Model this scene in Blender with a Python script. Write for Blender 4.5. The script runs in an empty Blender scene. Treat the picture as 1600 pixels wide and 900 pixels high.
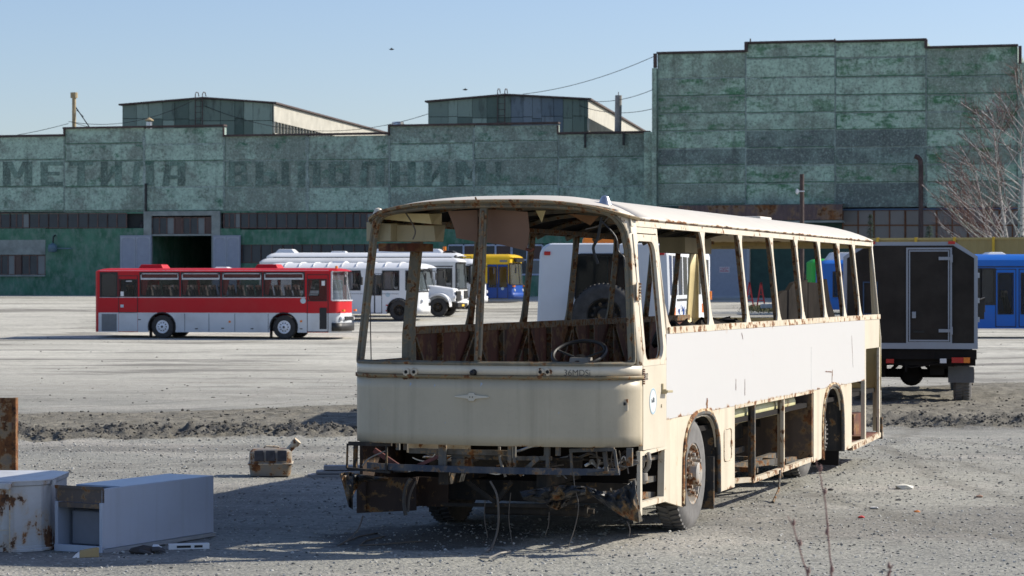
import bpy, bmesh, math, random
import numpy as np
from mathutils import Vector, Matrix, noise as mnoise
R = math.radians
random.seed(7)
rng = np.random.default_rng(11)
S = bpy.context.scene
C = S.collection

# ---------------------------------------------------------------- camera, sky, sun, exposure
F_PX, CAM_H, HOR = 3800.0, 2.25, 447.0
cd = bpy.data.cameras.new('camera'); cam = bpy.data.objects.new('camera', cd); C.objects.link(cam)
cam.location = (0, 0, CAM_H); cam.rotation_euler = (R(90), 0, 0)
cd.sensor_width = 36; cd.lens = F_PX/1600*36; cd.shift_y = -3/1600
cd.clip_start = 0.5; cd.clip_end = 3000
cd.dof.use_dof = True; cd.dof.focus_distance = 22.5; cd.dof.aperture_fstop = 8.0
S.camera = cam
SUN = Vector((0.955*math.cos(R(34)), 0.296*math.cos(R(34)), math.sin(R(34)))).normalized()
wd = bpy.data.worlds.new('World'); S.world = wd; wd.use_nodes = True
wn = wd.node_tree.nodes; wl = wd.node_tree.links
sky = wn.new('ShaderNodeTexSky'); sky.sky_type = 'NISHITA'; sky.sun_disc = False
sky.sun_elevation = R(34); sky.sun_rotation = math.atan2(0.955, 0.296)
sky.air_density = 1.0; sky.dust_density = 0.9; sky.ozone_density = 3.4; sky.altitude = 200
tint = wn.new('ShaderNodeMix'); tint.data_type = 'RGBA'; tint.blend_type = 'MULTIPLY'; tint.inputs[0].default_value = 1; tint.inputs[7].default_value = (1.04, .99, 1.05, 1)
wl.new(sky.outputs[0], tint.inputs[6]); wl.new(tint.outputs[2], wn['Background'].inputs[0]); wn['Background'].inputs[1].default_value = 0.108
sd = bpy.data.lights.new('sun', 'SUN'); sun = bpy.data.objects.new('sun', sd); C.objects.link(sun)
sd.energy = 4.9; sd.angle = R(0.55); sd.color = (1.0, 0.935, 0.82)
sun.rotation_euler = SUN.to_track_quat('Z', 'Y').to_euler(); sun.location = (40, 10, 40)
S.view_settings.view_transform = 'Standard'; S.view_settings.look = 'None'
S.view_settings.exposure = 0.36; S.view_settings.gamma = 1.0
S.render.engine = 'CYCLES'

# ---------------------------------------------------------------- helpers
def smooth(a, b, x):
    t = np.clip((np.asarray(x, float)-a)/(b-a), 0, 1); return t*t*(3-2*t)
def gz(x, y):
    r = np.interp(y, [0, 103, 112, 121, 150, 165, 190, 3000], [0, 0, .28, .6, 1.2, 1.5, 1.6, 1.6])
    b = 0.31*smooth(10, 16, x)*smooth(58, 86, y)
    return float(max(r, b)) if np.isscalar(x) else np.maximum(r, b)
def W(px, py, D):                       # a point of the place, from its bearing and distance
    return Vector(((px-800)*D/F_PX, D, CAM_H-(py-HOR)*D/F_PX))
def G(px, D):                           # a point on the ground
    x = (px-800)*D/F_PX; return Vector((x, D, gz(x, D)))

def tag(o, label=None, cat=None, group=None, kind=None):
    if label: o['label'] = label
    if cat: o['category'] = cat
    if group: o['group'] = group
    if kind: o['kind'] = kind
    return o
def thing(name, label, cat, loc=(0, 0, 0), rz=0, group=None):
    o = bpy.data.objects.new(name, None); C.objects.link(o)
    o.location = loc; o.rotation_euler = (0, 0, rz); o.empty_display_size = .3
    return tag(o, label, cat, group)

class MB:
    def __init__(s): s.v = []; s.f = []; s.m = []; s.cur = 0
    def add(s, vs, fs):
        b = len(s.v); s.v += [tuple(v) for v in vs]
        for f in fs: s.f.append(tuple(i+b for i in f)); s.m.append(s.cur)
        return s
    def box(s, x0, x1, y0, y1, z0, z1):
        vs = [(x, y, z) for z in (z0, z1) for y in (y0, y1) for x in (x0, x1)]
        return s.add(vs, [(0, 2, 3, 1), (4, 5, 7, 6), (0, 1, 5, 4), (2, 6, 7, 3), (0, 4, 6, 2), (1, 3, 7, 5)])
    def hexa(s, p):                     # 8 corners, bottom four then top four
        return s.add(p, [(0, 3, 2, 1), (4, 5, 6, 7), (0, 1, 5, 4), (1, 2, 6, 5), (2, 3, 7, 6), (3, 0, 4, 7)])
    def beam(s, a, b, w, h=None, up=(0, 0, 1)):
        a = Vector(a); b = Vector(b); h = h or w
        d = (b-a).normalized(); u = Vector(up)
        if abs(d.dot(u)) > .98: u = Vector((1, 0, 0))
        r = d.cross(u).normalized(); u = r.cross(d).normalized()
        q = [r*(-w/2)+u*(-h/2), r*(w/2)+u*(-h/2), r*(w/2)+u*(h/2), r*(-w/2)+u*(h/2)]
        return s.hexa([a+k for k in q]+[b+k for k in q])
    def tube(s, pts, r, n=8, closed=False, cap=True):
        pts = [Vector(p) for p in pts]; N = len(pts)
        rs = r if isinstance(r, (list, tuple)) else [r]*N
        b = len(s.v); prev = None
        for i, p in enumerate(pts):
            if closed: t = pts[(i+1) % N]-pts[i-1]
            else: t = pts[min(i+1, N-1)]-pts[max(i-1, 0)]
            t.normalize()
            if prev is None:
                u = Vector((0, 0, 1)) if abs(t.z) < .9 else Vector((1, 0, 0))
                u = (u-t*u.dot(t)).normalized()
            else:
                u = (prev-t*prev.dot(t)).normalized()
            prev = u; w = t.cross(u)
            for k in range(n):
                a = 2*math.pi*k/n
                s.v.append(tuple(p+(u*math.cos(a)+w*math.sin(a))*rs[i]))
        for i in range(N if closed else N-1):
            j = (i+1) % N
            for k in range(n):
                k2 = (k+1) % n
                s.f.append((b+i*n+k, b+i*n+k2, b+j*n+k2, b+j*n+k)); s.m.append(s.cur)
        if cap and not closed:
            s.f.append(tuple(b+k for k in range(n))[::-1]); s.m.append(s.cur)
            s.f.append(tuple(b+(N-1)*n+k for k in range(n))); s.m.append(s.cur)
        return s
    def cyl(s, a, b, r, n=16): return s.tube([a, b], r, n)
    def lathe(s, prof, n=32, axis='y', c=(0, 0, 0)):       # prof: (radius, along)
        b = len(s.v)
        for (r, h) in prof:
            for k in range(n):
                a = 2*math.pi*k/n; p, q = r*math.cos(a), r*math.sin(a)
                v = {'y': (p, h, q), 'z': (p, q, h), 'x': (h, p, q)}[axis]
                s.v.append((v[0]+c[0], v[1]+c[1], v[2]+c[2]))
        for i in range(len(prof)-1):
            for k in range(n):
                k2 = (k+1) % n
                s.f.append((b+i*n+k, b+i*n+k2, b+(i+1)*n+k2, b+(i+1)*n+k)); s.m.append(s.cur)
        return s
    def grid(s, rows):                   # rows of equal length
        n = len(rows[0]); b = len(s.v)
        for r in rows: s.v += [tuple(p) for p in r]
        for i in range(len(rows)-1):
            for j in range(n-1):
                s.f.append((b+i*n+j, b+i*n+j+1, b+(i+1)*n+j+1, b+(i+1)*n+j)); s.m.append(s.cur)
        return s
    def prism(s, pts, off):              # polygon pts + offset vector
        n = len(pts); off = Vector(off); pts = [Vector(p) for p in pts]
        fs = [tuple(range(n))[::-1], tuple(range(n, 2*n))]
        fs += [(i, (i+1) % n, (i+1) % n+n, i+n) for i in range(n)]
        return s.add(pts+[p+off for p in pts], fs)
    def build(s, name, mat, parent=None, smooth_=False, solid=0, bevel=0, jitter=0):
        me = bpy.data.meshes.new(name)
        v = s.v
        if jitter: v = [tuple(c+random.uniform(-jitter, jitter) for c in p) for p in v]
        me.from_pydata(v, [], s.f)
        mats = mat if isinstance(mat, (list, tuple)) else [mat]
        for m in mats: me.materials.append(m)
        if len(mats) > 1: me.polygons.foreach_set('material_index', s.m)
        bm = bmesh.new(); bm.from_mesh(me)
        bmesh.ops.recalc_face_normals(bm, faces=bm.faces); bm.to_mesh(me); bm.free()
        if smooth_:
            me.polygons.foreach_set('use_smooth', [True]*len(me.polygons))
            try: me.set_sharp_from_angle(angle=R(38))
            except Exception: pass
        o = bpy.data.objects.new(name, me); C.objects.link(o)
        if parent: o.parent = parent
        if solid:
            m = o.modifiers.new('solid', 'SOLIDIFY'); m.thickness = solid; m.offset = 0
        if bevel:
            m = o.modifiers.new('bevel', 'BEVEL'); m.width = bevel; m.segments = 2; m.limit_method = 'ANGLE'; m.angle_limit = R(35)
        return o

def rrect(x0, x1, z0, z1, r, n=5):
    r = min(r, (x1-x0)/2-1e-4, (z1-z0)/2-1e-4); out = []
    for cx, cz, a0 in ((x1-r, z1-r, 0), (x0+r, z1-r, 90), (x0+r, z0+r, 180), (x1-r, z0+r, 270)):
        for k in range(n+1):
            a = R(a0+90*k/n); out.append((cx+r*math.cos(a), cz+r*math.sin(a)))
    return out
def ring(mb, outer, inner, r, y0, y1, fy=lambda z: 0, n=5):
    """flat ring in the x-z plane: plain outer rectangle, inner rounded rectangle, thickness y0..y1"""
    ix = rrect(*inner, r, n); x0, x1, z0, z1 = outer
    cx, cz = (inner[0]+inner[1])/2, (inner[2]+inner[3])/2
    ou = []
    m = n+1
    for q in range(4):
        cor = ((x1, z1), (x0, z1), (x0, z0), (x1, z0))[q]
        for k in range(m):
            p = ix[q*m+k]
            if k*2 == n or (n % 2 and k in (n//2, n//2+1)): ou.append(cor)
            else:
                first = k < n/2
                if q == 0: o = (x1, p[1]) if first else (p[0], z1)
                elif q == 1: o = (p[0], z1) if first else (x0, p[1])
                elif q == 2: o = (x0, p[1]) if first else (p[0], z0)
                else: o = (p[0], z0) if first else (x1, p[1])
                ou.append(o)
    N = len(ix); vs = []
    for y in (y0, y1):
        for (x, z) in ou: vs.append((x, y+fy(z), z))
        for (x, z) in ix: vs.append((x, y+fy(z), z))
    fs = []
    for i in range(N):
        j = (i+1) % N
        fs += [(i, j, N+j, N+i), (2*N+i, 3*N+i, 3*N+j, 2*N+j), (N+i, N+j, 3*N+j, 3*N+i), (i, 2*N+i, 2*N+j, j)]
    return mb.add(vs, fs)

# ---------------------------------------------------------------- materials
class NT:
    def __init__(s, name):
        s.m = bpy.data.materials.new(name); s.m.use_nodes = True
        s.n = s.m.node_tree.nodes; s.l = s.m.node_tree.links
        s.b = s.n['Principled BSDF']; s.tc = s.n.new('ShaderNodeTexCoord')
    def put(s, sock, v):
        if v is None: return
        if hasattr(v, 'is_linked') or hasattr(v, 'links'): s.l.new(v, sock)
        elif isinstance(v, (tuple, list)) and len(v) == 3 and sock.type == 'RGBA': sock.default_value = (*v, 1)
        else: sock.default_value = v
    def obj(s): return s.tc.outputs['Object']
    def mapping(s, scale=(1, 1, 1), vec=None, loc=(0, 0, 0)):
        k = s.n.new('ShaderNodeMapping'); s.l.new(vec or s.obj(), k.inputs[0])
        k.inputs['Scale'].default_value = scale; k.inputs['Location'].default_value = loc; return k.outputs[0]
    def noise(s, scale=5, detail=4, rough=.55, vec=None, dist=0):
        k = s.n.new('ShaderNodeTexNoise'); s.l.new(vec or s.obj(), k.inputs['Vector'])
        k.inputs['Scale'].default_value = scale; k.inputs['Detail'].default_value = detail
        k.inputs['Roughness'].default_value = rough; k.inputs['Distortion'].default_value = dist
        return k.outputs['Fac']
    def voro(s, scale=5, vec=None, out='Distance', feature='F1', rand=1):
        k = s.n.new('ShaderNodeTexVoronoi'); k.feature = feature; s.l.new(vec or s.obj(), k.inputs['Vector'])
        k.inputs['Scale'].default_value = scale; k.inputs['Randomness'].default_value = rand; return k.outputs[out]
    def ramp(s, fac, a, b):             # linear 0..1 between a and b
        k = s.n.new('ShaderNodeMapRange'); s.l.new(fac, k.inputs[0]); k.clamp = True
        k.inputs[1].default_value = a; k.inputs[2].default_value = b; return k.outputs[0]
    def math(s, op, a, b=0.0, c=None):
        k = s.n.new('ShaderNodeMath'); k.operation = op; s.put(k.inputs[0], a); s.put(k.inputs[1], b)
        if c is not None: s.put(k.inputs[2], c)
        return k.outputs[0]
    def mix(s, f, a, b, mode='MIX'):
        k = s.n.new('ShaderNodeMix'); k.data_type = 'RGBA'; k.blend_type = mode
        s.put(k.inputs[0], f); s.put(k.inputs[6], a); s.put(k.inputs[7], b); return k.outputs[2]
    def xyz(s, vec=None):
        k = s.n.new('ShaderNodeSeparateXYZ'); s.l.new(vec or s.obj(), k.inputs[0]); return k.outputs
    def geo(s, o): k = s.n.new('ShaderNodeNewGeometry'); return k.outputs[o]
    def orand(s): k = s.n.new('ShaderNodeObjectInfo'); return k.outputs['Random']
    def bump(s, h, strength=.3, dist=.02):
        k = s.n.new('ShaderNodeBump'); s.l.new(h, k.inputs['Height'])
        k.inputs['Strength'].default_value = strength; k.inputs['Distance'].default_value = dist
        s.l.new(k.outputs[0], s.b.inputs['Normal'])
    def set(s, **kw):
        mp = dict(color='Base Color', rough='Roughness', metal='Metallic', spec='Specular IOR Level', alpha='Alpha', trans='Transmission Weight', coat='Coat Weight')
        for k, v in kw.items(): s.put(s.b.inputs[mp[k]], v)
        return s.m

def plain(name, col, rough=.6, metal=0, var=.12, scale=4, spec=.5):
    t = NT(name); n = t.noise(scale, 5, .6)
    a = tuple(c*(1-var) for c in col); b = tuple(min(1, c*(1+var)) for c in col)
    return t.set(color=t.mix(t.ramp(n, .3, .7), a, b), rough=rough, metal=metal, spec=spec)
RUST_A, RUST_B, RUST_C = (.085, .034, .017), (.30, .125, .04), (.032, .018, .012)
def rusty_paint(name, base, rust=.5, scale=7, rough=.5, bands=(), streak=0, dirt=.2, dirtcol=(.16, .13, .09), spec=.5):
    """old paint: rust=0 none .. 1 all; bands=(z, halfwidth, strength) where rust gathers"""
    t = NT(name); n1 = t.noise(scale, 8, .65); n2 = t.noise(scale*3.1, 6, .7)
    lo = 0.78-.5*rust
    amt = n1
    if bands:
        z = t.xyz()[2]
        for (zc, hw, st) in bands:
            d = t.math('ABSOLUTE', t.math('SUBTRACT', z, zc))
            k = t.math('MULTIPLY', t.math('SUBTRACT', 1.0, t.ramp(d, 0, hw)), st)
            amt = t.math('ADD', amt, k)
    if streak:
        sn = t.noise(3, 5, .6, t.mapping((4, 4, .35)))
        amt = t.math('ADD', amt, t.math('MULTIPLY', t.math('SUBTRACT', sn, .5), streak))
    m = t.ramp(amt, lo, lo+.035)
    halo = t.ramp(amt, lo-.07, lo+.02)
    rc = t.mix(t.ramp(n2, .35, .7), RUST_A, RUST_B)
    rc = t.mix(t.ramp(t.noise(scale*1.7, 4, .6), .52, .66), rc, RUST_C)
    d = t.ramp(t.noise(1.6, 6, .65), .42, .75)
    b2 = t.mix(t.math('MULTIPLY', d, dirt), base, dirtcol)
    b2 = t.mix(t.math('MULTIPLY', t.ramp(t.noise(40, 3, .6), .6, .75), dirt*.6), b2, dirtcol)
    b2 = t.mix(t.math('MULTIPLY', t.ramp(t.noise(2.5, 5, .6, t.mapping((3, 3, .12))), .50, .72), dirt*1.1), b2, dirtcol)
    c = t.mix(t.math('MULTIPLY', halo, .45), b2, (.45, .27, .1))
    c = t.mix(m, c, rc)
    t.bump(t.math('SUBTRACT', t.math('MULTIPLY', n2, m), t.math('SUBTRACT', t.math('MULTIPLY', m, .5), t.math('MULTIPLY', t.noise(1.9, 3, .5), 1.6))), .35, .009)
    return t.set(color=c, rough=t.math('ADD', t.math('MULTIPLY', m, .35), rough), spec=spec)

def coachpaint(name, col, dirt=.15, rough=.3, wobble=.05):
    t = NT(name); n = t.noise(.9, 6, .6); z = t.xyz()[2]
    low = t.math('MULTIPLY', t.math('SUBTRACT', 1.0, t.ramp(z, .3, 1.1)), .35)
    f = t.math('MULTIPLY', t.math('ADD', t.ramp(n, .45, .8), low), dirt)
    t.bump(t.noise(1.3, 2, .4), wobble, .05)
    return t.set(color=t.mix(f, col, (.2, .17, .13)), rough=t.math('ADD', t.math('MULTIPLY', n, .2), rough+.05), coat=.0, spec=.35)

def glassmat(name, tint=(.02, .025, .03), alpha=.75, rough=.04):
    t = NT(name); n = t.noise(2, 3, .5)
    t.bump(t.noise(.8, 2, .4), .04, .05)
    return t.set(color=t.mix(n, tint, tuple(c*1.8 for c in tint)), rough=rough, alpha=alpha, spec=.6)

M = {}
M['cream'] = rusty_paint('cream body paint', (.64, .575, .455), rust=.16, scale=6, rough=.38, dirt=.16, streak=.12)
M['cream_lower'] = rusty_paint('cream paint rusting at its edges', (.66, .585, .455), rust=.14, scale=6, rough=.45, bands=((1.09, .1, .2), (.26, .07, .25)), dirt=.22, streak=.2)
M['cream_rust'] = rusty_paint('flaking cream paint', (.62, .545, .42), rust=.48, scale=9, rough=.6, dirt=.35)
M['cream_flake'] = rusty_paint('cream paint with rust nibbled edges', (.66, .59, .47), rust=.33, scale=11, rough=.5, dirt=.2)
M['cream_trim'] = rusty_paint('old trim strip', (.22, .165, .08), rust=.5, scale=14, rough=.6, dirt=.6)
M['frame_rust'] = rusty_paint('rusty window frame', (.16, .125, .085), rust=.55, scale=12, rough=.75, dirt=.7, dirtcol=(.06, .045, .03))
M['frame_green'] = rusty_paint('worn grey green frame paint', (.19, .17, .12), rust=.42, scale=13, rough=.65, dirt=.8, dirtcol=(.07, .055, .04))
M['hide_brown'] = rusty_paint('bare rusty sheet', (.14, .042, .022), rust=.4, scale=3.2, rough=.8, dirt=.8, dirtcol=(.018, .012, .01))
M['sheet_white'] = rusty_paint('white painted sheet', (.525, .52, .515), rust=.07, scale=4.5, rough=.5, bands=((1.07, .055, .24), (1.83, .05, .12)), dirt=.05, dirtcol=(.5, .5, .48))
M['roof'] = rusty_paint('chalky cream roof paint', (.62, .575, .495), rust=.1, scale=4, rough=.55, bands=((2.82, .045, .3),), dirt=.1)
M['dark_metal'] = rusty_paint('grimy underframe metal', (.028, .028, .028), rust=.3, scale=8, rough=.85, spec=.2, dirt=.6, dirtcol=(.1, .08, .06))
M['grey_metal'] = rusty_paint('grey painted chassis steel', (.12, .12, .115), rust=.42, scale=9, rough=.75, dirt=.8, dirtcol=(.05,.04,.03), spec=.25)
M['blue_metal'] = rusty_paint('dark blue painted bar', (.025, .04, .07), rust=.36, scale=8, rough=.5, dirt=.4, spec=.35, dirtcol=(.2, .18, .15))
M['torn'] = rusty_paint('torn black sheet with bright rust', (.02, .024, .03), rust=.4, scale=5, rough=.5, dirt=.3, spec=.35)
M['rubber'] = plain('dusty tyre rubber', (.045, .043, .042), .85, var=.35, scale=9)
M['rubber_grey'] = plain('tyre sidewall grey with dust', (.15, .145, .14), .9, var=.25, scale=7)
M['rim_rust'] = rusty_paint('rust speckled rim', (.34, .32, .29), rust=.5, scale=10, rough=.6, dirt=.4)
M['black'] = plain('black plastic', (.012, .012, .013), .5)
M['dark'] = plain('near black surface', (.018, .016, .015), .9, spec=.15)  # plain near black, for inner parts, undersides and rags
M['card'] = plain('brown fibreboard', (.20, .115, .075), .9, var=.1, scale=2)
M['box_cream'] = rusty_paint('yellowed cream box', (.42, .36, .22), rust=.1, scale=6, rough=.5, dirt=.25)
M['yellow_in'] = rusty_paint('inner cream yellow panel', (.70, .58, .30), rust=.2, scale=7, rough=.5, dirt=.2)
M['chrome'] = plain('dull chrome', (.55, .55, .55), .3, metal=.9)
M['white_metal'] = plain('white enamel', (.75, .75, .75), .35, var=.04)
M['lens_red'] = plain('red lens', (.5, .015, .012), .25)
M['lens_orange'] = plain('orange lens', (.8, .22, .02), .25)
M['glass_dark'] = glassmat('dark coach glass')
M['glass_tint'] = glassmat('tinted window glass', (.02, .025, .025), .26)
M['glass_clear'] = glassmat('clear windscreen glass', (.10, .12, .13), .42)
M['glass_old'] = glassmat('dusty factory glass', (.05, .06, .065), 1.0, .25)
M['wire'] = plain('wire', (.12, .10, .08), .7)
M['hose'] = plain('pale cracked hose', (.27, .25, .22), .8)
M['ink'] = plain('black stencil paint', (.07, .065, .06), .7)
M['badge_blue'] = plain('pale blue badge', (.45, .55, .6), .6)

def text_mesh(txt, w, h, bold=.0, depth=.004):
    """flat lettering mesh in the x-y plane scaled to w x h, origin lower left"""
    cu = bpy.data.curves.new('lettering', 'FONT'); cu.body = txt; cu.size = 1; cu.offset = bold; cu.extrude = 0
    o = bpy.data.objects.new('lettering_tmp', cu); C.objects.link(o)
    dg = bpy.context.evaluated_depsgraph_get(); me = bpy.data.meshes.new_from_object(o.evaluated_get(dg))
    bpy.data.objects.remove(o)
    v = np.array([tuple(p.co) for p in me.vertices]); 
    mn, mx = v.min(0), v.max(0)
    v[:, 0] = (v[:, 0]-mn[0])/max(1e-6, mx[0]-mn[0])*w; v[:, 1] = (v[:, 1]-mn[1])/max(1e-6, mx[1]-mn[1])*h
    fs = [tuple(p.vertices) for p in me.polygons]
    bpy.data.meshes.remove(me)
    return [(a, b) for a, b, _ in v], fs
# ---------------------------------------------------------------- ground
def fan_rows():
    ys = [4.0]
    while ys[-1] < 16: ys.append(ys[-1]*1.02)
    while ys[-1] < 62: ys.append(ys[-1]*1.0026)
    while ys[-1] < 230: ys.append(ys[-1]*1.012)
    while ys[-1] < 2500: ys.append(ys[-1]*1.2)
    return np.array([-60, -20, 0, 2]+ys)
def soil_mask(X, Y):
    wob = np.sin(X*1.3)*.3+np.sin(X*3.1+1)*.18+np.sin(X*.45)*.4
    near = 36.7+.22*X+wob*.7; far = 48.2+.72*X+wob
    far = np.maximum(far, near+2.5)
    return smooth(-.25, .35, Y-near)*(1-smooth(-1.4, 1.0, Y-far)), (Y-near)
def vnoise(X, Y, s, seed=0):
    """cheap value noise, numpy"""
    x = X*s; y = Y*s; xi = np.floor(x).astype(np.int64); yi = np.floor(y).astype(np.int64)
    fx = x-xi; fy = y-yi; fx = fx*fx*(3-2*fx); fy = fy*fy*(3-2*fy)
    def h(a, b):
        n = (a*374761393+b*668265263+seed*2147483647) & 0xffffffff
        n = ((n ^ (n >> 13))*1274126177) & 0xffffffff
        return ((n ^ (n >> 16)) & 0xffff)/65535.0
    return (h(xi, yi)*(1-fx)+h(xi+1, yi)*fx)*(1-fy)+(h(xi, yi+1)*(1-fx)+h(xi+1, yi+1)*fx)*fy
ys = fan_rows()
tt = np.concatenate([[-30, -8, -3, -1.2, -.6], np.linspace(-.34, .34, 520), [.6, 1.2, 3, 8, 30]])
XX = tt[None, :]*np.maximum(ys, 12)[:, None]; YY = np.repeat(ys[:, None], len(tt), 1)
ZZ = gz(XX, YY)
sm, dn = soil_mask(XX, YY)
inner = (np.abs(tt)[None, :] <= .34) & (YY > 10) & (YY < 64)
ridge = np.exp(-((dn-1.1)/.9)**2)
clod = (vnoise(XX, YY, 6, 1)-.5)*.12+(vnoise(XX, YY, 13, 2)-.5)*.10+(vnoise(XX, YY, 2.2, 3)-.4)*.10
ZZ = ZZ+np.where(inner, sm*(clod*(.3+1.0*ridge)+.04+.05*ridge), 0)
ZZ = ZZ+np.where(inner, (vnoise(XX, YY, .8, 5)-.5)*.03+(vnoise(XX, YY, 4, 6)-.5)*.008, 0)
verts = np.stack([XX, YY, ZZ], -1).reshape(-1, 3)
nr, nc = XX.shape
idx = np.arange(nr*nc).reshape(nr, nc)
quads = np.stack([idx[:-1, :-1], idx[:-1, 1:], idx[1:, 1:], idx[1:, :-1]], -1).reshape(-1, 4)
def np_mesh(name, verts, faces, mat, smooth_=True, parent=None):
    me = bpy.data.meshes.new(name); k = faces.shape[1]
    me.vertices.add(len(verts)); me.vertices.foreach_set('co', verts.astype(np.float32).ravel())
    me.loops.add(faces.size); me.loops.foreach_set('vertex_index', faces.astype(np.int32).ravel())
    me.polygons.add(len(faces)); me.polygons.foreach_set('loop_start', np.arange(0, faces.size, k, dtype=np.int32))
    me.polygons.foreach_set('loop_total', np.full(len(faces), k, np.int32))
    me.polygons.foreach_set('use_smooth', np.full(len(faces), smooth_))
    me.update(calc_edges=True); me.materials.append(mat)
    o = bpy.data.objects.new(name, me); C.objects.link(o)
    if parent: o.parent = parent
    return o
def ground_mat():
    t = NT('gravel yard'); P = t.obj()
    big = t.noise(.05, 5, .6, t.mapping((1, 1.0, 1)))
    mid = t.noise(.45, 6, .65, t.mapping((.6, 1.2, 1), loc=(3, 7, 0)))
    fine = t.noise(9, 6, .75); vf = t.noise(45, 3, .8)
    base = t.mix(t.ramp(mid, .35, .68), (.335, .328, .285), (.21, .21, .19))
    base = t.mix(t.math('MULTIPLY', t.ramp(big, .42, .62), .5), base, (.40, .39, .335))
    pale = t.ramp(t.noise(.55, 7, .72, t.mapping((.5, 1, 1), loc=(20, 3, 0))), .51, .60)
    base = t.mix(t.math('MULTIPLY', pale, .7), base, (.40, .375, .33))
    damp = t.ramp(t.noise(.16, 6, .68, t.mapping((.5, 1, 1), loc=(9, 31, 0))), .50, .57)
    base = t.mix(t.math('MULTIPLY', damp, .55), base, (.13, .12, .105))
    base = t.mix(t.math('MULTIPLY', t.ramp(fine, .48, .66), .7), base, (.11, .112, .105))
    st = t.voro(26, out='Distance'); st2 = t.voro(11, out='Distance')
    cr = t.voro(26, out='Color'); kk = t.xyz(cr)[0]
    stone = t.math('MULTIPLY', t.math('LESS_THAN', st, .36), t.math('GREATER_THAN', kk, .45))
    base = t.mix(t.math('MULTIPLY', stone, .75), base, t.mix(t.xyz(cr)[1], (.09, .09, .092), (.48, .46, .42)))
    P2 = t.xyz()
    for (ax, ay, ar, aw) in ((-14, 52, 9, .18), (-14, 52, 11, .18), (30, 30, 27, .16), (30, 30, 25, .16), (-30, 95, 34, .3), (-30, 95, 31.8, .3), (12, 110, 40, .3), (12, 110, 37.8, .3), (-25, 25, 33, .12), (-25, 25, 31.2, .12)):
        q = t.math('SQRT', t.math('ADD', t.math('POWER', t.math('SUBTRACT', P2[0], ax), 2.0), t.math('POWER', t.math('SUBTRACT', P2[1], ay), 2.0)))
        w_ = t.math('SUBTRACT', 1.0, t.ramp(t.math('ABSOLUTE', t.math('SUBTRACT', t.math('ADD', q, t.math('MULTIPLY', mid, 1.2)), ar+.6)), aw*.5, aw*1.3))
        base = t.mix(t.math('MULTIPLY', t.math('MULTIPLY', w_, t.ramp(fine, .3, .6)), .55), base, (.13, .122, .10))
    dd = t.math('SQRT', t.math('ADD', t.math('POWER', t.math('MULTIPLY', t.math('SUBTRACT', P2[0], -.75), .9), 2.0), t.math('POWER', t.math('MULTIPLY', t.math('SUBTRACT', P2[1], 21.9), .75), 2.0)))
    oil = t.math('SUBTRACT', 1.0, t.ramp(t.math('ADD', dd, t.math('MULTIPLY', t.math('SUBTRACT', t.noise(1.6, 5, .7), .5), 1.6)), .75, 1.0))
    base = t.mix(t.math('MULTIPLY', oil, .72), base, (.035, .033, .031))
    at = t.n.new('ShaderNodeAttribute'); at.attribute_name = 'soil'
    sm = t.ramp(t.math('ADD', at.outputs['Fac'], t.math('MULTIPLY', t.math('SUBTRACT', t.noise(1.7, 6, .7), .5), .7)), .38, .6)
    soil = t.mix(t.ramp(t.noise(3.5, 6, .7), .35, .65), (.105, .098, .078), (.25, .23, .185))
    at2 = t.n.new('ShaderNodeAttribute'); at2.attribute_name = 'churn'
    soil = t.mix(t.math('MULTIPLY', at2.outputs['Fac'], .75), soil, t.mix(fine, (.05, .048, .044), (.11, .105, .095)))
    base = t.mix(sm, base, soil)
    yy = t.xyz()[1]
    far = t.ramp(yy, 40, 70)
    pv = t.ramp(t.noise(.22, 5, .6, t.mapping((.5, 1.0, 1), loc=(2, 40, 0))), .3, .7)
    farc = t.mix(pv, (.40, .385, .33), (.62, .60, .52))
    farc = t.mix(t.math('MULTIPLY', t.ramp(t.noise(.11, 7, .7, t.mapping((.6, 1, 1), loc=(15, 8, 0))), .55, .60), .6), farc, (.15, .14, .12))
    farc = t.mix(t.math('MULTIPLY', t.ramp(t.noise(.3, 7, .72, t.mapping((.3, 1, 1), loc=(5, 80, 0))), .53, .60), .72), farc, (.12, .112, .098))
    farc = t.mix(t.math('MULTIPLY', t.ramp(t.noise(3.5, 7, .85), .47, .62), .5), farc, (.17, .16, .14))
    base = t.mix(t.math('MULTIPLY', far, t.math('SUBTRACT', 1.0, sm)), base, farc)
    h = t.math('ADD', t.math('MULTIPLY', fine, .6), t.math('ADD', t.math('MULTIPLY', t.math('SUBTRACT', .6, st), .35), t.math('MULTIPLY', vf, .25)))
    t.bump(h, .8, .035)
    return t.set(color=base, rough=.93, spec=.25)
M['ground'] = ground_mat()
g = np_mesh('ground', verts, quads, M['ground']); tag(g, kind='structure', label='grey gravel yard with a churned dark soil strip')
a = g.data.attributes.new('soil', 'FLOAT', 'POINT'); a.data.foreach_set('value', sm.astype(np.float32).ravel())
a = g.data.attributes.new('churn', 'FLOAT', 'POINT'); a.data.foreach_set('value', (ridge*sm).astype(np.float32).ravel())

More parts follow.
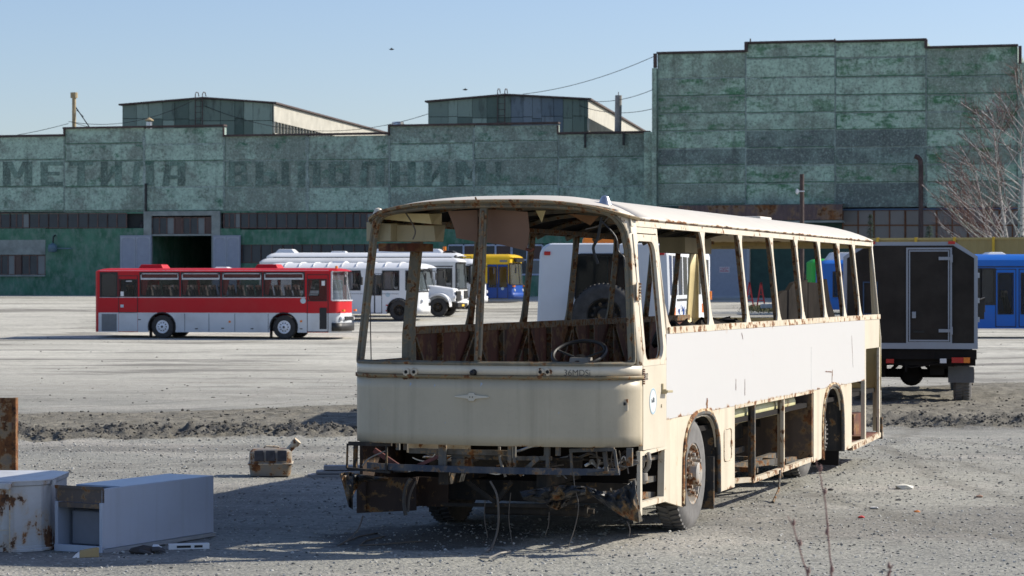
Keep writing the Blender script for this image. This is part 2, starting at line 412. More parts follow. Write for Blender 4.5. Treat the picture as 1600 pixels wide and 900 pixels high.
# loose stones: one mesh, nobody could count them
ico_v = np.array([(0, 0, 1), (.89, 0, .45), (.28, .85, .45), (-.72, .53, .45), (-.72, -.53, .45), (.28, -.85, .45), (.72, .53, -.45), (-.28, .85, -.45), (-.89, 0, -.45), (-.28, -.85, -.45), (.72, -.53, -.45), (0, 0, -1)])
ico_f = np.array([(0, 1, 2), (0, 2, 3), (0, 3, 4), (0, 4, 5), (0, 5, 1), (1, 6, 2), (2, 7, 3), (3, 8, 4), (4, 9, 5), (5, 10, 1), (6, 7, 2), (7, 8, 3), (8, 9, 4), (9, 10, 5), (10, 6, 1), (11, 7, 6), (11, 8, 7), (11, 9, 8), (11, 10, 9), (11, 6, 10)])
def gz_disp(X, Y):
    z = gz(X, Y); s_, d_ = soil_mask(X, Y); rd = np.exp(-((d_-1.1)/.9)**2)
    cl = (vnoise(X, Y, 6, 1)-.5)*.12+(vnoise(X, Y, 13, 2)-.5)*.10+(vnoise(X, Y, 2.2, 3)-.4)*.10
    return z+s_*(cl*(.3+1.0*rd)+.04+.05*rd)+(vnoise(X, Y, .8, 5)-.5)*.03
def scatter(name, n, X, Y, size, flat, mat, label):
    n = len(X); V = np.repeat(ico_v[None], n, 0)*(1+rng.uniform(-.28, .28, (n, 12, 1)))
    ang = rng.uniform(0, 6.28, n); c, s = np.cos(ang), np.sin(ang)
    V = V*np.stack([size, size*rng.uniform(.5, 1, n), size*flat*rng.uniform(.6, 1.2, n)], -1)[:, None, :]
    x = V[..., 0]*c[:, None]-V[..., 1]*s[:, None]; y = V[..., 0]*s[:, None]+V[..., 1]*c[:, None]
    V = np.stack([x+X[:, None], y+Y[:, None], V[..., 2]+(gz_disp(X, Y)+size*flat*.35)[:, None]], -1).reshape(-1, 3)
    Fc = (ico_f[None]+(np.arange(n)*12)[:, None, None]).reshape(-1, 3)
    o = np_mesh(name, V, Fc, mat, False); return tag(o, label, 'stones', kind='stuff')
def stone_mat(name, a, b):
    t = NT(name); r = t.geo('Random Per Island'); return t.set(color=t.mix(r, a, b), rough=.9)
M['pebble'] = stone_mat('pebbles', (.10, .102, .098), (.52, .51, .47))
M['clod'] = stone_mat('soil clods', (.05, .047, .042), (.15, .14, .12))
n = 26000; Y = 15+21*rng.random(n)**1.1; X = (rng.random(n)*2-1)*.24*Y
keep = soil_mask(X, Y)[0] < .3; X, Y = X[keep], Y[keep]
scatter('loose_gravel', n, X, Y, (.004+.013*rng.random(len(X))**3.5)*(1+(Y-15)/40), .6, M['pebble'], 'loose pebbles scattered over the gravel yard')
n = 15000; X = (rng.random(n)*2-1)*11; Y = 36.7+.22*X+rng.normal(.55, .5, n)
k2 = rng.random(n) < .2; Y[k2] += rng.random(k2.sum())*9
keep = soil_mask(X, Y)[0] > .5; X, Y = X[keep], Y[keep]
scatter('soil_clods', n, X, Y, .007+.032*rng.random(len(X))**4, .75, M['clod'], 'dark clods of churned soil along the strip')
n = 1800; cx_ = (rng.random(60)*2-1)*.24; cy_ = 46+60*rng.random(60); k_ = rng.integers(0, 60, n); Y = cy_[k_]+rng.normal(0, 1.2, n); X = cx_[k_]*cy_[k_]+rng.normal(0, 3.2, n)
scatter('dirt_crumbs', n, X, Y, .010+.035*rng.random(n)**5, .4, M['clod'], 'crumbs of dirt strewn over the middle of the yard')
# strip of dry grass by the tall block's foot
t = NT('dry grass'); M['grass'] = t.set(color=t.mix(t.geo('Random Per Island'), (.05, .075, .025), (.20, .17, .09)), rough=.9)
n = 5000; gx = rng.normal(0, .55, n); gy = rng.normal(0, 1.6, n)
X = 14.6+gx+gy*.15; Y = 138+gy*1.5
base = np.stack([X, Y, gz(X, Y)], -1); h = .04+.12*rng.random(n); a_ = rng.uniform(0, 3.14, n)
d = np.stack([np.cos(a_), np.sin(a_), 0*a_], -1)*.04
V = np.stack([base-d, base+d, base+np.stack([rng.normal(0, .06, n), rng.normal(0, .06, n), h], -1)], 1).reshape(-1, 3)
tag(np_mesh('dry_grass', V, np.arange(3*n).reshape(-1, 3), M['grass'], False), 'patch of dry grass near the tall block foot', 'grass', kind='stuff')

# ---------------------------------------------------------------- factory walls
class Wall:
    """a straight wall between two bearings/distances; local x along it, local y away from the yard"""
    def __init__(s, pa, Da, pb, Db):
        s.A = Vector(((pa-800)*Da/F_PX, Da)); B = Vector(((pb-800)*Db/F_PX, Db))
        s.d = (B-s.A).normalized(); s.rz = math.atan2(s.d.y, s.d.x)
    def u(s, px, off=0):                 # off: distance of the plane toward the yard
        k = (px-800)/F_PX; A = s.A+Vector((s.d.y, -s.d.x))*off
        # A + u d = D (k,1)
        u = (k*A.y-A.x)/(s.d.x-k*s.d.y); return u
    def D(s, px, off=0): return (s.A+Vector((s.d.y, -s.d.x))*off+s.d*s.u(px, off)).y
    def z(s, px, py, off=0): return CAM_H-(py-HOR)*s.D(px, off)/F_PX
def concrete_green(name, dark=(.05, .17, .10), pale=(.45, .61, .50), grey=(.25, .30, .255), dens=.5):
    t = NT(name); rr = t.geo('Random Per Island'); vec = t.obj()
    # per panel offset so that neighbouring panels do not continue each other's stains
    cm = t.n.new('ShaderNodeCombineXYZ'); t.l.new(t.math('MULTIPLY', rr, 57.0), cm.inputs[0]); t.l.new(t.math('MULTIPLY', rr, 31.0), cm.inputs[2])
    va = t.n.new('ShaderNodeVectorMath'); va.operation = 'ADD'; t.l.new(vec, va.inputs[0]); t.l.new(cm.outputs[0], va.inputs[1]); v = va.outputs[0]
    big = t.noise(.42, 7, .62, v, .3); fine = t.noise(3.2, 8, .78, v); mid = t.noise(.9, 6, .7, t.mapping((.5, .5, 1.1), v))
    th = t.math('ADD', big, t.math('MULTIPLY', t.math('SUBTRACT', rr, .5), .22))
    gm = t.ramp(t.math('ADD', th, t.math('MULTIPLY', t.math('SUBTRACT', fine, .5), .55)), .40, .56)
    c = t.mix(gm, pale, grey)
    fr_ = t.noise(2.2, 9, .85, v); c = t.mix(t.math('MULTIPLY', t.ramp(fr_, .46, .62), .55), c, tuple(x*.42 for x in pale))
    c = t.mix(t.math('MULTIPLY', t.ramp(t.noise(1.7, 9, .85, t.mapping(loc=(9, 2, 5), vec=v)), .55, .66), .5), c, tuple(min(1, x*1.25) for x in pale))
    dm = t.ramp(t.math('ADD', mid, t.math('MULTIPLY', t.math('SUBTRACT', fine, .5), .35)), .50+.1*(1-dens), .60+.1*(1-dens))
    r2 = t.math('FRACT', t.math('MULTIPLY', rr, 7.31))
    dk = t.math('MULTIPLY', dm, t.ramp(r2, .15, .75))
    c = t.mix(t.math('MULTIPLY', dk, .85), c, dark)
    sp = t.ramp(t.noise(6.5, 6, .85), .51, .60)
    c = t.mix(t.math('MULTIPLY', sp, .6), c, (.07, .10, .085))
    sp2 = t.ramp(t.noise(7.5, 6, .85, t.mapping(loc=(4, 4, 4))), .53, .61)
    c = t.mix(t.math('MULTIPLY', sp2, .5), c, (.5, .64, .56))
    c = t.mix(t.math('MULTIPLY', t.ramp(t.noise(.6, 6, .6, t.mapping((2.5, 2.5, .25))), .55, .75), .5), c, (.05, .055, .05))
    t.bump(t.noise(9, 5, .8), .5, .05)
    return t.set(color=c, rough=.92, spec=.2)
M['conc'] = concrete_green('weathered green concrete panels')
M['conc2'] = concrete_green('flaking green concrete panels', dark=(.045, .18, .07), pale=(.46, .63, .50), grey=(.26, .32, .26), dens=1.0)
def plaster():
    t = NT('green painted plaster'); a = t.noise(.5, 7, .65); b = t.noise(2.5, 8, .75, t.mapping((1, 1, .5)))
    c = t.mix(t.ramp(a, .4, .62), (.045, .145, .085), (.095, .235, .155))
    c = t.mix(t.math('MULTIPLY', t.ramp(b, .46, .62), .75), c, (.19, .27, .22))
    z = t.xyz()[2]; lo = t.math('SUBTRACT', 1.0, t.ramp(t.math('ADD', z, t.math('MULTIPLY', a, 1.6)), 1.0, 2.6))
    c = t.mix(t.math('MULTIPLY', lo, .7), c, (.13, .15, .14))
    t.bump(b, .5, .05); return t.set(color=c, rough=.85)
M['plaster'] = plaster()
M['plaster_dark'] = plain('dark green plaster', (.035, .075, .062), .9, var=.25, scale=1.2)
M['joint_green'] = plain('mossy green joint edge', (.075, .17, .11), .95, var=.5, scale=2)
M['joint'] = plain('open panel joint', (.04, .05, .045), .95, var=.4, scale=3)
M['joint_pale'] = concrete_green('pale mortar joint', pale=(.40, .50, .46), grey=(.26, .32, .29))
M['cap'] = plain('rusty parapet flashing', (.07, .045, .04), .7, var=.4)
M['frame_brown'] = plain('brown window frame', (.14, .085, .07), .8, var=.3)
M['lintel'] = plain('grey concrete', (.27, .30, .28), .9, var=.25, scale=1.5)
M['gate_grey'] = plain('grey violet gate paint', (.30, .33, .40), .6, var=.07)
M['gate_rim'] = plain('lighter gate rim', (.38, .41, .46), .6, var=.06)
t = NT('factory window pane'); r_ = t.geo('Random Per Island'); n_ = t.noise(.8, 4, .6)
M['pane'] = t.set(color=t.mix(t.math('GREATER_THAN', t.math('FRACT', t.math('MULTIPLY', r_, 17.3)), .78), t.mix(t.math('GREATER_THAN', r_, .6), t.mix(n_, (.015, .022, .028), (.06, .075, .085)), t.mix(n_, (.10, .12, .13), (.24, .26, .26))), t.mix(n_, (.045, .02, .02), (.10, .055, .05))), rough=.35, spec=.4)
M['rust_deep'] = rusty_paint('rusted corrugated sheet', (.15, .10, .09), rust=.45, scale=.7, rough=.8, dirt=.5, dirtcol=(.05, .035, .04))

JL = {'mb': MB()}
def panel_rows(mb, wl, px0, px1, rows, gap=.13, th=.0, off=0, rowpx=None):
    rp = rowpx or (px0+px1)/2
    u0, u1 = wl.u(px0)+gap/2, wl.u(px1)-gap/2
    zs = [wl.z(rp, r) for r in rows]
    for a, b in zip(zs[:-1], zs[1:]):
        j = random.uniform(-.012, .012)
        if random.random() < .7: JL['mb'].box(u0, u1, .03, .0495, b+gap/2-.03, b+gap/2+random.uniform(.0, .03))
        if random.random() < .3: JL['mb'].box(u0, u0+random.uniform(.02, .05), .03, .049, b+.1, a-.1)
        mb.box(u0, u1, .05+j, .2, b+gap/2, a-gap/2)
WL = Wall(0, 182, 1020, 170)
fac = thing('factory_building', 'long low green concrete factory hall with a faded slogan', 'building', (WL.A.x, WL.A.y, 0), WL.rz)
zb = 1.3
segs = [(-560, -160, 199), (-160, -25, 199), (-25, 100, 213), (100, 225, 199), (225, 350, 199), (350, 480, 211), (480, 608, 211), (608, 740, 195), (740, 872, 195), (872, 1010, 208)]
core = MB(); pan = MB(); cap = MB()
for a, b, top in segs:
    u0, u1 = WL.u(a), WL.u(b); zt = WL.z((a+b)/2, top)
    core.box(u0, u1, .08, .5, WL.z((a+b)/2, 331), zt-.05)
    rows = [top]+[r for r in ((237 if top > 205 else 225), 252, 292, 330)]
    if top > 205: rows = [top, 250, 292, 330]
    if a >= 740 and a < 1000: rows = [top, 221 if top < 200 else 246, 248 if top < 200 else 291, 330] if top > 200 else [195, 221, 248, 290, 330]
    panel_rows(pan, WL, a, b, rows)
for a, b, top in ((-560, -25, 199), (-25, 100, 213), (100, 350, 199), (350, 608, 211), (608, 872, 195), (872, 1014, 208)):
    z = WL.z((a+b)/2, top); cap.box(WL.u(a)-.05, WL.u(b)+.05, -.16, .5, z-.02, z+.11)
core.build('wall', M['joint_pale'], fac)
pan.build('wall_panel', M['conc'], fac); JL['mb'].build('joint_stain', M['joint_green'], fac); JL['mb'] = MB()
cap.build('parapet_flashing', M['cap'], fac)
rf = MB(); rf.box(WL.u(-560), WL.u(1010), .5, 60, WL.z(500, 240), WL.z(500, 219)); rf.build('flat_roof', M['lintel'] if 'lintel' in M else plain('tarred roof', (.08, .08, .08), .9), fac)
for px, w_ in ((225, .12), (480, .16), (740, .12), (350, .08), (608, .1)):
    mb = MB(); u_ = WL.u(px); n_ = 24; z0_, z1_ = WL.z(px, 330), WL.z(px, 213)
    L1 = [(u_-w_*random.uniform(.3, 1.2), .028, z0_+(z1_-z0_)*k/n_) for k in range(n_+1)]; L2 = [(u_+w_*random.uniform(.3, 1.2), .028, z0_+(z1_-z0_)*k/n_) for k in range(n_+1)]
    mb.grid([L1, L2]); mb.build('joint_mortar', M['joint_pale'], fac, solid=.02)
# downpipes and drip marks on the joints
mb = MB()
for px, a, b in ((101, 199, 213), (350, 199, 214), (608, 195, 212), (872, 196, 209)):
    u = WL.u(px); mb.box(u-.06, u+.06, -.14, -.02, WL.z(px, b), WL.z(px, a))
mb.build('parapet_step', M['cap'], fac)
mb = MB()
for px, a, b in ((229, 287, 330), (915, 208, 231), (975, 208, 227)):
    u = WL.u(px); mb.box(u-.07, u+.07, -.2, -.07, WL.z(px, b), WL.z(px, a))
mb.build('drain_pipe', M['black'], fac)
# lower wall, split round the gate and the windows
lw = MB()
bk = MB(); bk.box(WL.u(-560), WL.u(226), .3, .5, 1, WL.z(100, 325)); bk.box(WL.u(345), WL.u(1010), .3, .5, 1, WL.z(680, 325)); bk.box(WL.u(226), WL.u(345), .3, .5, WL.z(285, 366), WL.z(285, 325)); bk.build('wall_backing', plain('dark wall backing', (.03, .035, .035), .9), fac)  # dark backing added to block bright sky in the window strip gaps
def lwbox(p0, p1, y0, y1, th=.1, yb=14): lw.box(WL.u(p0), WL.u(p1), -th, yb, WL.z((p0+p1)/2, y1), WL.z((p0+p1)/2, y0))
gb = 1.2
def lw_to_ground(p0, p1, y0, th=.1): lw.box(WL.u(p0), WL.u(p1), -th, 14, gb, WL.z((p0+p1)/2, y0))
lw_to_ground(-560, -10, 357)
lwbox(-10, 72, 357, 398); lw_to_ground(-10, 72, 430); lw_to_ground(72, 236, 357)
lw_to_ground(334, 376, 357)
lwbox(376, 1010, 357, 381)
lw_to_ground(376, 640, 411); lw_to_ground(640, 700, 381); lw_to_ground(700, 850, 431); lw_to_ground(850, 1010, 381)
lwbox(-560, 1010, 331, 333.5, .02)
lw.build('lower_wall', M['plaster'], fac)
# gate: portal, lintel window, leaves, dark hall behind
mb = MB(); mb.box(WL.u(226), WL.u(238), -.2, .1, gb, WL.z(230, 334)); mb.box(WL.u(332), WL.u(345), -.2, .1, gb, WL.z(338, 334))
mb.box(WL.u(226), WL.u(345), -.22, .1, WL.z(285, 337), WL.z(285, 330)); mb.box(WL.u(238), WL.u(332), -.18, .1, WL.z(285, 368.5), WL.z(285, 366))
mb.build('gate_portal', M['lintel'], fac)
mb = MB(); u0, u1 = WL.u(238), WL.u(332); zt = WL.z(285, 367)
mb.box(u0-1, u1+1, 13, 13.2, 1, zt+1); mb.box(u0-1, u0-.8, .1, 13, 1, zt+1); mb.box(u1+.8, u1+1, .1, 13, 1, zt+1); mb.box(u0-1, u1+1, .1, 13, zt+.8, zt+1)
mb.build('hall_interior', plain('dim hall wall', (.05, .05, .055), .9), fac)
def leaf(p0, p1):
    mb = MB(); u0, u1 = WL.u(p0, .3), WL.u(p1, .3); zt = WL.z(p0, 368); mb.box(u0, u1, -.36, -.28, 1.55, zt)
    o = mb.build('gate_leaf', M['gate_grey'], fac)
    k = MB(); m = (u0+u1)/2
    for a, b in ((u0+.08, m-.03), (m+.03, u1-.08)):
        ring(k, (a, b, 1.75, zt-.12), (a+.06, b-.06, 1.81, zt-.18), .25, -.39, -.36)
    k.build('rim', M['gate_rim'], o)
leaf(188, 237); leaf(333, 376)
def factory_window(parent, wl, p0, p1, y0, y1, nx, ny=1, fm='frame_brown', fw=.07, pm='pane', dep=.05, off=0):
    u0, u1 = wl.u(p0), wl.u(p1); z1, z0 = wl.z((p0+p1)/2, y0), wl.z((p0+p1)/2, y1)
    mb = MB(); xs = np.linspace(u0, u1, nx+1); zs = np.linspace(z0, z1, ny+1)
    for x in xs: mb.box(x-fw/2, x+fw/2, -dep-off, .04-off, z0, z1)
    for z in zs:
        for a, b in zip(xs[:-1], xs[1:]): mb.box(a+fw/2, b-fw/2, -dep+.004-off, .036-off, z-fw/2, z+fw/2)
    o = mb.build('window', M[fm], parent)
    mb = MB()
    for a, b in zip(xs[:-1], xs[1:]):
        for c, d in zip(zs[:-1], zs[1:]):
            t = random.uniform(-.012, .012); mb.box(a+fw/2, b-fw/2, .0+t-off, .015+t-off, c+fw/2, d-fw/2)
    mb.build('pane', M[pm], o); return o
p = -40
while p < 620:
    q = p+random.choice([26, 30, 32])
    if not (q > 222 and p < 350): factory_window(fac, WL, p, min(q, 222 if p < 222 else 625), 333.5, 356, random.choice([2, 2, 3]))
    p = q if not (q > 222 and p < 222) else 350
factory_window(fac, WL, 238, 284, 340, 366, 4); factory_window(fac, WL, 286, 332, 340, 366, 4)
p = 378
while p < 640:
    q = min(p+random.choice([30, 34]), 640); factory_window(fac, WL, p, q, 382, 410, 2); p = q
factory_window(fac, WL, -8, 34, 399, 429, 4, fm='frame_brown'); factory_window(fac, WL, 34, 71, 399, 429, 3)
M['frame_pale'] = plain('pale blue window frame', (.45, .5, .62), .6)
for a, b in ((700, 749), (750, 799), (800, 848)): factory_window(fac, WL, a, b, 383, 429, 2, 2, fm='frame_pale', fw=.12)
mb = MB(); mb.box(WL.u(-8), WL.u(72), -.25, -.1, WL.z(30, 432), WL.z(30, 429.5)); mb.box(WL.u(-8), WL.u(72), -.14, -.1, WL.z(30, 398), WL.z(30, 375))
mb.build('window_sill', M['lintel'], fac)
# junk on the wall: siren box with bracket, conduit
s_ = thing('wall_lamp', 'blue grey lamp on a bracket on the green wall beside the left windows', 'lamp', (*(WL.A+WL.d*WL.u(87)), WL.z(87, 386)), WL.rz)
mb = MB(); mb.tube([(0, 0, .9), (0, -.4, .75), (0, -.5, .1)], .06); mb.build('bracket', M['black'], s_)
mb = MB(); mb.lathe([(.02, .3), (.3, .15), (.36, -.1), (.3, -.35), (.02, -.4)], 12, 'z', (0, -.55, 0)); mb.beam((0.2, -.5, -.1), (1.4, -.3, -.12), .07); mb.build('lamp_body', plain('blue grey enamel', (.1, .17, .22), .5), s_)
# slogan
M['slogan'] = concrete_green('faded dark slogan paint', dark=(.045, .13, .09), pale=(.21, .315, .26), grey=(.12, .165, .14))
letters = [('М', 4, 50), ('Е', 63, 98), ('Т', 108, 145), ('И', 157, 190), ('Л', 205, 240), ('А', 253, 289), ('В', 357, 386), ('Ы', 399, 451), ('П', 465, 500), ('О', 513, 546), ('Л', 560, 600), ('Н', 612, 649), ('И', 662, 700), ('М', 712, 759), ('!', 773, 784)]
def q4(x0, y0, x1, y1): return [(x0, y0), (x1, y0), (x1, y1), (x0, y1)]
st_ = .33; bt_ = .17; LEG = q4(0, 0, st_, 1); REG = q4(1-st_, 0, 1, 1); TOP = q4(0, 1-bt_, 1, 1); MIDB = q4(st_, .43, 1-st_, .58)
GLYPH = {'М': [q4(0, 0, .27, 1), q4(.73, 0, 1, 1), [(.1, 1), (.32, 1), (.6, .3), (.4, .3)], [(.68, 1), (.9, 1), (.6, .3), (.4, .3)]],
 'Е': [LEG, TOP, q4(st_, .43, .85, .58), q4(st_, 0, 1, bt_)], 'Т': [TOP, q4(.34, 0, .66, 1)], 'И': [LEG, REG, [(st_, .12), (st_, .42), (1-st_, .88), (1-st_, .58)]],
 'Л': [[(0, 0), (.3, 0), (.42, 1), (.14, 1)], REG, q4(.2, 1-bt_, 1, 1)], 'А': [[(0, 0), (.3, 0), (.42, 1), (.14, 1)], REG, q4(.2, 1-bt_, 1, 1), q4(.25, .28, .8, .43)],
 'В': [LEG, q4(.68, .08, 1, .46), q4(.66, .54, .96, .93), q4(st_, 1-bt_, .85, 1), MIDB, q4(st_, 0, .85, bt_)], 'Ы': [q4(0, 0, .24, 1), q4(.24, .43, .55, .58), q4(.24, 0, .55, bt_), q4(.42, .06, .64, .52), q4(.78, 0, 1, 1)],
 'П': [LEG, REG, TOP], 'О': [q4(0, .08, st_, .92), q4(1-st_, .08, 1, .92), q4(.12, 1-bt_, .88, 1), q4(.12, 0, .88, bt_)], 'Н': [LEG, REG, MIDB], '!': [[(.25, .25), (.75, .25), (1, 1), (0, 1)], q4(.2, 0, .8, .15)]}
for ch, a, b in letters:
    mb = MB()
    u0, u1 = WL.u(a), WL.u(b); z1, z0 = WL.z((a+b)/2, 252.5), WL.z((a+b)/2, 290.5)
    w_, h_ = u1-u0, z1-z0
    for quad in GLYPH[ch]: mb.add([(u0+x*w_, .030-.003*GLYPH[ch].index(quad), z0+y*h_) for x, y in quad], [(0, 1, 2, 3)])
    mb.build('painted_letter', M['slogan'], fac)
#

# tall block
WR = Wall(1020, 165, 1600, 159)
blk = thing('tall_factory_block', 'tall flaking green panel block rising at the right', 'building', (WR.A.x, WR.A.y, 0), WR.rz)
core = MB(); pan = MB(); cap = MB(); pan3 = MB(); M['conc3'] = concrete_green('bare grey panels', dark=(.05, .13, .08), pale=(.24, .32, .28), grey=(.15, .18, .17), dens=.2)
for a, b, top in ((1027, 1165, 82), (1165, 1305, 66), (1305, 1447, 64), (1447, 1590, 73), (1604, 1750, 110), (1750, 1900, 110), (1900, 2100, 110)):
    u0, u1 = WR.u(a), WR.u(b); m = (a+b)/2
    core.box(u0, u1, .08, 18, WR.z(m, 322), WR.z(m, top)-.05)
    sl = -(m-1095)*.006
    base_rows = [121.7, 150, 176.7, 204, 232, 259, 287, 320]
    rows = [top]+([91+sl] if top < 72 else [])+[r+sl*1.2 for r in base_rows[:-1]]+[320 if m < 1310 else 325]
    if top > 100: rows = [r for r in rows if r >= top]
    for r0_, r1_ in zip(rows[:-1], rows[1:]):
        gy = (a == 1447 and r1_ < 118) or (203 < (r0_+r1_)/2-sl*1.2 < 262 and a < 1447 and random.random() < .9) or (a == 1305 and 258 < r0_ < 290)
        panel_rows(pan3 if gy else pan, WR, a, b, [r0_, r1_])
    cap.box(u0-.03, u1+.03, -.14, .4, WR.z(m, top)-.02, WR.z(m, top)+.1)
for px, a, b in ((1024, 84, 106), (1166, 66, 81), (1447, 62, 75), (1594, 72, 100)):
    u = WR.u(px); cap.box(u-.1, u+.1, -.22, .1, WR.z(px, b), WR.z(px, a))
for px in (1172, 1304, 1446):
    u = WR.u(px); cap.box(u-.04, u+.04, .1, .18, WR.z(px, 70), WR.z(px, 60))
core.build('wall', M['joint_pale'], blk); pan.build('wall_panel', M['conc2'], blk); pan3.build('grey_wall_panel', M['conc3'], blk); JL['mb'].build('joint_stain', M['joint_green'], blk); cap.build('parapet_flashing', M['cap'], blk)
for a_, b_, y_, d_, t_ in ((1020, 1026.5, -.3, 18, 107), (1590.5, 1603, -.15, 18, 98), (1006, 1019.5, .1, 5, 206)):
    mb = MB(); mb.box(WR.u(a_), WR.u(b_), y_, d_, 1.2, WR.z((a_+b_)/2, t_)); mb.build('pilaster', M['conc2'], blk)
# foot of the block
mb = MB(); mb.box(WR.u(1026.5), WR.u(1108), -.02, 18, 1.2, WR.z(1065, 322)); mb.box(WR.u(1172), WR.u(1317), -.02, 18, 1.2, WR.z(1250, 322)); mb.box(WR.u(1108), WR.u(1172), -.02, 18, WR.z(1140, 352), WR.z(1140, 322))
mb.box(WR.u(1317), WR.u(2100), -.02, 18, 1.2, WR.z(1500, 377)); mb.box(WR.u(1603), WR.u(2100), -.02, 18, WR.z(1700, 377), WR.z(1700, 330)); mb.build('lower_wall', M['plaster_dark'], blk)
mb = MB(); n = 70; u0, u1 = WR.u(1060, 1.6), WR.u(1316, 1.6)
rows = []
for y, z in ((0, WR.z(1200, 320)), (-1.5, WR.z(1200, 322)), (-1.62, WR.z(1200, 345))):
    rows.append([(u0+(u1-u0)*i/n, y+(.06 if i % 2 else 0), z) for i in range(n+1)])
mb.grid(rows); mb.build('rusty_canopy', M['rust_deep'], blk, solid=.03)
mb = MB(); mb.box(u0, u1, -1.55, -.05, WR.z(1200, 349), WR.z(1200, 346)); mb.build('canopy_beam', M['lintel'], blk)
gl = MB(); gl.box(WR.u(1108), WR.u(1172), -.25, -.05, 1.35, WR.z(1140, 360)); o = gl.build('gate_leaf', M['gate_grey'], blk)
gl = MB(); gl.box(WR.u(1125), WR.u(1141), -.275, -.252, WR.z(1133, 426), WR.z(1133, 417)); sg = gl.build('gate_sign', plain('faded sign board', (.6, .55, .58), .6), o)
mb = MB()
for y0, y1, k_, l_ in ((418.5, 419.6, 9, 1.0), (420.6, 421.3, 6, .6), (422.6, 424.4, 11, 1.0)):
    for k in range(k_):
        ua, ub = WR.u(1126), WR.u(1140); w_ = (ub-ua)*l_/k_; x_ = (ua+ub)/2-(ub-ua)*l_/2+w_*k
        mb.box(x_, x_+w_*.7, -.28, -.277, WR.z(1133, y1), WR.z(1133, y0)+random.uniform(-.02, .02))
mb.build('sign_lettering', plain('faded red lettering', (.45, .06, .1), .7), sg)
mb = MB(); ring(mb, (WR.u(1108.5), WR.u(1171.5), 1.4, WR.z(1140, 361)), (WR.u(1112), WR.u(1168), 1.6, WR.z(1140, 366)), .05, -.27, -.25); mb.build('gate_rim', M['gate_rim'], o)
t = NT('dusty brown glazing'); rr = t.geo('Random Per Island')
M['brownpane'] = t.set(color=t.mix(t.noise(.7, 5, .6), t.mix(rr, (.13, .13, .12), (.23, .22, .205)), (.17, .15, .13)), rough=.5)
M['frame_orange'] = plain('rusty orange mullion', (.15, .065, .03), .8, var=.3)
for a in range(1317, 1600, 49): factory_window(blk, WR, a, min(a+48, 1602), 328, 376, 2, 2, fm='frame_orange', fw=.09, pm='brownpane')
mb = MB(); mb.box(WR.u(1317), WR.u(1603), -.1, .0, WR.z(1450, 328), WR.z(1450, 325.5)); mb.build('blue_sill', plain('blue strip', (.04, .09, .16), .6), blk)

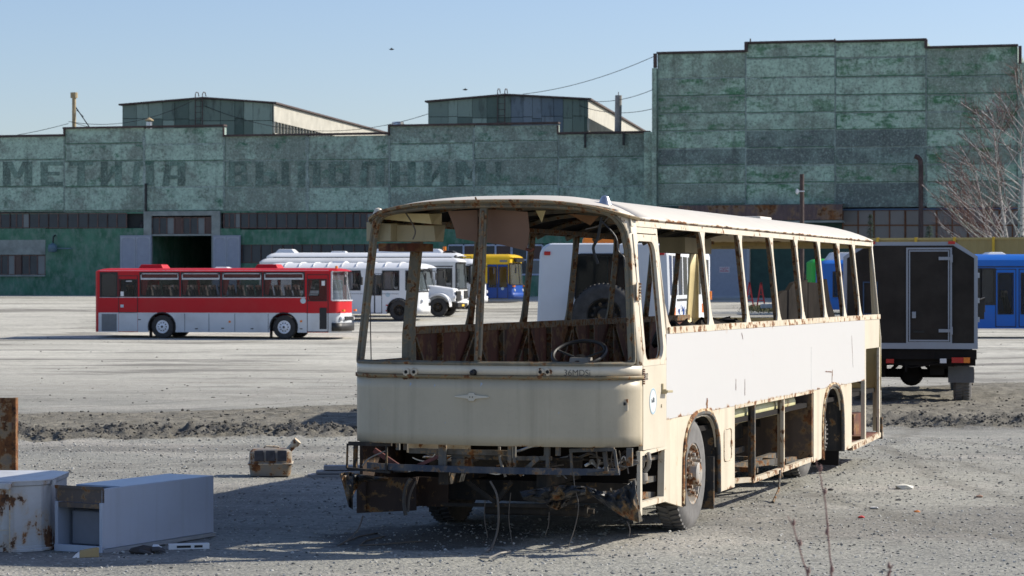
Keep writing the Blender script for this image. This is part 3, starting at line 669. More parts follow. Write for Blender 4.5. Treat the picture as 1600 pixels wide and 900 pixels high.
# roof lanterns: corrugated boxes with gabled fronts running back from the wall
def patchwork(name, a, b):
    t = NT(name); rr = t.geo('Random Per Island'); c = t.mix(rr, a, b)
    c = t.mix(t.math('MULTIPLY', t.ramp(t.noise(.9, 6, .7, t.mapping((1.5, 1.5, .35))), .52, .68), .8), c, (.03, .032, .03))
    c = t.mix(t.math('MULTIPLY', t.ramp(t.noise(2.2, 6, .7), .52, .7), .4), c, (.16, .19, .17))
    t.bump(t.noise(6, 3, .6), .2, .02)
    return t.set(color=c, rough=.85)
M['siding'] = patchwork('greenish cladding sheets', (.065, .10, .085), (.27, .34, .29))
M['siding_blue'] = patchwork('blue grey cladding sheets', (.10, .135, .165), (.19, .23, .265))
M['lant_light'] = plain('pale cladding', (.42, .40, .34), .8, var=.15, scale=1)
def lantern(name, D0, D1, xl, xr, ytop_l, ytop_m, ytop_r, xm, ybot, far_x, label, blue=None):
    A = W(xl, ybot, D0); L = thing(name, label, 'roof lantern', (A.x, A.y, 0), 0)
    zb = CAM_H-(ybot+20-HOR)*D0/F_PX
    X = lambda px, D=D0: (px-800)*D/F_PX-A.x
    Z = lambda py, D=D0: CAM_H-(py-HOR)*D/F_PX
    zl, zm, zr = Z(ytop_l), Z(ytop_m), Z(ytop_r)
    def top(x): 
        return zl+(zm-zl)*(x-X(xl))/(X(xm)-X(xl)) if x < X(xm) else zm+(zr-zm)*(x-X(xm))/(X(xr)-X(xm))
    mb = MB(); mbb = MB(); x = X(xl)
    while x < X(xr)-.2:
        w = min(random.choice([.7, .9, 1.1, 1.5]), X(xr)-x); zsplit = (zb+2.1)+random.uniform(-.1, .1)
        isb = blue and X(blue[0]) < x+w/2 < X(blue[1]); tgt = mbb if isb else mb
        j = random.uniform(-.03, .03)
        for a, b0, b1 in ((zb, zsplit, zsplit), (zsplit+.02, top(x), top(x+w))):
            tgt.hexa([(x+.012, j, a), (x+w-.012, j, a), (x+w-.012, .1, a), (x+.012, .1, a), (x+.012, j, b0-.02), (x+w-.012, j, b1-.02), (x+w-.012, .1, b1-.02), (x+.012, .1, b0-.02)])
        x += w
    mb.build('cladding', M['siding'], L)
    if mbb.v: mbb.build('newer_cladding', M['siding_blue'], L)
    dep = D1-D0; sh = far_x
    mb = MB(); mb.hexa([(X(xl), .12, zb), (X(xr)-.05, .12, zb), (X(xr)-.05+sh, dep, zb), (X(xl)+sh, dep, zb), (X(xl), .12, zl-.1), (X(xr)-.05, .12, zr-.1), (X(xr)-.05+sh, dep, zr-.1), (X(xl)+sh, dep, zl-.1)])
    mb.build('lantern_core', M['joint'], L)
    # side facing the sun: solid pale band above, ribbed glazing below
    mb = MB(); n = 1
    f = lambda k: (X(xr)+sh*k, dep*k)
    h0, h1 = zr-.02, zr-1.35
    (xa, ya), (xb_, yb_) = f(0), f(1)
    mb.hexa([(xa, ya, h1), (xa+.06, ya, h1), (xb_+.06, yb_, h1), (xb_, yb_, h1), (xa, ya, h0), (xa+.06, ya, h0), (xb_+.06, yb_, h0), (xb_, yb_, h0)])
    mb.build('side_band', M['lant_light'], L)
    mb = MB(); k = 0
    while k < 1:
        x_, y_ = f(k); mb.box(x_, x_+.12, y_, y_+.16, zb, h1-.02); k += .9/dep
    x_, y_ = f(0); mb.hexa([(x_, y_, zb+.9), (x_+.07, y_, zb+.9), (xb_+.07, yb_, zb+.9), (xb_, yb_, zb+.9), (x_, y_, zb+1.1), (x_+.07, y_, zb+1.1), (xb_+.07, yb_, zb+1.1), (xb_, yb_, zb+1.1)])
    mb.build('side_rib', M['lant_light'], L)
    mb = MB()
    for a, b, za, zb2 in ((xl, xm, zl, zm), (xm, xr, zm, zr)):
        xa, xb = X(a)-(.25 if a == xl else 0), X(b)+(.25 if b == xr else 0)
        mb.hexa([(xa, -.25, za), (xb, -.25, zb2), (xb+sh, dep, zb2), (xa+sh, dep, za), (xa, -.25, za+.12), (xb, -.25, zb2+.12), (xb+sh, dep, zb2+.12), (xa+sh, dep, za+.12)])
    mb.build('roof', M['cap'], L)
    mb = MB(); xm_ = X(xm)-.6
    for dx in (0, .54):
        mb.tube([(xm_+dx, -.2, zb), (xm_+dx, -.2, zm+.3), (xm_+dx+.05, -.1, zm+.48), (xm_+dx+.16, .15, zm+.48), (xm_+dx+.2, .4, zm+.2)], .035)
    for q in np.arange(zb+.4, zm+.1, .45): mb.tube([(xm_, -.2, q), (xm_+.54, -.2, q)], .02, 5)
    mb.build('ladder', M['cap'], L)
    return L
lantern('roof_lantern', 186, 262, 191, 427, 165, 154, 162, 318, 210, 14.0, 'clad roof lantern with ladder above the faded slogan, left one', None)
lantern('roof_lantern', 182, 262, 669, 918, 160, 149, 156, 790, 207, 13.1, 'clad roof lantern with patched blue sheets beside the pale flue', (800, 885))
# flues, masts and their wires
def at_wall(wl, px, off): p = wl.A+wl.d*wl.u(px)+Vector((-wl.d.y, wl.d.x))*off; return p
M['mast'] = plain('yellowed mast paint', (.36, .28, .16), .7, var=.3)
p = at_wall(WL, 107, 1.0); mt = thing('roof_mast', 'yellowed capped pipe standing on the parapet at far left', 'mast', (p.x, p.y, WL.z(107, 200)), 0)
h = WL.z(107, 143)-WL.z(107, 200)
mb = MB(); mb.cyl((0, 0, -.5), (0, 0, h), .15, 12); mb.build('pipe', M['mast'], mt)
mb = MB(); mb.cyl((0, 0, h-.4), (0, 0, h), .27, 12); mb.build('pipe_cap', M['mast'], mt)
mb = MB(); mb.beam((0, 0, 1.8), (1.3, 0, -.1), .07); mb.beam((0.2, 0, 1.4), (.7, 0, .9), .05); mb.build('stay', M['black'], mt)
p = at_wall(WL, 225, 1.0); vt = thing('roof_vent', 'small capped vent pipe on the roof in front of the left lantern', 'vent', (p.x, p.y, WL.z(225, 199)), 0)
mb = MB(); mb.cyl((0, 0, -.3), (0, 0, .45), .22, 12); mb.build('pipe', M['chrome'], vt); mb = MB(); mb.lathe([(.01, .8), (.32, .62), (.32, .55), (.01, .5)], 12, 'z'); mb.build('hood', M['mast'], vt)
p = at_wall(WL, 960, 1.2); fl = thing('flue_pipe', 'thick pale grey flue pipe standing on the roof by the right lantern', 'flue', (p.x, p.y, WL.z(960, 207)), 0)
h = WL.z(960, 147)-WL.z(960, 207); mb = MB(); mb.cyl((0, 0, -.4), (.05, 0, h), .24, 14); mb.cyl((.05, 0, h), (.05, 0, h+.25), .03, 6); mb.build('pipe', plain('galvanised flue', (.28, .27, .25), .6, var=.3), fl)
p = at_wall(WL, 547, 12); fn = thing('roof_fan', 'small grey fan box on the far roof edge beside the left lantern', 'fan', (p.x, p.y, W(547, 208, p.y).z), 0)
mb = MB(); mb.lathe([(.02, .9), (.45, .85), (.5, .4), (.35, .1), (.35, -.3)], 12, 'z'); mb.build('fan_housing', M['chrome'], fn)
p = at_wall(WR, 1439, -1.3); cp = thing('stove_pipe', 'rusty brown pipe with a bent top rising before the tall block', 'pipe', (p.x, p.y, gz(p.x, p.y)), 0)
D = p.y; zt = W(1439, 244, D).z-cp.location.z
mb = MB(); mb.tube([(0.1, 0, 0), (0.1, 0, zt-.6), (.06, 0, zt-.25), (-.08, 0, zt-.08), (-.3, 0, zt)], .16, 12); mb.build('pipe', M['cap'], cp)
p = G(1253, 146); lp = thing('lamp_post', 'dark wooden pole with a small white insulator before the tall block', 'pole', p, 0)
zt = W(1253, 272, 146).z-p.z; mb = MB(); mb.cyl((0, 0, 0), (0, 0, zt), .13, 10); mb.build('pole', M['cap'], lp)
mb = MB(); z = W(1253, 299, 146).z-p.z; mb.beam((-.32, -.15, z), (.15, -.15, z), .07); mb.lathe([(.01, .15), (.09, .1), (.1, -.1), (.01, -.2)], 8, 'z', (-.3, -.15, z)); mb.build('insulator', M['white_metal'], lp)
mb = MB(); mb.beam((0, 0, zt*.25), (1.5, .2, 0), .14); mb.build('brace', M['cap'], lp)
def cable(name, pts, label, sag=.4, r=.022):
    a, b = Vector(pts[0]), Vector(pts[1]); mb = MB()
    mb.tube([a.lerp(b, k/16)-Vector((0, 0, sag*4*(k/16)*(1-k/16))) for k in range(17)], r, 5)
    return tag(mb.build(name, M['black']), label, 'cable', 'overhead cables above the factory roofs')
cable('cable', [W(1022, 88, 163), W(817, 147, 184)], 'overhead cable from the tall block corner to the right lantern')
cable('cable', [W(1020, 140, 164), W(905, 156, 182)], 'middle cable between the tall block and the lantern roof')
cable('cable', [W(1020, 170, 166), W(905, 165, 182)], 'lowest cable sagging between the tall block and the pale flue')
cable('cable', [W(669, 178, 182), W(318, 165, 186)], 'cable slung between the two roof lanterns', 1.6)
cable('cable', [W(107, 190, 181), W(300, 158, 185)], 'cable from the capped mast up to the left lantern', .8)
cable('cable', [W(107, 193, 181), W(-120, 222, 180)], 'cable from the capped mast out past the left edge', .4)
cable('cable', [W(112, 190, 181), W(191, 198, 185)], 'slack cable low beside the capped mast', .3)
# ---------------------------------------------------------------- coach building
def fpath(Wd, rc, bulge, n=7, rx=None, m=8):
    """front outline from y=-Wd/2 to +Wd/2: straight-ish bulged front, elliptic corners; x grows rearward"""
    rx = rx or rc; h = Wd/2; e = h-rc; pts = []
    for k in range(n+1):
        a = R(90*(1-k/n)); pts.append((bulge+rx-rx*math.cos(a), -(e+rc*math.sin(a))))
    for k in range(1, m):
        y = -e+2*e*k/m; pts.append((bulge*(y/e)**2, y))
    for k in range(n+1):
        a = R(90*k/n); pts.append((bulge+rx-rx*math.cos(a), e+rc*math.sin(a)))
    return pts
def fill_sides(f, r, st=.5):
    def seg(a, b):
        n = max(1, int(math.hypot(b[0]-a[0], b[1]-a[1])/st)); return [(a[0]+(b[0]-a[0])*k/n, a[1]+(b[1]-a[1])*k/n) for k in range(1, n)]
    return f+seg(f[-1], r[0])+r+seg(r[-1], f[0])
def outline(L, Wd, rc, bulge, rrc, rb):
    f = fpath(Wd, rc, bulge); r = [(L-x, -y) for x, y in fpath(Wd, rrc, rb)]
    return fill_sides(f, r)
def roof_mesh(mb, ol, L, ze, ztop, sp0, sp1, p=2.6, rings=9, zedge=None):
    rows = []
    for k in range(rings+1):
        t = (k/rings)**1.6; row = []
        for (x, y) in ol+[ol[0]]:
            sx = min(max(x, sp0), sp1); zz = zedge(x, y) if zedge else ze
            row.append((x+(sx-x)*t, y*(1-t), zz+(ztop-zz)*(1-(1-t)**p)))
        rows.append(row)
    mb.grid(rows)
def wall_holes(mb, x0, x1, z0, z1, holes, y0, y1):
    xs = sorted({x0, x1, *[v for h in holes for v in h[:2] if x0 < v < x1]}); zs = sorted({z0, z1, *[v for h in holes for v in h[2:] if z0 < v < z1]})
    for a, b in zip(xs[:-1], xs[1:]):
        run = None
        for c, d in list(zip(zs[:-1], zs[1:]))+[(None, None)]:
            solid = c is not None and not any(h[0]-1e-6 <= a and b <= h[1]+1e-6 and h[2]-1e-6 <= c and d <= h[3]+1e-6 for h in holes)
            if solid: run = (run[0], d) if run else (c, d)
            elif run: mb.box(a, b, y0, y1, run[0], run[1]); run = None
def arch_panel(mb, x0, x1, z0, z1, arches, y0, y1):
    pts = [(x0, z0)]
    for (xc, r, zc) in sorted(arches):
        if z0 > zc: aa = math.asin((z0-zc)/r)
        else: pts.append((xc-r, z0)); aa = 0
        for k in range(13):
            a = math.pi-aa-(math.pi-2*aa)*k/12; pts.append((xc+r*math.cos(a), zc+r*math.sin(a)))
        if z0 <= zc: pts.append((xc+r, z0))
    pts += [(x1, z0), (x1, z1), (x0, z1)]
    mb.prism([(x, y0, z) for x, z in pts], (0, y1-y0, 0))
def wheel(parent, x, y, r, w, side, rimmat, tread=False, hub='cap', tyre='rubber', grey=None, z=None):
    """side=+1: outer face towards +y"""
    z = r if z is None else z; s = side; ri = r*.56
    prof = [(ri, -w/2*s), (ri+.02, -w/2*s*.95), (r*.8, -w/2*s), (r*.93, -w/2*s*.93), (r, -w/2*s*.72), (r, w/2*s*.72), (r*.93, w/2*s*.93), (r*.8, w/2*s), (ri+.02, w/2*s*.95), (ri, w/2*s)]
    mb = MB(); mb.lathe(prof, 44, 'y', (x, y, z))
    if tread:
        n = 46
        for k in range(n):
            for half in (-1, 1):
                a = 2*math.pi*(k+(.5 if half > 0 else 0))/n
                c = Vector((x+r*math.cos(a), y+half*w*.2, z+r*math.sin(a)))
                t = Vector((-math.sin(a), 0, math.cos(a))); 
                mb.beam(c+Vector((0, -half*w*.16, 0)), c+Vector((0, half*w*.17, 0))-t*.03, r*.055, .035, up=(math.cos(a), 0, math.sin(a)))
    tyre_o = mb.build('wheel', M[tyre], parent, smooth_=True)
    yo = y+w/2*s
    mb = MB()
    if hub == 'cap':
        mb.lathe([(ri+.01, yo-.01*s), (ri*.9, yo+.0*s), (ri*.8, yo-.02*s), (ri*.45, yo+.02*s), (ri*.3, yo+.05*s), (ri*.12, yo+.05*s), (.005, yo+.045*s)], 28, 'y', (x, 0, z))
    else:
        mb.lathe([(ri+.012, yo-.005*s), (ri*.93, yo-.01*s), (ri*.9, yo-.09*s), (ri*.74, yo-.11*s), (ri*.62, yo-.05*s), (ri*.52, yo-.04*s), (ri*.4, yo-.06*s), (ri*.36, yo+.05*s), (ri*.3, yo+.06*s), (.005, yo+.055*s)], 32, 'y', (x, 0, z))
        for k in range(10):
            a = 2*math.pi*k/10; px_, pz_ = x+ri*.66*math.cos(a), z+ri*.66*math.sin(a)
            mb.cyl((px_, yo-.07*s, pz_), (px_, yo+.03*s, pz_), .018, 6)
            mb.cyl((px_, yo-.06*s, pz_), (px_, yo-.01*s, pz_), .03, 6)
    mb.build('rim', M[rimmat], tyre_o, smooth_=True)
    if hub == 'cap':
        mb = MB()
        for k in range(10):
            a = 2*math.pi*k/10; mb.box(x+ri*.62*math.cos(a)-.02, x+ri*.62*math.cos(a)+.02, yo-.02, yo+.02, z+ri*.62*math.sin(a)-.02, z+ri*.62*math.sin(a)+.02)
        mb.cyl((x, yo, z), (x, yo+.06*s, z), .05, 10); mb.build('hub_cap', M['black'], tyre_o)
    return tyre_o
def seat(parent, x, y, col, w=.95, z=.95, head=True):
    mb = MB(); mb.hexa([(x, y-w/2, z), (x+.5, y-w/2, z), (x+.5, y+w/2, z), (x, y+w/2, z), (x, y-w/2, z+.14), (x+.5, y-w/2, z+.12), (x+.5, y+w/2, z+.12), (x, y+w/2, z+.14)])
    for s in (-1, 1):
        c = y+s*w*.25; h = w*.22
        mb.hexa([(x+.42, c-h, z), (x+.54, c-h, z), (x+.54, c+h, z), (x+.42, c+h, z), (x+.62, c-h*.85, z+.78), (x+.7, c-h*.85, z+.78), (x+.7, c+h*.85, z+.78), (x+.62, c+h*.85, z+.78)])
    o = mb.build('seat', M[col], parent, bevel=.03)
    if head:
        mb = MB()
        for s in (-1, 1):
            c = y+s*w*.25; mb.box(x+.59, x+.71, c-.12, c+.12, z+.6, z+.86)
        mb.build('headrest', M['seat_pale'], o, bevel=.03)
M['seat_dark'] = plain('grey seat cloth', (.07, .065, .065), .9)
M['seat_pale'] = plain('pale seat cover', (.75, .6, .52), .9)
M['curtain_red'] = plain('dark red curtain', (.28, .04, .045), .9)
M['curtain_white'] = plain('white curtain', (.55, .5, .52), .9)
M['floor_dark'] = plain('coach floor', (.05, .045, .045), .9)
M['gasket'] = plain('window rubber', (.015, .015, .016), .6)
M['alu'] = plain('aluminium strip', (.58, .58, .6), .45)
M['hub_white'] = plain('pale wheel cover', (.78, .8, .84), .45)
M['plate'] = plain('yellow number plate', (.8, .5, .04), .5)
M['head_glass'] = plain('headlamp glass', (.7, .72, .75), .12, spec=.8)

def bus(name, label, loc, rz, c, group=None):
    """c: L,W,z0,zb (belt),ze (eave),zt, upper/lower mats, split, windows [(x0,x1,z0,z1)], doors, wheels..."""
    B = thing(name, label, 'bus', loc, rz, group); L, Wd = c['L'], c['W']; h = Wd/2
    z0, ze, zt = c['z0'], c['ze'], c['zt']; split = c.get('split', z0+.01); rc = c.get('rc', .3); bg = c.get('bulge', .1)
    xa = rc+bg; xb = L-.25
    up, lo = M[c['up']], M[c['lo']]; th = .05
    arches = [(x, c.get('ar', .62), .5) for x in c['wheels']]
    zmid = c.get('zarch', 1.2)
    for s in (1, -1):
        wins = c['win'] if s > 0 else c.get('win2', c['win']); doors = c.get('doors', []) if s > 0 else c.get('doors2', [])
        y0, y1 = s*(h-th), s*h
        holes = [w[:4] for w in wins]+[d[:4] for d in doors]
        low = MB()
        cuts = sorted([d[:2] for d in doors]); x = xa
        for d in cuts+[(xb, xb)]:
            if d[0]-x > .02:
                arch_panel(low, x, d[0], z0, zmid, [a for a in arches if x < a[0] < d[0]], y0, y1)
            x = max(x, d[1])
        for d in doors: low.box(d[0], d[1], y0, y1, z0, d[2]) if d[2] > z0+.02 else None
        low.build('lower_panel', lo if split >= zmid-.01 else up, B)
        mb = MB(); wall_holes(mb, xa, xb, zmid, ze, holes, y0, y1)
        mb.build('side_panel', up, B)
        for (a, b, c0, c1, *_) in wins:
            mb = MB(); ring(mb, (a-.03, b+.03, c0-.03, c1+.03), (a+.03, b-.03, c0+.03, c1-.03), .12, s*(h-.02), s*(h+.012)); fr = mb.build('window', M[_[0] if _ else 'gasket'], B)
            mb = MB(); mb.box(a, b, s*(h-.03), s*(h-.022), c0, c1); mb.build('pane', M[_[1] if len(_) > 1 else 'glass_tint'], fr)
            if c.get('transom') and len(_) < 2:
                mb = MB(); zt_ = c['transom']; mb.box(a+.03, b-.03, s*(h-.018), s*(h+.015), zt_-.035, zt_+.035)
                mb.box(a+.03, b-.03, s*(h-.018), s*(h+.012), c1-.06, c1-.03); mb.box(a+.03, a+.06, s*(h-.018), s*(h+.012), zt_, c1-.06); mb.box(b-.06, b-.03, s*(h-.018), s*(h+.012), zt_, c1-.06); mb.build('transom_bar', M['alu'], fr)
                mb = MB(); mb.box(a+.05, b-.05, s*(h-.06), s*(h-.045), zt_, c1); mb.build('curtain', M[c.get('curtain', 'curtain_red')], fr)
        for (a, b, c0, c1, mat, gl) in doors:
            dm = MB(); ring(dm, (a+.012, b-.012, c0+.01, c1-.012), gl if isinstance(gl, tuple) else (a+.1, b-.1, c0+.1, c1-.1), .08, s*(h-.045), s*(h+.008)); dr = dm.build('door', M[mat], B)
            g_ = gl if isinstance(gl, tuple) else (a+.1, b-.1, c0+.1, c1-.1)
            k = MB(); ring(k, (g_[0]-.03, g_[1]+.03, g_[2]-.03, g_[3]+.03), g_, .08, s*(h+.009), s*(h+.02)); k.build('door_gasket', M['gasket'], dr)
            k = MB(); ring(k, (a+.002, b-.002, c0+.002, c1-.002), (a+.028, b-.028, c0+.028, c1-.028), .03, s*(h+.0085), s*(h+.0125)); k.build('door_seal', M['gasket'], dr)
            k = MB(); k.box(g_[0], g_[1], s*(h-.035), s*(h-.03), g_[2], g_[3]); k.build('pane', M['glass_tint'], dr)
        for (a, b, c0, c1, mat) in c.get('strips', []):
            k = MB(); k.box(a, b, s*(h+.001), s*(h+.012), c0, c1); k.build('trim_strip', M[mat], B)
        if split < zmid-.01 or c.get('lower_skin'):
            pass
        if split > z0+.05 and split < zmid-.01:
            k = MB(); x = xa
            for d in cuts+[(xb, xb)]:
                if d[0]-x > .02: arch_panel(k, x, d[0], z0, split, [q for q in arches if x < q[0] < d[0]], s*(h+.001), s*(h+.008))
                x = max(x, d[1])
            k.build('lower_skin', lo, B)
        for (xc, r, zc) in arches:
            k = MB(); k.tube([(xc+(r+.0)*math.cos(R(a)), s*(h+.005), zc+(r)*math.sin(R(a))) for a in range(-15, 196, 15)], .03, 6); k.build('arch_lip', M['gasket'], B)
    # ends
    rake = c.get('rake', .08); ws0, ws1 = c['ws']
    fo = lambda z: rake*max(0, z-ws0)
    def fr_rows(z_a, z_b, n, off=0):
        rows = []
        for k in range(n+1):
            z = z_a+(z_b-z_a)*k/n; rows.append([(x+fo(z)*(1-min(1, max(0, (x-bg)/rc)))-off*(x < bg+rc*.9), y*(1+off/h*.5), z) for x, y in fpath(Wd, rc, bg)])
        return rows
    zs = [(z0, min(split, ws0), lo), (min(split, ws0), ws0, M[c.get('front_up', c['up'])]), (ws1, ze, up)]
    for a, b, m in zs:
        if b-a > .02:
            mb = MB(); mb.grid(fr_rows(a, b, 3)); mb.build('front_panel', m, B, smooth_=True)
    mb = MB(); mb.grid(fr_rows(ws0, ws1, 5)); wsn = mb.build('windscreen', M['glass_clear'], B, smooth_=True)
    mb = MB()
    for z in (ws0, ws1): mb.tube([(x-.01, y, z) for x, y, _ in fr_rows(z, z+.001, 1)[0]], .03, 5)
    if c.get('split_ws', True):
        r0, r1 = fr_rows(ws0, ws1, 1); i = len(r0)//2; mb.tube([(r0[i][0]-.01, 0, ws0), (r1[i][0]-.01, 0, ws1)], .03, 5)
    for j in (0, -1):
        r0, r1 = fr_rows(ws0, ws1, 1); mb.tube([r0[j], r1[j]], .04, 5)
    mb.build('windscreen_frame', M[c.get('wsf', 'gasket')], wsn)
    mb = MB(); rows = [[(L-x, y, z) for x, y in fpath(Wd, .25, .05)] for z in (z0, ze)]; mb.grid(rows); mb.build('rear_panel', up, B, smooth_=True)
    mb = MB(); roof_mesh(mb, outline(L, Wd, rc, bg, .25, .05), L, ze, zt, 1.2, L-1.0, p=c.get('rp', 4.5)); 
    mb.build('roof', M[c.get('roofm', c['up'])], B, smooth_=True)
    mb = MB(); mb.box(xa, xb, -h+th, h-th, .85, .9); mb.box(xa, xb, -h+.3, h-.3, z0+.05, .85); mb.build('floor', M['floor_dark'], B)
    if c.get('seats'):
        x = 1.9
        while x < L-1.2:
            if not any(d[0]-.2 < x+.3 < d[1]+.2 for d in c.get('doors', [])): seat(B, x, .68, 'seat_dark', z=c.get('sz', .95))
            seat(B, x, -.68, 'seat_dark', z=c.get('sz', .95)); x += c['seats']
    for x in c['wheels']:
        for s in (1, -1): wheel(B, x, s*(h-.2), c.get('wr', .5), .29, s, c.get('rim', 'hub_white'), hub=c.get('hub', 'cap'))
    for x in c['wheels']:
        k = MB(); k.cyl((x, -h+.2, .5), (x, h-.2, .5), .09, 8); k.build('axle', M['dark_metal'], B)
    # front furniture
    if c.get('bumper'):
        a, b, m = c['bumper']; mb = MB(); mb.grid([[(x-.06 if x < bg+rc*.8 else x, y*1.01, z) for x, y in fpath(Wd, rc, bg)] for z in (a, b)]); mb.build('bumper', M[m], B, smooth_=True, solid=.09)
    for y in (-.85, .85):
        for dy in ((-.13, .13) if c.get('twin') else (0,)):
            mb = MB(); zc = c.get('lamp_z', .85); mb.lathe([(.005, bg*.6-.045), (.07, bg*.6-.035), (.09, bg*.6-.01), (.1, bg*.6+.04)], 16, 'x', (0, y+dy, zc)); mb.build('headlight', M['head_glass'], B, smooth_=True)
    if c.get('plate', True):
        mb = MB(); mb.box(-.09, -.075, -.26, .26, c.get('plate_z', .5)-.06, c.get('plate_z', .5)+.06); mb.build('number_plate', M['plate'], B)
    for s in (1, -1):
        mb = MB(); zc = (ws0+ws1)/2+.25; mb.tube([(xa*.5, s*h*.97, ws1-.05), (-.12, s*(h+.12), ws1-.02), (-.15, s*(h+.16), zc+.1)], .02, 6)
        mb.box(-.2, -.14, s*(h+.16)-.1, s*(h+.16)+.1, zc-.2, zc+.14); mb.build('mirror', M['black'], B, bevel=.02)
    return B
def roof_box(B, name, x0, x1, y0, y1, z0, z1, mat, tp=.12):
    mb = MB(); mb.hexa([(x0, y0, z0), (x1, y0, z0), (x1, y1, z0), (x0, y1, z0), (x0+tp, y0+tp*.6, z1), (x1-tp, y0+tp*.6, z1), (x1-tp, y1-tp*.6, z1), (x0+tp, y1-tp*.6, z1)])
    return mb.build(name, M[mat], B, bevel=.03)

M['bus_red'] = coachpaint('red coach paint', (.49, .005, .012), .13, rough=.4)
M['bus_white_low'] = coachpaint('off white skirt paint', (.60, .63, .66), .3)
M['bus_white'] = coachpaint('white coach paint', (.74, .75, .76), .12)
M['bus_white2'] = coachpaint('white bus paint with road dust', (.70, .70, .69), .3)
M['bus_yellow'] = coachpaint('yellow bus paint', (.78, .48, .012), .1)
M['bus_blue'] = coachpaint('blue bus paint', (.01, .07, .34), .12)
M['bus_blue2'] = coachpaint('bright blue bus paint', (.006, .125, .50), .12)
M['bus_green'] = coachpaint('green bus paint', (.02, .42, .05), .1)
M['truck_white'] = coachpaint('white box body paint', (.66, .69, .73), .2)
M['louvre'] = plain('grey louvre grille', (.16, .18, .2), .5)

def rx(px): return 11-(px-152)/35.5
red = dict(L=11, W=2.5, z0=.27, ze=2.86, zt=3.0, up='bus_red', lo='bus_white_low', split=1.09, zarch=1.12, ar=.6, rc=.3, bulge=.16,
    win=[(rx(a), rx(b), 1.8, 2.8) for a, b in ((288.5, 227), (353, 292), (418, 356), (483.5, 421))]+[(rx(190.5), rx(164), 1.78, 2.8, 'gasket', 'glass_dark')],
    doors=[(rx(521)+.0, rx(488), .3, 2.72, 'bus_red', (rx(517.5), rx(490), 1.62, 2.5)), (rx(223.5), rx(192.5), 1.09, 2.68, 'bus_red', (rx(221.5), rx(194.5), 1.8, 2.5))],
    transom=2.54, ws=(1.62, 2.84), rake=.2, wheels=[rx(452), rx(261.5)], seats=.83, sz=1.42, bumper=(.34, .68, 'black'), twin=True, lamp_z=.86, plate_z=.42, wsf='alu',
    strips=[(rx(486), 10.7, 1.735, 1.765, 'alu'), (rx(486), 10.7, 1.075, 1.1, 'alu'), (.6, 10.7, 2.885, 2.9, 'alu')], roofm='bus_red', rp=5)
red['doors2'] = [(.55, 1.3, .5, 2.7, 'bus_red', (.62, 1.22, 1.62, 2.5))]
c0 = W(352, 528, 104.3); rz = R(169.5)
B = bus('coach', 'red and white coach parked side on in front of the factory gate', (c0.x+5.5*math.cos(R(-10.5)), 104.3+5.5*math.sin(R(-10.5)), 0.02), rz, red)
for a, b in ((255, 214), (436, 398)): roof_box(B, 'roof_hatch', rx(a), rx(b), -.5, .5, 2.97, 3.16, 'bus_red')
roof_box(B, 'roof_vent', rx(356), rx(331), -.3, .3, 2.98, 3.05, 'bus_white')
mb = MB(); mb.box(rx(190), rx(166), 1.251, 1.262, .3, 1.04)
for k in range(16): z = .34+k*.043; mb.box(rx(189), rx(167), 1.262, 1.27, z, z+.018)
mb.build('louvre', M['louvre'], B)
mb = MB(); mb.box(rx(520.6), rx(488.4), 1.259, 1.262, .3, 1.085); mb.build('door_skirt', M['bus_white_low'], B)
mb = MB(); mb.box(rx(223), rx(193), 1.2585, 1.2605, .3, 1.07); mb.build('door_skirt', M['bus_white_low'], B)
mb = MB(); mb.box(rx(518.5), rx(507.5), 1.2635, 1.275, .42, 1.32); dl = mb.build('door_lower_window', M['gasket'], B, bevel=.03)
for px in (297.5, 335.5, 376, 428): 
    mb = MB(); mb.box(rx(px)-.008, rx(px)+.008, 1.259, 1.264, .3, 1.07); mb.build('locker_seam', M['gasket'], B)
for px, z, r in ((368, .72, .05), (479, .75, .05)):
    mb = MB(); mb.cyl((rx(px), 1.255, z), (rx(px), 1.275, z), r, 12); mb.build('side_reflector', M['lens_orange'], B)
for px, z in ((316, .42), (403, .43), (357, .44), (479, .43), (226, .8)):
    mb = MB(); mb.box(rx(px)-.06, rx(px)+.06, 1.257, 1.27, z-.02, z+.02); mb.build('locker_handle', M['black'], B)
mb = MB(); mb.cyl((rx(482), 1.255, 1.61), (rx(482), 1.268, 1.61), .12, 20); mb.build('round_badge', M['badge_blue'], B)
mb = MB(); mb.box(rx(201), rx(196), 1.262, 1.27, 1.32, 1.44); mb.build('number_sticker', M['badge_blue'], B)
for px, z in ((198.5, 1.9), (513, 2.35)):
    mb = MB(); mb.box(rx(px)-.07, rx(px)+.07, 1.24, 1.262, z-.1, z+.1); mb.build('notice_sticker', M['white_metal'], B)
for px in (209.5, 206): pass
mb = MB(); mb.box(rx(214), rx(204.5), 1.24, 1.262, 2.42, 2.46); mb.build('door_grip', M['alu'], B)
mb = MB(); mb.lathe([(.005, .12), (.06, .1), (.07, 0)], 10, 'z', (.35, .9, 2.97)); mb.build('marker_lamp', M['lens_orange'], B)
for s in (1, -1):
    mb = MB(); mb.box(-.03, .07, s*1.0-.1, s*1.0+.1, 1.16, 1.24); mb.build('turn_signal', M['lens_orange'], B)
mb = MB(); mb.box(.0, .05, -.7, .7, .78, .94); mb.build('grille', M['black'], B)
for px, dz in ((241, .35), (430, .35)):
    mb = MB(); mb.box(rx(px)-.02, rx(px)+.02, .85, 1.15, .06, .45); mb.build('mud_flap', M['black'], B)
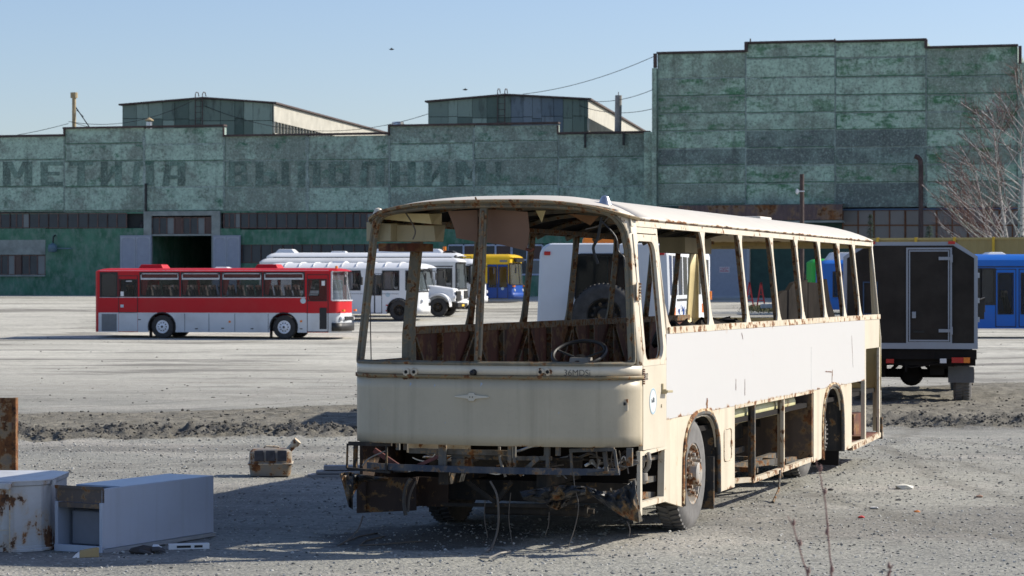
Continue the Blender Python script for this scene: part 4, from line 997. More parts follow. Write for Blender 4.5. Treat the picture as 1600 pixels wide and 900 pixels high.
# drapes gathered at pillars
for a in (227, 290, 354, 420, 483):
    mb = MB()
    for k in range(3): mb.hexa([(rx(a)-.2+k*.05, 1.12, 1.85), (rx(a)-.16+k*.05, 1.12, 1.85), (rx(a)-.16+k*.05, 1.17, 1.85), (rx(a)-.2+k*.05, 1.17, 1.85), (rx(a)-.35+k*.15, 1.12, 2.55), (rx(a)-.2+k*.15, 1.12, 2.55), (rx(a)-.2+k*.15, 1.17, 2.55), (rx(a)-.35+k*.15, 1.17, 2.55)])
    mb.build('drape', M['curtain_red'], B)

GRP = 'white buses parked in a row behind the red coach'
def place(pxfront, D, ang, L):
    """front corner bearing; heads right and a little towards the camera"""
    p = W(pxfront, 447, D); return (p.x, p.y, gz(p.x, p.y)), R(180-ang)
# short bus right behind the coach
def qx(px): return .42+(650-px)/31.0
paz = dict(L=8.1, W=2.45, z0=.32, ze=2.55, zt=2.84, up='bus_white', lo='bus_white', split=.33, zarch=1.2, rc=.45, bulge=.12, ar=.58,
    win=[(qx(626), qx(601), 1.5, 2.42), (qx(566), qx(541), 1.5, 2.42), (qx(539), qx(514), 1.5, 2.42), (qx(512), qx(487), 1.5, 2.42), (qx(485), qx(460), 1.5, 2.42), (qx(647), qx(637), 1.5, 2.42)],
    doors=[(qx(588.5), qx(577), .35, 2.3, 'bus_white', (qx(587), qx(578.5), 1.25, 2.2)), (qx(600), qx(588.7), .35, 2.3, 'bus_white', (qx(598.5), qx(590.2), 1.25, 2.2))],
    ws=(1.42, 2.45), rake=.25, wheels=[qx(626), qx(505)], bumper=(.38, .7, 'bus_white'), lamp_z=.95, plate_z=.55, strips=[(1.2, 7.6, 1.3, 1.315, 'gasket')], curtain='curtain_white', rp=3.2, seats=.95, hub='open', rim='dark_metal')
paz['doors2'] = []
loc, rz = place(668, 120, 9, 8)
B = bus('short_bus', 'short white bus with curtained windows directly behind the red coach', loc, rz, paz, GRP)
for k in range(9):
    x = 1.2+k*.72; mb = MB(); mb.tube([(x, y, 2.6+.26*(1-abs(y/1.2)**4)) for y in np.linspace(-1.1, 1.1, 9)], .02, 5); mb.build('roof_rib', M['bus_white2'], B)
for a in (601, 541, 514): 
    mb = MB()
    for k in range(4): mb.box(qx(a)-.1-.07*k-.03, qx(a)-.1-.07*k, 1.08, 1.14, 1.55, 2.4)
    mb.build('curtain', M['curtain_white'], B)
roof_box(B, 'roof_hatch', 4, 4.8, -.35, .35, 2.82, 2.93, 'bus_white')
mb = MB(); mb.cyl((qx(609), 1.226, 1.25), (qx(609), 1.236, 1.25), .11, 16); mb.build('round_badge', M['badge_blue'], B)
for z in (.72, .45):
    mb = MB(); mb.box(qx(609), qx(606), 1.226, 1.24, z, z+.06); mb.build('side_reflector', M['lens_red'], B)
# bonneted bus
kav = dict(L=7.6, W=2.4, z0=.45, ze=2.5, zt=2.75, up='bus_white', lo='bus_white', split=.46, zarch=1.3, rc=.35, bulge=.1, ar=.55, win=[(x, x+.9, 1.55, 2.35) for x in (.9, 2.0, 3.1, 4.2, 5.3, 6.3)],
    doors=[], ws=(1.45, 2.4), rake=.3, wheels=[5.9], lamp_z=-5, plate=False, hub='open', rim='dark_metal', rp=3.2)
loc, rz = place(679, 125.5, 12, 8)
B = bus('bonneted_bus', 'white bonneted bus with a lorry nose beside the short white bus', loc, rz, kav, GRP)
mb = MB(); mb.hexa([(-1.25, -.62, .75), (.3, -.85, .7), (.3, .85, .7), (-1.25, .62, .75), (-1.15, -.5, 1.42), (.3, -.8, 1.62), (.3, .8, 1.62), (-1.15, .5, 1.42)]); mb.build('bonnet', M['bus_white'], B, bevel=.08)
for s in (1, -1):
    mb = MB(); pts = [(-.45+.62*math.cos(R(a)), .5+.58*math.sin(R(a))) for a in range(0, 181, 15)]; mb.prism([(x, s*.62, z) for x, z in pts+[(x*1.0-.45*0, z+.12) for x, z in pts[::-1]]], (0, s*.55, 0))
    mb.build('front_wing', M['bus_white'], B)
    wheel(B, -.45, s*.98, .47, .27, s, 'dark_metal', hub='open')
    mb = MB(); mb.lathe([(.005, -1.33), (.1, -1.3), (.12, -1.2)], 14, 'x', (0, s*.78, .98)); mb.build('headlight', M['head_glass'], B)
mb = MB(); mb.box(-1.5, -1.38, -1.05, 1.05, .48, .68); mb.build('bumper', M['black'], B, bevel=.02)
mb = MB(); mb.box(-1.3, -1.24, -.45, .45, .8, 1.3); mb.build('grille', M['black'], B)
mb = MB(); mb.box(-1.4, .5, -.5, .5, .4, .7); mb.build('chassis', M['dark_metal'], B)
mb = MB(); mb.box(-1.52, -1.5, -.26, .26, .52, .62); mb.build('number_plate', M['plate'], B)
# city bus
def lx(px): return .35+(710-px)/28.4
liaz = dict(L=11.4, W=2.5, z0=.3, ze=2.72, zt=2.95, up='bus_white2', lo='bus_white2', split=.31, zarch=1.2, rc=.2, bulge=.12, ar=.58,
    win=[(lx(704), lx(681), 1.3, 2.35)]+[(2.0+k*1.5, 3.3+k*1.5, 1.3, 2.35) for k in range(6)], ws=(1.25, 2.65), rake=.06, wheels=[2.9, 8.6], bumper=(.35, .62, 'bus_white2'), lamp_z=.72, plate_z=.5,
    strips=[(.5, 11, 2.44, 2.5, 'gasket')], rp=5, seats=1.0)
loc, rz = place(728, 133, 9, 11)
B = bus('city_bus', 'white city bus with a tall square windscreen, second from the bonneted nose', loc, rz, liaz, GRP)
mb = MB(); mb.box(-.02, .02, -.5, .5, .72, 1.15); mb.build('grille', M['black'], B)
# another rounded short bus
paz2 = dict(paz); paz2['L'] = 7.6
loc, rz = place(757, 139, 14, 8)
B = bus('short_bus', 'rounded white short bus nosing out between the city bus and the yellow bus', loc, rz, paz2, GRP)
# coach with rooftop unit
coach = dict(L=12, W=2.55, z0=.35, ze=2.9, zt=3.15, up='bus_white', lo='bus_white', split=.36, zarch=1.3, rc=.35, bulge=.15, ar=.6, win=[(1.2+k*1.5, 2.62+k*1.5, 1.6, 2.78, 'gasket', 'glass_dark') for k in range(7)], ws=(1.4, 2.95), rake=.15,
    wheels=[2.8, 8.6], bumper=(.38, .7, 'bus_white'), strips=[(.7, 11.5, 2.74, 2.86, 'gasket')], rp=4)
loc, rz = place(728, 146, 6, 12)
B = bus('touring_coach', 'tall white coach with rooftop air unit furthest behind the row', loc, rz, coach, GRP)
roof_box(B, 'roof_unit', 1.3, 5.6, -.8, .8, 3.1, 3.36, 'bus_white', .3); roof_box(B, 'roof_unit', 10.2, 11.6, -.7, .7, 3.05, 3.36, 'bus_white', .3); roof_box(B, 'roof_cowl', .4, 1.5, -.9, .9, 2.98, 3.26, 'black', .35)
roof_box(B, 'roof_hatch', 7.2, 8.2, -.4, .4, 3.12, 3.24, 'bus_white', .1)
mb = MB(); mb.cyl((1.25, .3, 3.2), (1.25, .3, 3.5), .1, 10); mb.build('beacon', M['lens_orange'], B)
for k in range(5):
    mb = MB(); mb.box(2.0+k*.62, 2.35+k*.62, -.5, .5, 3.358, 3.37); mb.build('vent_slot', M['louvre'], B)
# yellow and blue city bus
def mx(px): return .3+(795-px)/24.6
maz = dict(L=11.9, W=2.5, z0=.22, ze=2.78, zt=3.0, up='bus_yellow', lo='bus_blue', split=1.17, zarch=1.19, rc=.2, bulge=.1, ar=.56,
    win=[(2.4+k*1.5, 3.75+k*1.5, 1.25, 2.3) for k in range(5)], doors=[(mx(793), mx(776.5), .24, 2.36, 'bus_blue', (mx(791), mx(779), .95, 2.2)), (mx(776), mx(760), .24, 2.36, 'bus_blue', (mx(774), mx(762), .95, 2.2)), (9.5, 10.6, .24, 2.36, 'bus_blue', (9.6, 10.5, .9, 2.2))],
    ws=(1.1, 2.42), rake=.08, wheels=[2.75, 8.7], bumper=(.3, .6, 'bus_blue'), lamp_z=.75, plate_z=.5, rp=5, seats=1.1, split_ws=True)
maz['doors2'] = []
loc, rz = place(812, 152, 17, 12)
B = bus('city_bus', 'yellow and blue city bus with blue folding doors at the row end', loc, rz, maz, 'colourful city buses')
mb = MB(); mb.box(-.04, .1, -.8, .8, 2.5, 2.74); mb.build('route_display', M['black'], B)
mb = MB(); mb.box(mx(792), mx(780), 1.258, 1.266, 2.5, 2.63); mb.build('side_display', M['louvre'], B)
mb = MB(); mb.cyl((mx(784.5), 1.262, .85), (mx(784.5), 1.27, .85), .1, 14); mb.build('round_badge', M['badge_blue'], B)
for s in (1, -1):
    mb = MB(); mb.box(-.0, .12, s*1.05-.12, s*1.05+.12, .95, 1.05); mb.build('turn_signal', M['lens_orange'], B)

# right side: blue and green buses
bl = dict(L=12, W=2.5, z0=.39, ze=2.95, zt=3.18, up='bus_blue2', lo='bus_blue2', split=.4, zarch=.95, rc=.25, bulge=.1, ar=.56, win=[], ws=(1.2, 2.7), rake=.05, wheels=[2.6, 8.6], rp=5, bumper=(.4, .65, 'bus_blue2'), seats=1.1)
bx = lambda px: (px and (1560-px)/41.3+6.2)
bl['win'] = [(bx(1544), bx(1523.5), 1.3, 2.62, 'gasket', 'glass_dark'), (.7, 2.0, 1.3, 2.62, 'gasket', 'glass_dark'), (2.1, 3.6, 1.3, 2.62, 'gasket', 'glass_dark'), (bx(1522.5), bx(1490), 1.3, 2.62, 'gasket', 'glass_dark'), (bx(1489), bx(1450), 1.3, 2.62, 'gasket', 'glass_dark')]
bl['doors'] = [(bx(1577), bx(1545), .45, 2.62, 'bus_blue2', (bx(1572), bx(1549.5), .95, 2.45)), (bx(1613), bx(1581), .45, 2.62, 'bus_blue2', (bx(1608), bx(1585), .95, 2.45))]
bl['doors2'] = []; bl['strips'] = [(.6, 11.5, 2.68, 2.72, 'gasket')]
p = W(1560, 447, 92)
B = bus('city_bus', 'bright blue city bus with double doors at the right edge beyond the box truck', (p.x+6.2, 92, .27), R(180), bl, 'colourful city buses')
roof_box(B, 'roof_unit', bx(1570), bx(1535), -.6, .6, 3.14, 3.26, 'bus_white', .2)
bl2 = dict(bl); bl2['up'] = bl2['lo'] = 'bus_blue2'; bl2['doors'] = []; bl2['win'] = [(10.45, 11.35, .95+.1, 2.3, 'gasket', 'glass_dark')]+[(1+1.5*k, 2.4+1.5*k, 1.3, 2.5, 'gasket', 'glass_dark') for k in range(6)]
bl2['strips'] = []
bl2.update(ze=2.72, zt=2.92)
p = W(1280, 447, 124); g_ = gz(p.x, 124)
B = bus('city_bus', 'far blue city bus half hidden behind the dark box truck', (p.x+11.9, 124, g_), R(180), bl2, 'colourful city buses')
roof_box(B, 'roof_unit', 10.0, 11.6, -.7, .7, 2.88, 3.3, 'bus_white', .3)
mb = MB(); mb.box(10.32, 10.4, 1.255, 1.27, .4, 2.7); mb.build('white_post', M['white_metal'], B)
gr = dict(bl2); gr['up'] = gr['lo'] = 'bus_green'; gr['win'] = [(11.2, 11.45, 1.2, 2.2, 'gasket', 'glass_dark')]+gr['win'][1:]; gr['strips'] = [(.6, 11.7, 2.23, 2.3, 'white_metal')]
p = W(1265, 447, 130); B = bus('city_bus', 'green city bus just peeping out behind the far blue one', (p.x+11.9, 130, gz(p.x, 130)), R(180), gr, 'colourful city buses')

# ---------------------------------------------------------------- crew lorry seen from behind, with spare wheel
def lorry_wheels(T, xs, y, r, w, **k):
    for x in xs:
        for s in (1, -1): wheel(T, x, s*y, r, w, s, 'dark_metal', hub='open', tyre='rubber_grey', tread=True)
D = 38.5; p = W(944, 447, D); L_ = 5.2
T = thing('crew_lorry', 'white crew lorry body with a spare wheel on its back', 'lorry', (p.x+L_*math.sin(R(2.6)), D+L_, gz(p.x, D)), R(-92.6), 'white crew lorries')
hw = 1.075
sec = rrect(-hw, hw, 1.33, 2.93, .2, 6)
def taper(y, z): return y*(1-.055*max(0, (z-1.33)/1.6))
hole = (-.46, .46, 2.0, 2.75)
mb = MB()                                            # side and roof skin
mb.grid([[(x, taper(y, z), z) for y, z in sec+[sec[0]]] for x in (.0, .3, L_-.12, L_-.04)]); 
mb.build('body', M['truck_white'], T, smooth_=True)
mb = MB(); ir = rrect(*hole, .1, 6); N = len(sec)
mb.grid([[(L_-.04, taper(y, z), z) for y, z in sec+[sec[0]]], [(L_, taper(y, z)*.965, 1.33+(z-1.33)*.98+.012) for y, z in sec+[sec[0]]], [(L_+.004, y, z) for y, z in ir+[ir[0]]]]); mb.build('rear_panel', M['truck_white'], T)
mb = MB(); mb.tube([(L_+.01, y, z) for y, z in ir], .02, 6, closed=True); fr = mb.build('rear_window', M['gasket'], T)
mb = MB(); mb.box(L_-.02, L_-.012, *hole); mb.build('pane', M['glass_tint'], fr)
mb = MB(); mb.box(.0, .05, -hw+.08, hw-.08, 1.4, 2.85); mb.box(0, L_-.1, -hw+.08, hw-.08, 1.36, 1.42); mb.build('inner_lining', plain('grey lining', (.12, .12, .13), .9), T)
mb = MB(); mb.box(2.0, 2.3, .05, .42, 1.5, 2.75); mb.build('orange_seat_back', plain('orange cloth', (.55, .12, .05), .9), T)
wheel(T, L_+.26, 0, .49, .3, 1, 'dark_metal', hub='open', tyre='rubber', tread=True, z=2.25-45/98.7)
sp = T.children[-1]; sp.location = (0, 0, 0)
# turn the spare so it faces rearward
for q in [sp]:
    zc = 2.25-45/98.7; q.matrix_local = Matrix.Translation((L_+.26, 0, zc)) @ Matrix.Rotation(R(-90), 4, 'Z') @ Matrix.Translation((-(L_+.26), 0, -zc))
mb = MB(); mb.box(L_+.0, L_+.42, -.08, .08, 1.72, 1.82); mb.box(L_, L_+.42, -.2, .2, 1.55, 1.62); mb.build('spare_bracket', M['dark_metal'], T)
for s in (1, -1):
    mb = MB(); mb.box(L_-.02, L_+.03, s*.9-.05, s*.9+.05, 2.74, 2.8); mb.build('marker_lamp', M['lens_red'], T, bevel=.01)
    mb = MB(); mb.box(L_+.02, L_+.07, s*.78-.12, s*.78+.12, 1.14, 1.22); mb.build('tail_lamp', M['lens_red'], T, bevel=.01)
    mb = MB(); mb.box(L_-.3, L_+.0, s*1.02, s*1.06, 1.45, 1.6); mb.build('side_marker', M['lens_orange'], T)
roof_box(T, 'roof_light_bar', L_-.9, L_-.4, -.36, .42, 2.92, 3.03, 'lens_orange', .03)
mb = MB(); mb.beam((-1.8, -.4, .95), (L_, -.4, .95), .1, .24); mb.beam((-1.8, .4, .95), (L_, .4, .95), .1, .24)
for x in (.3, 2.5, L_-.1): mb.box(x-.06, x+.06, -1, 1, 1.07, 1.33)
mb.box(L_-.05, L_+.05, -1.0, 1.0, .95, 1.12); mb.build('chassis', M['dark_metal'], T)
lorry_wheels(T, (L_-1.3, L_-2.6, -.9), .88, .55, .34)
mb = MB(); mb.hexa([(-2.2, -1.1, 1.0), (-.15, -1.1, 1.0), (-.15, 1.1, 1.0), (-2.2, 1.1, 1.0), (-1.8, -1, 2.55), (-.15, -1, 2.6), (-.15, 1, 2.6), (-1.8, 1, 2.55)]); mb.build('cab', plain('orange cab paint', (.65, .17, .04), .4), T, bevel=.08)

# second crew lorry, striped, going away to the right
p = W(1041, 447, 60)
T = thing('crew_lorry', 'white lorry bus with orange and blue livery beyond the spare wheel lorry', 'lorry', (p.x, 60, gz(p.x, 60)), R(80.3), 'white crew lorries'); T.location.x -= 0
Lb = 12.2; x0_ = 0
# local: near end x=0, visible side y=-1.25 shifted so that side passes the bearing
OY = 1.25
mb = MB(); sec = rrect(-1.25+OY, 1.25+OY, 1.05, 3.3, .22, 5)
mb.grid([[(x, y, z) for y, z in sec+[sec[0]]] for x in (0, Lb)]); mb.prism([(0, y, z) for y, z in sec], (.02, 0, 0)); mb.prism([(Lb, y, z) for y, z in sec], (-.02, 0, 0)); mb.build('body', M['truck_white'], T, smooth_=True)
for k in range(9):
    x = .4+k*1.3; mb = MB(); mb.prism([(x+.0, -.012, 2.02), (x+1.0, -.012, 2.02), (x+.8, -.012, 3.02), (x-.2, -.012, 3.02)], (0, .03, 0)); mb.build('window', M['glass_dark'], T)
for a, b, z0_, z1_, m in ((0.2, 2.2, 1.45, 1.7, 'lens_orange'), (6.2, 7.6, 1.5, 1.72, 'lens_orange'), (9.6, 11.0, 1.5, 1.75, 'lens_orange'), (2.6, 5.8, 1.86, 1.92, 'gasket')):
    mb = MB(); mb.box(a, b, -.012, .0, z0_, z1_); mb.build('livery_stripe', M[m], T)
mb = MB()
for k in range(16): x_ = 2.8+.19*k; z_ = 1.35+random.uniform(0, .3); mb.box(x_, x_+random.choice((.05, .12, .2)), -.016, -.011, z_, z_+random.choice((.06, .2, .12))); mb.build('livery_marks', plain('blue livery paint', (.02, .12, .5), .5), T)
mb = MB(); mb.box(Lb-.1, Lb+.1, -.05, .05, 1.85, 2.1); mb.build('rear_marker', M['lens_orange'], T)
mb = MB(); mb.box(0.2, Lb-.2, .4, 2.1, .75, 1.05); mb.build('chassis', M['dark_metal'], T)
for x in (1.6, 8.2, 9.7):
    for s in (1, -1): wheel(T, x, OY+s*1.0, .55, .34, s, 'dark_metal', hub='open')

# ---------------------------------------------------------------- dark box truck
D = 46.2; pm = 82.25; cx = 1424; p = W(cx, 447, D); Lk = 5.0
T = thing('box_truck', 'dark box truck with a white framed rear door seen from behind', 'truck', (p.x+Lk*math.sin(R(9.5)), D+Lk*math.cos(R(9.5)), 0), R(-99.5))
Y = lambda px: (px-cx)/pm
Z = lambda py: CAM_H-(py-HOR)/pm
M['box_dark'] = plain('dark brown box panel', (.036, .031, .026), .7, var=.3, scale=2, spec=.15)
M['box_trim'] = coachpaint('pale grey corner trim', (.33, .365, .41), .3)
yl, yr = -1.28, 1.24
sec = [(yl, Z(536)), (yr, Z(536)), (yr, Z(401)), (Y(1491), Z(378)), (-Y(1491)-.04, Z(378)), (yl, Z(401))]
mb = MB(); mb.prism([(0, y, z) for y, z in sec], (Lk, 0, 0)); bod = mb.build('box_body', M['box_trim'], T)
ins = [(yl+.07, Z(536)+.0), (yr-.07, Z(536)+.0), (yr-.07, Z(401)-.03), (Y(1491)-.03, Z(378)-.07), (-Y(1491)-.01, Z(378)-.07), (yl+.07, Z(401)-.03)]
mb = MB(); mb.prism([(Lk+.001, y, z) for y, z in ins], (.006, 0, 0)); mb.build('rear_panel', M['box_dark'], T)
mb = MB(); mb.prism([(Lk+.006, y, z) for y, z in ((yl, Z(545)), (yr, Z(545)), (yr, Z(536)), (yl, Z(536)))], (.03, 0, 0)); mb.build('rear_sill', M['box_trim'], T)
a, b, c1, c0_ = Y(1416), Y(1486.5), Z(387), Z(537)
def yring(o, i, x0, x1):
    mb = MB(); (a0, a1, z0_, z1_), (b0, b1, w0, w1) = o, i
    P = [(a0, z0_), (a1, z0_), (a1, z1_), (a0, z1_)]; Q = [(b0, w0), (b1, w0), (b1, w1), (b0, w1)]
    for k in range(4):
        j = (k+1) % 4; mb.hexa([(x0, *P[k]), (x0, *P[j]), (x0, *Q[j]), (x0, *Q[k]), (x1, *P[k]), (x1, *P[j]), (x1, *Q[j]), (x1, *Q[k])])
    return mb
yring((a, b, c0_, c1), (a+.035, b-.035, c0_+.035, c1-.035), Lk+.007, Lk+.035).build('door_frame', M['box_trim'], T)
dd = MB(); dd.box(Lk+.007, Lk+.03, a+.055, b-.055, c0_+.05, c1-.055); door = dd.build('rear_door', M['box_dark'], T)
yring((a+.05, b-.05, c0_+.045, c1-.05), (a+.075, b-.075, c0_+.075, c1-.075), Lk+.03, Lk+.045).build('door_edge', M['box_trim'], door)
for py in (404, 516.5):
    mb = MB(); mb.box(Lk+.05, Lk+.07, Y(1466), Y(1484), Z(py+2.5), Z(py-2.5)); mb.box(Lk+.045, Lk+.08, Y(1483.5), Y(1487.5), Z(py+6), Z(py-6)); mb.build('door_hinge', M['box_trim'], door)
mb = MB(); mb.box(Lk+.04, Lk+.08, Y(1425), Y(1431), Z(497), Z(487)); mb.box(Lk+.04, Lk+.1, Y(1427), Y(1430), Z(493), Z(490)); mb.build('door_latch', M['box_trim'], door)
mb = MB(); mb.box(Lk+.04, Lk+.06, Y(1427), Y(1444), Z(520), Z(517)); mb.build('door_handle', M['black'], door)
yring((Y(1349), Y(1372), Z(492), Z(440)), (Y(1351), Y(1370), Z(490), Z(442)), Lk+.007, Lk+.03).build('vent_frame', plain('blue frame', (.03, .07, .14), .5), T)
mb = MB(); mb.beam((-2.0, -.4, .98), (Lk, -.4, .98), .09, .22); mb.beam((-2.0, .4, .98), (Lk, .4, .98), .09, .22)
mb.box(Lk-.1, Lk-.02, yl+.05, yr-.02, .86, 1.04); mb.box(Lk-.35, Lk-.25, yl+.1, yr-.1, 1.0, 1.06); mb.box(0, Lk-.1, yl+.1, yr-.1, 1.04, 1.12)
for x in (1.0, 3.0): mb.box(x, x+.1, yl+.1, yr-.1, .9, 1.05)
mb.box(Lk-.3, Lk-.12, yl+.06, yr-.04, .74, 1.04); mb.box(Lk-1.0, Lk-.4, -1.0, -.5, .5, .95); mb.box(Lk-.9, Lk-.4, .35, .62, .55, .95); mb.box(1.6, 2.6, -1.1, -.5, .45, 1.0); mb.box(1.6, 2.6, .5, 1.1, .45, 1.0)
mb.build('chassis', M['dark'], T)
mb = MB(); xa = Lk-1.1; mb.cyl((xa, -1.0, .56), (xa, 1.0, .56), .085, 12)
mb.lathe([(.01, -.2), (.17, -.17), (.23, 0), (.17, .17), (.01, .22)], 16, 'x', (xa, 0, .54)); mb.tube([(xa-.1, 0, .56), (1.0, 0, .8)], .05, 8)
for s in (1, -1):
    mb.tube([(xa-.6, s*.52, .78), (xa, s*.52, .66), (xa+.6, s*.52, .78)], .035, 6); mb.beam((xa, s*.4, .6), (Lk-.2, s*.12, .9), .05)
mb.beam((Lk-.1, -.1, .86), (Lk-.1, -.1, .62), .04); mb.tube([(Lk-.1, -.4, .8), (Lk-.15, 0, .7), (Lk-.1, .5, .78)], .02, 5)
mb.build('rear_axle', M['dark'], T)
for s in (1, -1):
    wheel(T, Lk-1.1, s*.97, .54, .34, s, 'dark_metal', hub='open', tyre='rubber_grey', tread=True); wheel(T, -.7, s*.97, .54, .34, s, 'dark_metal', hub='open', tyre='rubber_grey', tread=True)
mb = MB(); mb.box(Lk-.5, Lk-.47, Y(1481), Y(1521), Z(599), Z(574)); mb.build('mud_flap', plain('grey rubber flap', (.12, .125, .13), .7), T)
mb = MB(); mb.box(Lk-.5, Lk-.47, -Y(1521)-.03, -Y(1481)-.03, Z(599), Z(574)); mb.build('mud_flap', M['dark'], T)
mb = MB(); mb.box(Lk+.0, Lk+.06, Y(1486), Y(1504), Z(566.5), Z(558)); mb.build('tail_lamp', M['lens_red'], T)
mb = MB(); mb.box(Lk+.0, Lk+.06, Y(1504.3), Y(1514), Z(566.5), Z(558)); mb.build('turn_signal', M['lens_orange'], T)
mb = MB(); mb.box(Lk+.0, Lk+.05, Y(1385), Y(1397), Z(567.5), Z(561)); mb.build('tail_lamp', M['lens_red'], T)
mb = MB(); mb.box(Lk+.0, Lk+.05, Y(1468), Y(1478), Z(567), Z(560)); mb.build('work_lamp', M['white_metal'], T)
mb = MB(); mb.box(Lk-.15, Lk-.02, Y(1330), Y(1345), Z(600), Z(548)); mb.build('tow_bracket', M['dark'], T)
mb = MB(); mb.box(Lk+.0, Lk+.03, Y(1483)-.03, Y(1491), Z(377), Z(379)-.03); mb.box(Lk+.0, Lk+.03, -Y(1491), -Y(1480), Z(377), Z(379)-.03); mb.build('marker_lamp', M['lens_red'], T)
mb = MB(); mb.hexa([(-2.3, -1.05, .7), (-.2, -1.05, .7), (-.2, 1.05, .7), (-2.3, 1.05, .7), (-1.9, -.95, 2.2), (-.2, -.95, 2.3), (-.2, .95, 2.3), (-1.9, .95, 2.2)]); mb.build('cab', M['box_trim'], T, bevel=.06)
mb = MB(); mb.tube([(.0, 1.2, 1.9), (-.4, 1.5, 2.0), (-.4, 1.5, 1.7)], .02, 5); mb.box(-.45, -.38, 1.33, 1.5, 1.55, 2.0); mb.build('mirror', M['black'], T)
for py in (430, 470, 500):
    mb = MB(); mb.box(Lk-.8, Lk-.7, yr, yr+.05, Z(py+4), Z(py-4)); mb.build('side_marker', M['box_trim'], T)
# ---------------------------------------------------------------- the stripped bus
TH = math.atan(1296/F_PX); cT, sT = math.cos(TH), math.sin(TH)
OX, OYY = -0.2524, 20.8184
H = thing('stripped_bus', 'gutted cream bus shell without windows, white sheet along its sunny side', 'bus', (OX, OYY, 0), R(90)-TH)
def onY(px, py, yl):
    k = (px-800)/F_PX; m = -(py-HOR)/F_PX; D = (yl-OX*cT+OYY*sT)/(-k*cT+sT); X = k*D
    return (X-OX)*sT+(D-OYY)*cT, CAM_H+m*D
def onX(px, py, xl):
    k = (px-800)/F_PX; m = -(py-HOR)/F_PX; D = (xl+OX*sT+OYY*cT)/(k*sT+cT); X = k*D
    return -(X-OX)*cT+(D-OYY)*sT, CAM_H+m*D
def lean(z): return max(0, z-1.57)*.08
LB = 12.0; HW = 1.3
def plan(z, off=0, end='front', n=9, m=12):
    ln = lean(z); h = HW-ln+off; pts = []
    rx, ry = (.36, .46) if end == 'front' else (.2, .13); e = HW-ry-ln*.3; x0 = ln*1.3-off
    def fx(y): return x0+.07*(abs(y)/e)**2-.02
    for k in range(n+1):
        a = R(90*(1-k/n)); pts.append((x0+.05+rx+off-(rx+off)*math.cos(a), -(e+(h-e)*math.sin(a))))
    for k in range(1, m):
        y = -e+2*e*k/m; pts.append((fx(y), y))
    for k in range(n+1):
        a = R(90*k/n); pts.append((x0+.05+rx+off-(rx+off)*math.cos(a), e+(h-e)*math.sin(a)))
    if end == 'rear': pts = [(LB-x, y) for x, y in pts]
    return pts
def sweep(z0, z1, off=0, n=2, end='front', i0=0, i1=None):
    return [[(x, y, z0+(z1-z0)*k/n) for x, y in plan(z0+(z1-z0)*k/n, off, end)[i0:i1]] for k in range(n+1)]
def part(name, mb, mat, par=H, **k): return mb.build(name, M[mat] if isinstance(mat, str) else mat, par, **k)
t = rusty_paint('darker front cream paint', (.50, .44, .325), rust=.03, scale=5, rough=.42, spec=.3, bands=((1.455, .03, .25), (.885, .05, .2)), dirt=.22, streak=.12)  # front panel has its own cream, darker than the body cream
M['front_cream'] = t
mb = MB(); mb.grid(sweep(.885, 1.455, 0, 6)); fp = part('front_panel', mb, 'front_cream', smooth_=True, solid=.012)
mb = MB(); mb.grid(sweep(1.457, 1.487, .010)); part('trim_strip', mb, 'cream_trim', smooth_=True, solid=.02)
mb = MB(); mb.grid(sweep(1.49, 1.572, 0, 2)); part('front_band', mb, 'cream', smooth_=True, solid=.012)
# emblem: winged badge on the front
def fsurf(y, z, off=0):
    p = plan(z, off); 
    for (xa, ya), (xb, yb) in zip(p[:-1], p[1:]):
        if ya <= y <= yb: f = (y-ya)/(yb-ya) if yb > ya else 0; return xa+(xb-xa)*f
    return p[0][0]
ye, ze_ = onX(739, 620, 0.0)
mb = MB()
for s in (1, -1): mb.prism([(fsurf(ye+s*.03, ze_, .012), ye+s*.035, ze_+.018), (fsurf(ye+s*.16, ze_, .01), ye+s*.155, ze_+.006), (fsurf(ye+s*.16, ze_, .01), ye+s*.155, ze_-.004), (fsurf(ye+s*.03, ze_, .012), ye+s*.035, ze_-.016)], (-.012, 0, 0))
mb.prism([(-.045, ye+.045*math.cos(R(a)), ze_+.04*math.sin(R(a))) for a in range(0, 360, 60)], (.035, 0, 0)); em = part('emblem', mb, plain('cream emblem', (.62, .57, .46), .35), bevel=.003)
mb = MB()
for dy in (-.012, .012): mb.cyl((-.049, ye+dy, ze_), (-.043, ye+dy, ze_), .005, 8)
part('emblem_rivet', mb, 'black', em)
# wiper mounts, knob
for px in (635, 648, 846, 857):
    y, z = onX(px, 581, 0.02); x = fsurf(y, z)
    mb = MB(); mb.lathe([(.016, -.025), (.034, -.02), (.036, .01), (.016, .01)], 14, 'x', (x, y, z-.0)); w = part('wiper_mount', mb, 'cream_rust', smooth_=True)
    mb = MB(); mb.cyl((x-.012, y, z), (x+.01, y, z), .017, 10); part('hole', mb, 'black', w)
y, z = onX(742, 582, 0); mb = MB(); mb.lathe([(.004, -.07), (.022, -.06), (.02, -.03), (.03, -.01)], 12, 'x', (fsurf(y, z), y, z)); part('rubber_knob', mb, 'black', smooth_=True)
for px_, py_, s_ in ((644, 600, .02), (683, 602, .014), (757, 600, .022), (962, 602, .016), (875, 645, .01), (700, 660, .008), (600, 640, .008), (576, 598, .006)):
    yq, zq = onX(px_, py_, .05); mb = MB(); mb.prism([(fsurf(yq, zq, .004)-.003, yq+s_*a, zq+s_*b) for a, b in ((-.5, .2), (.3, .9), (.5, -.9), (.1, -.4))], (.002, 0, 0)); part('paint_chip', mb, plain('bluish bare chip', (.35, .42, .52), .5))
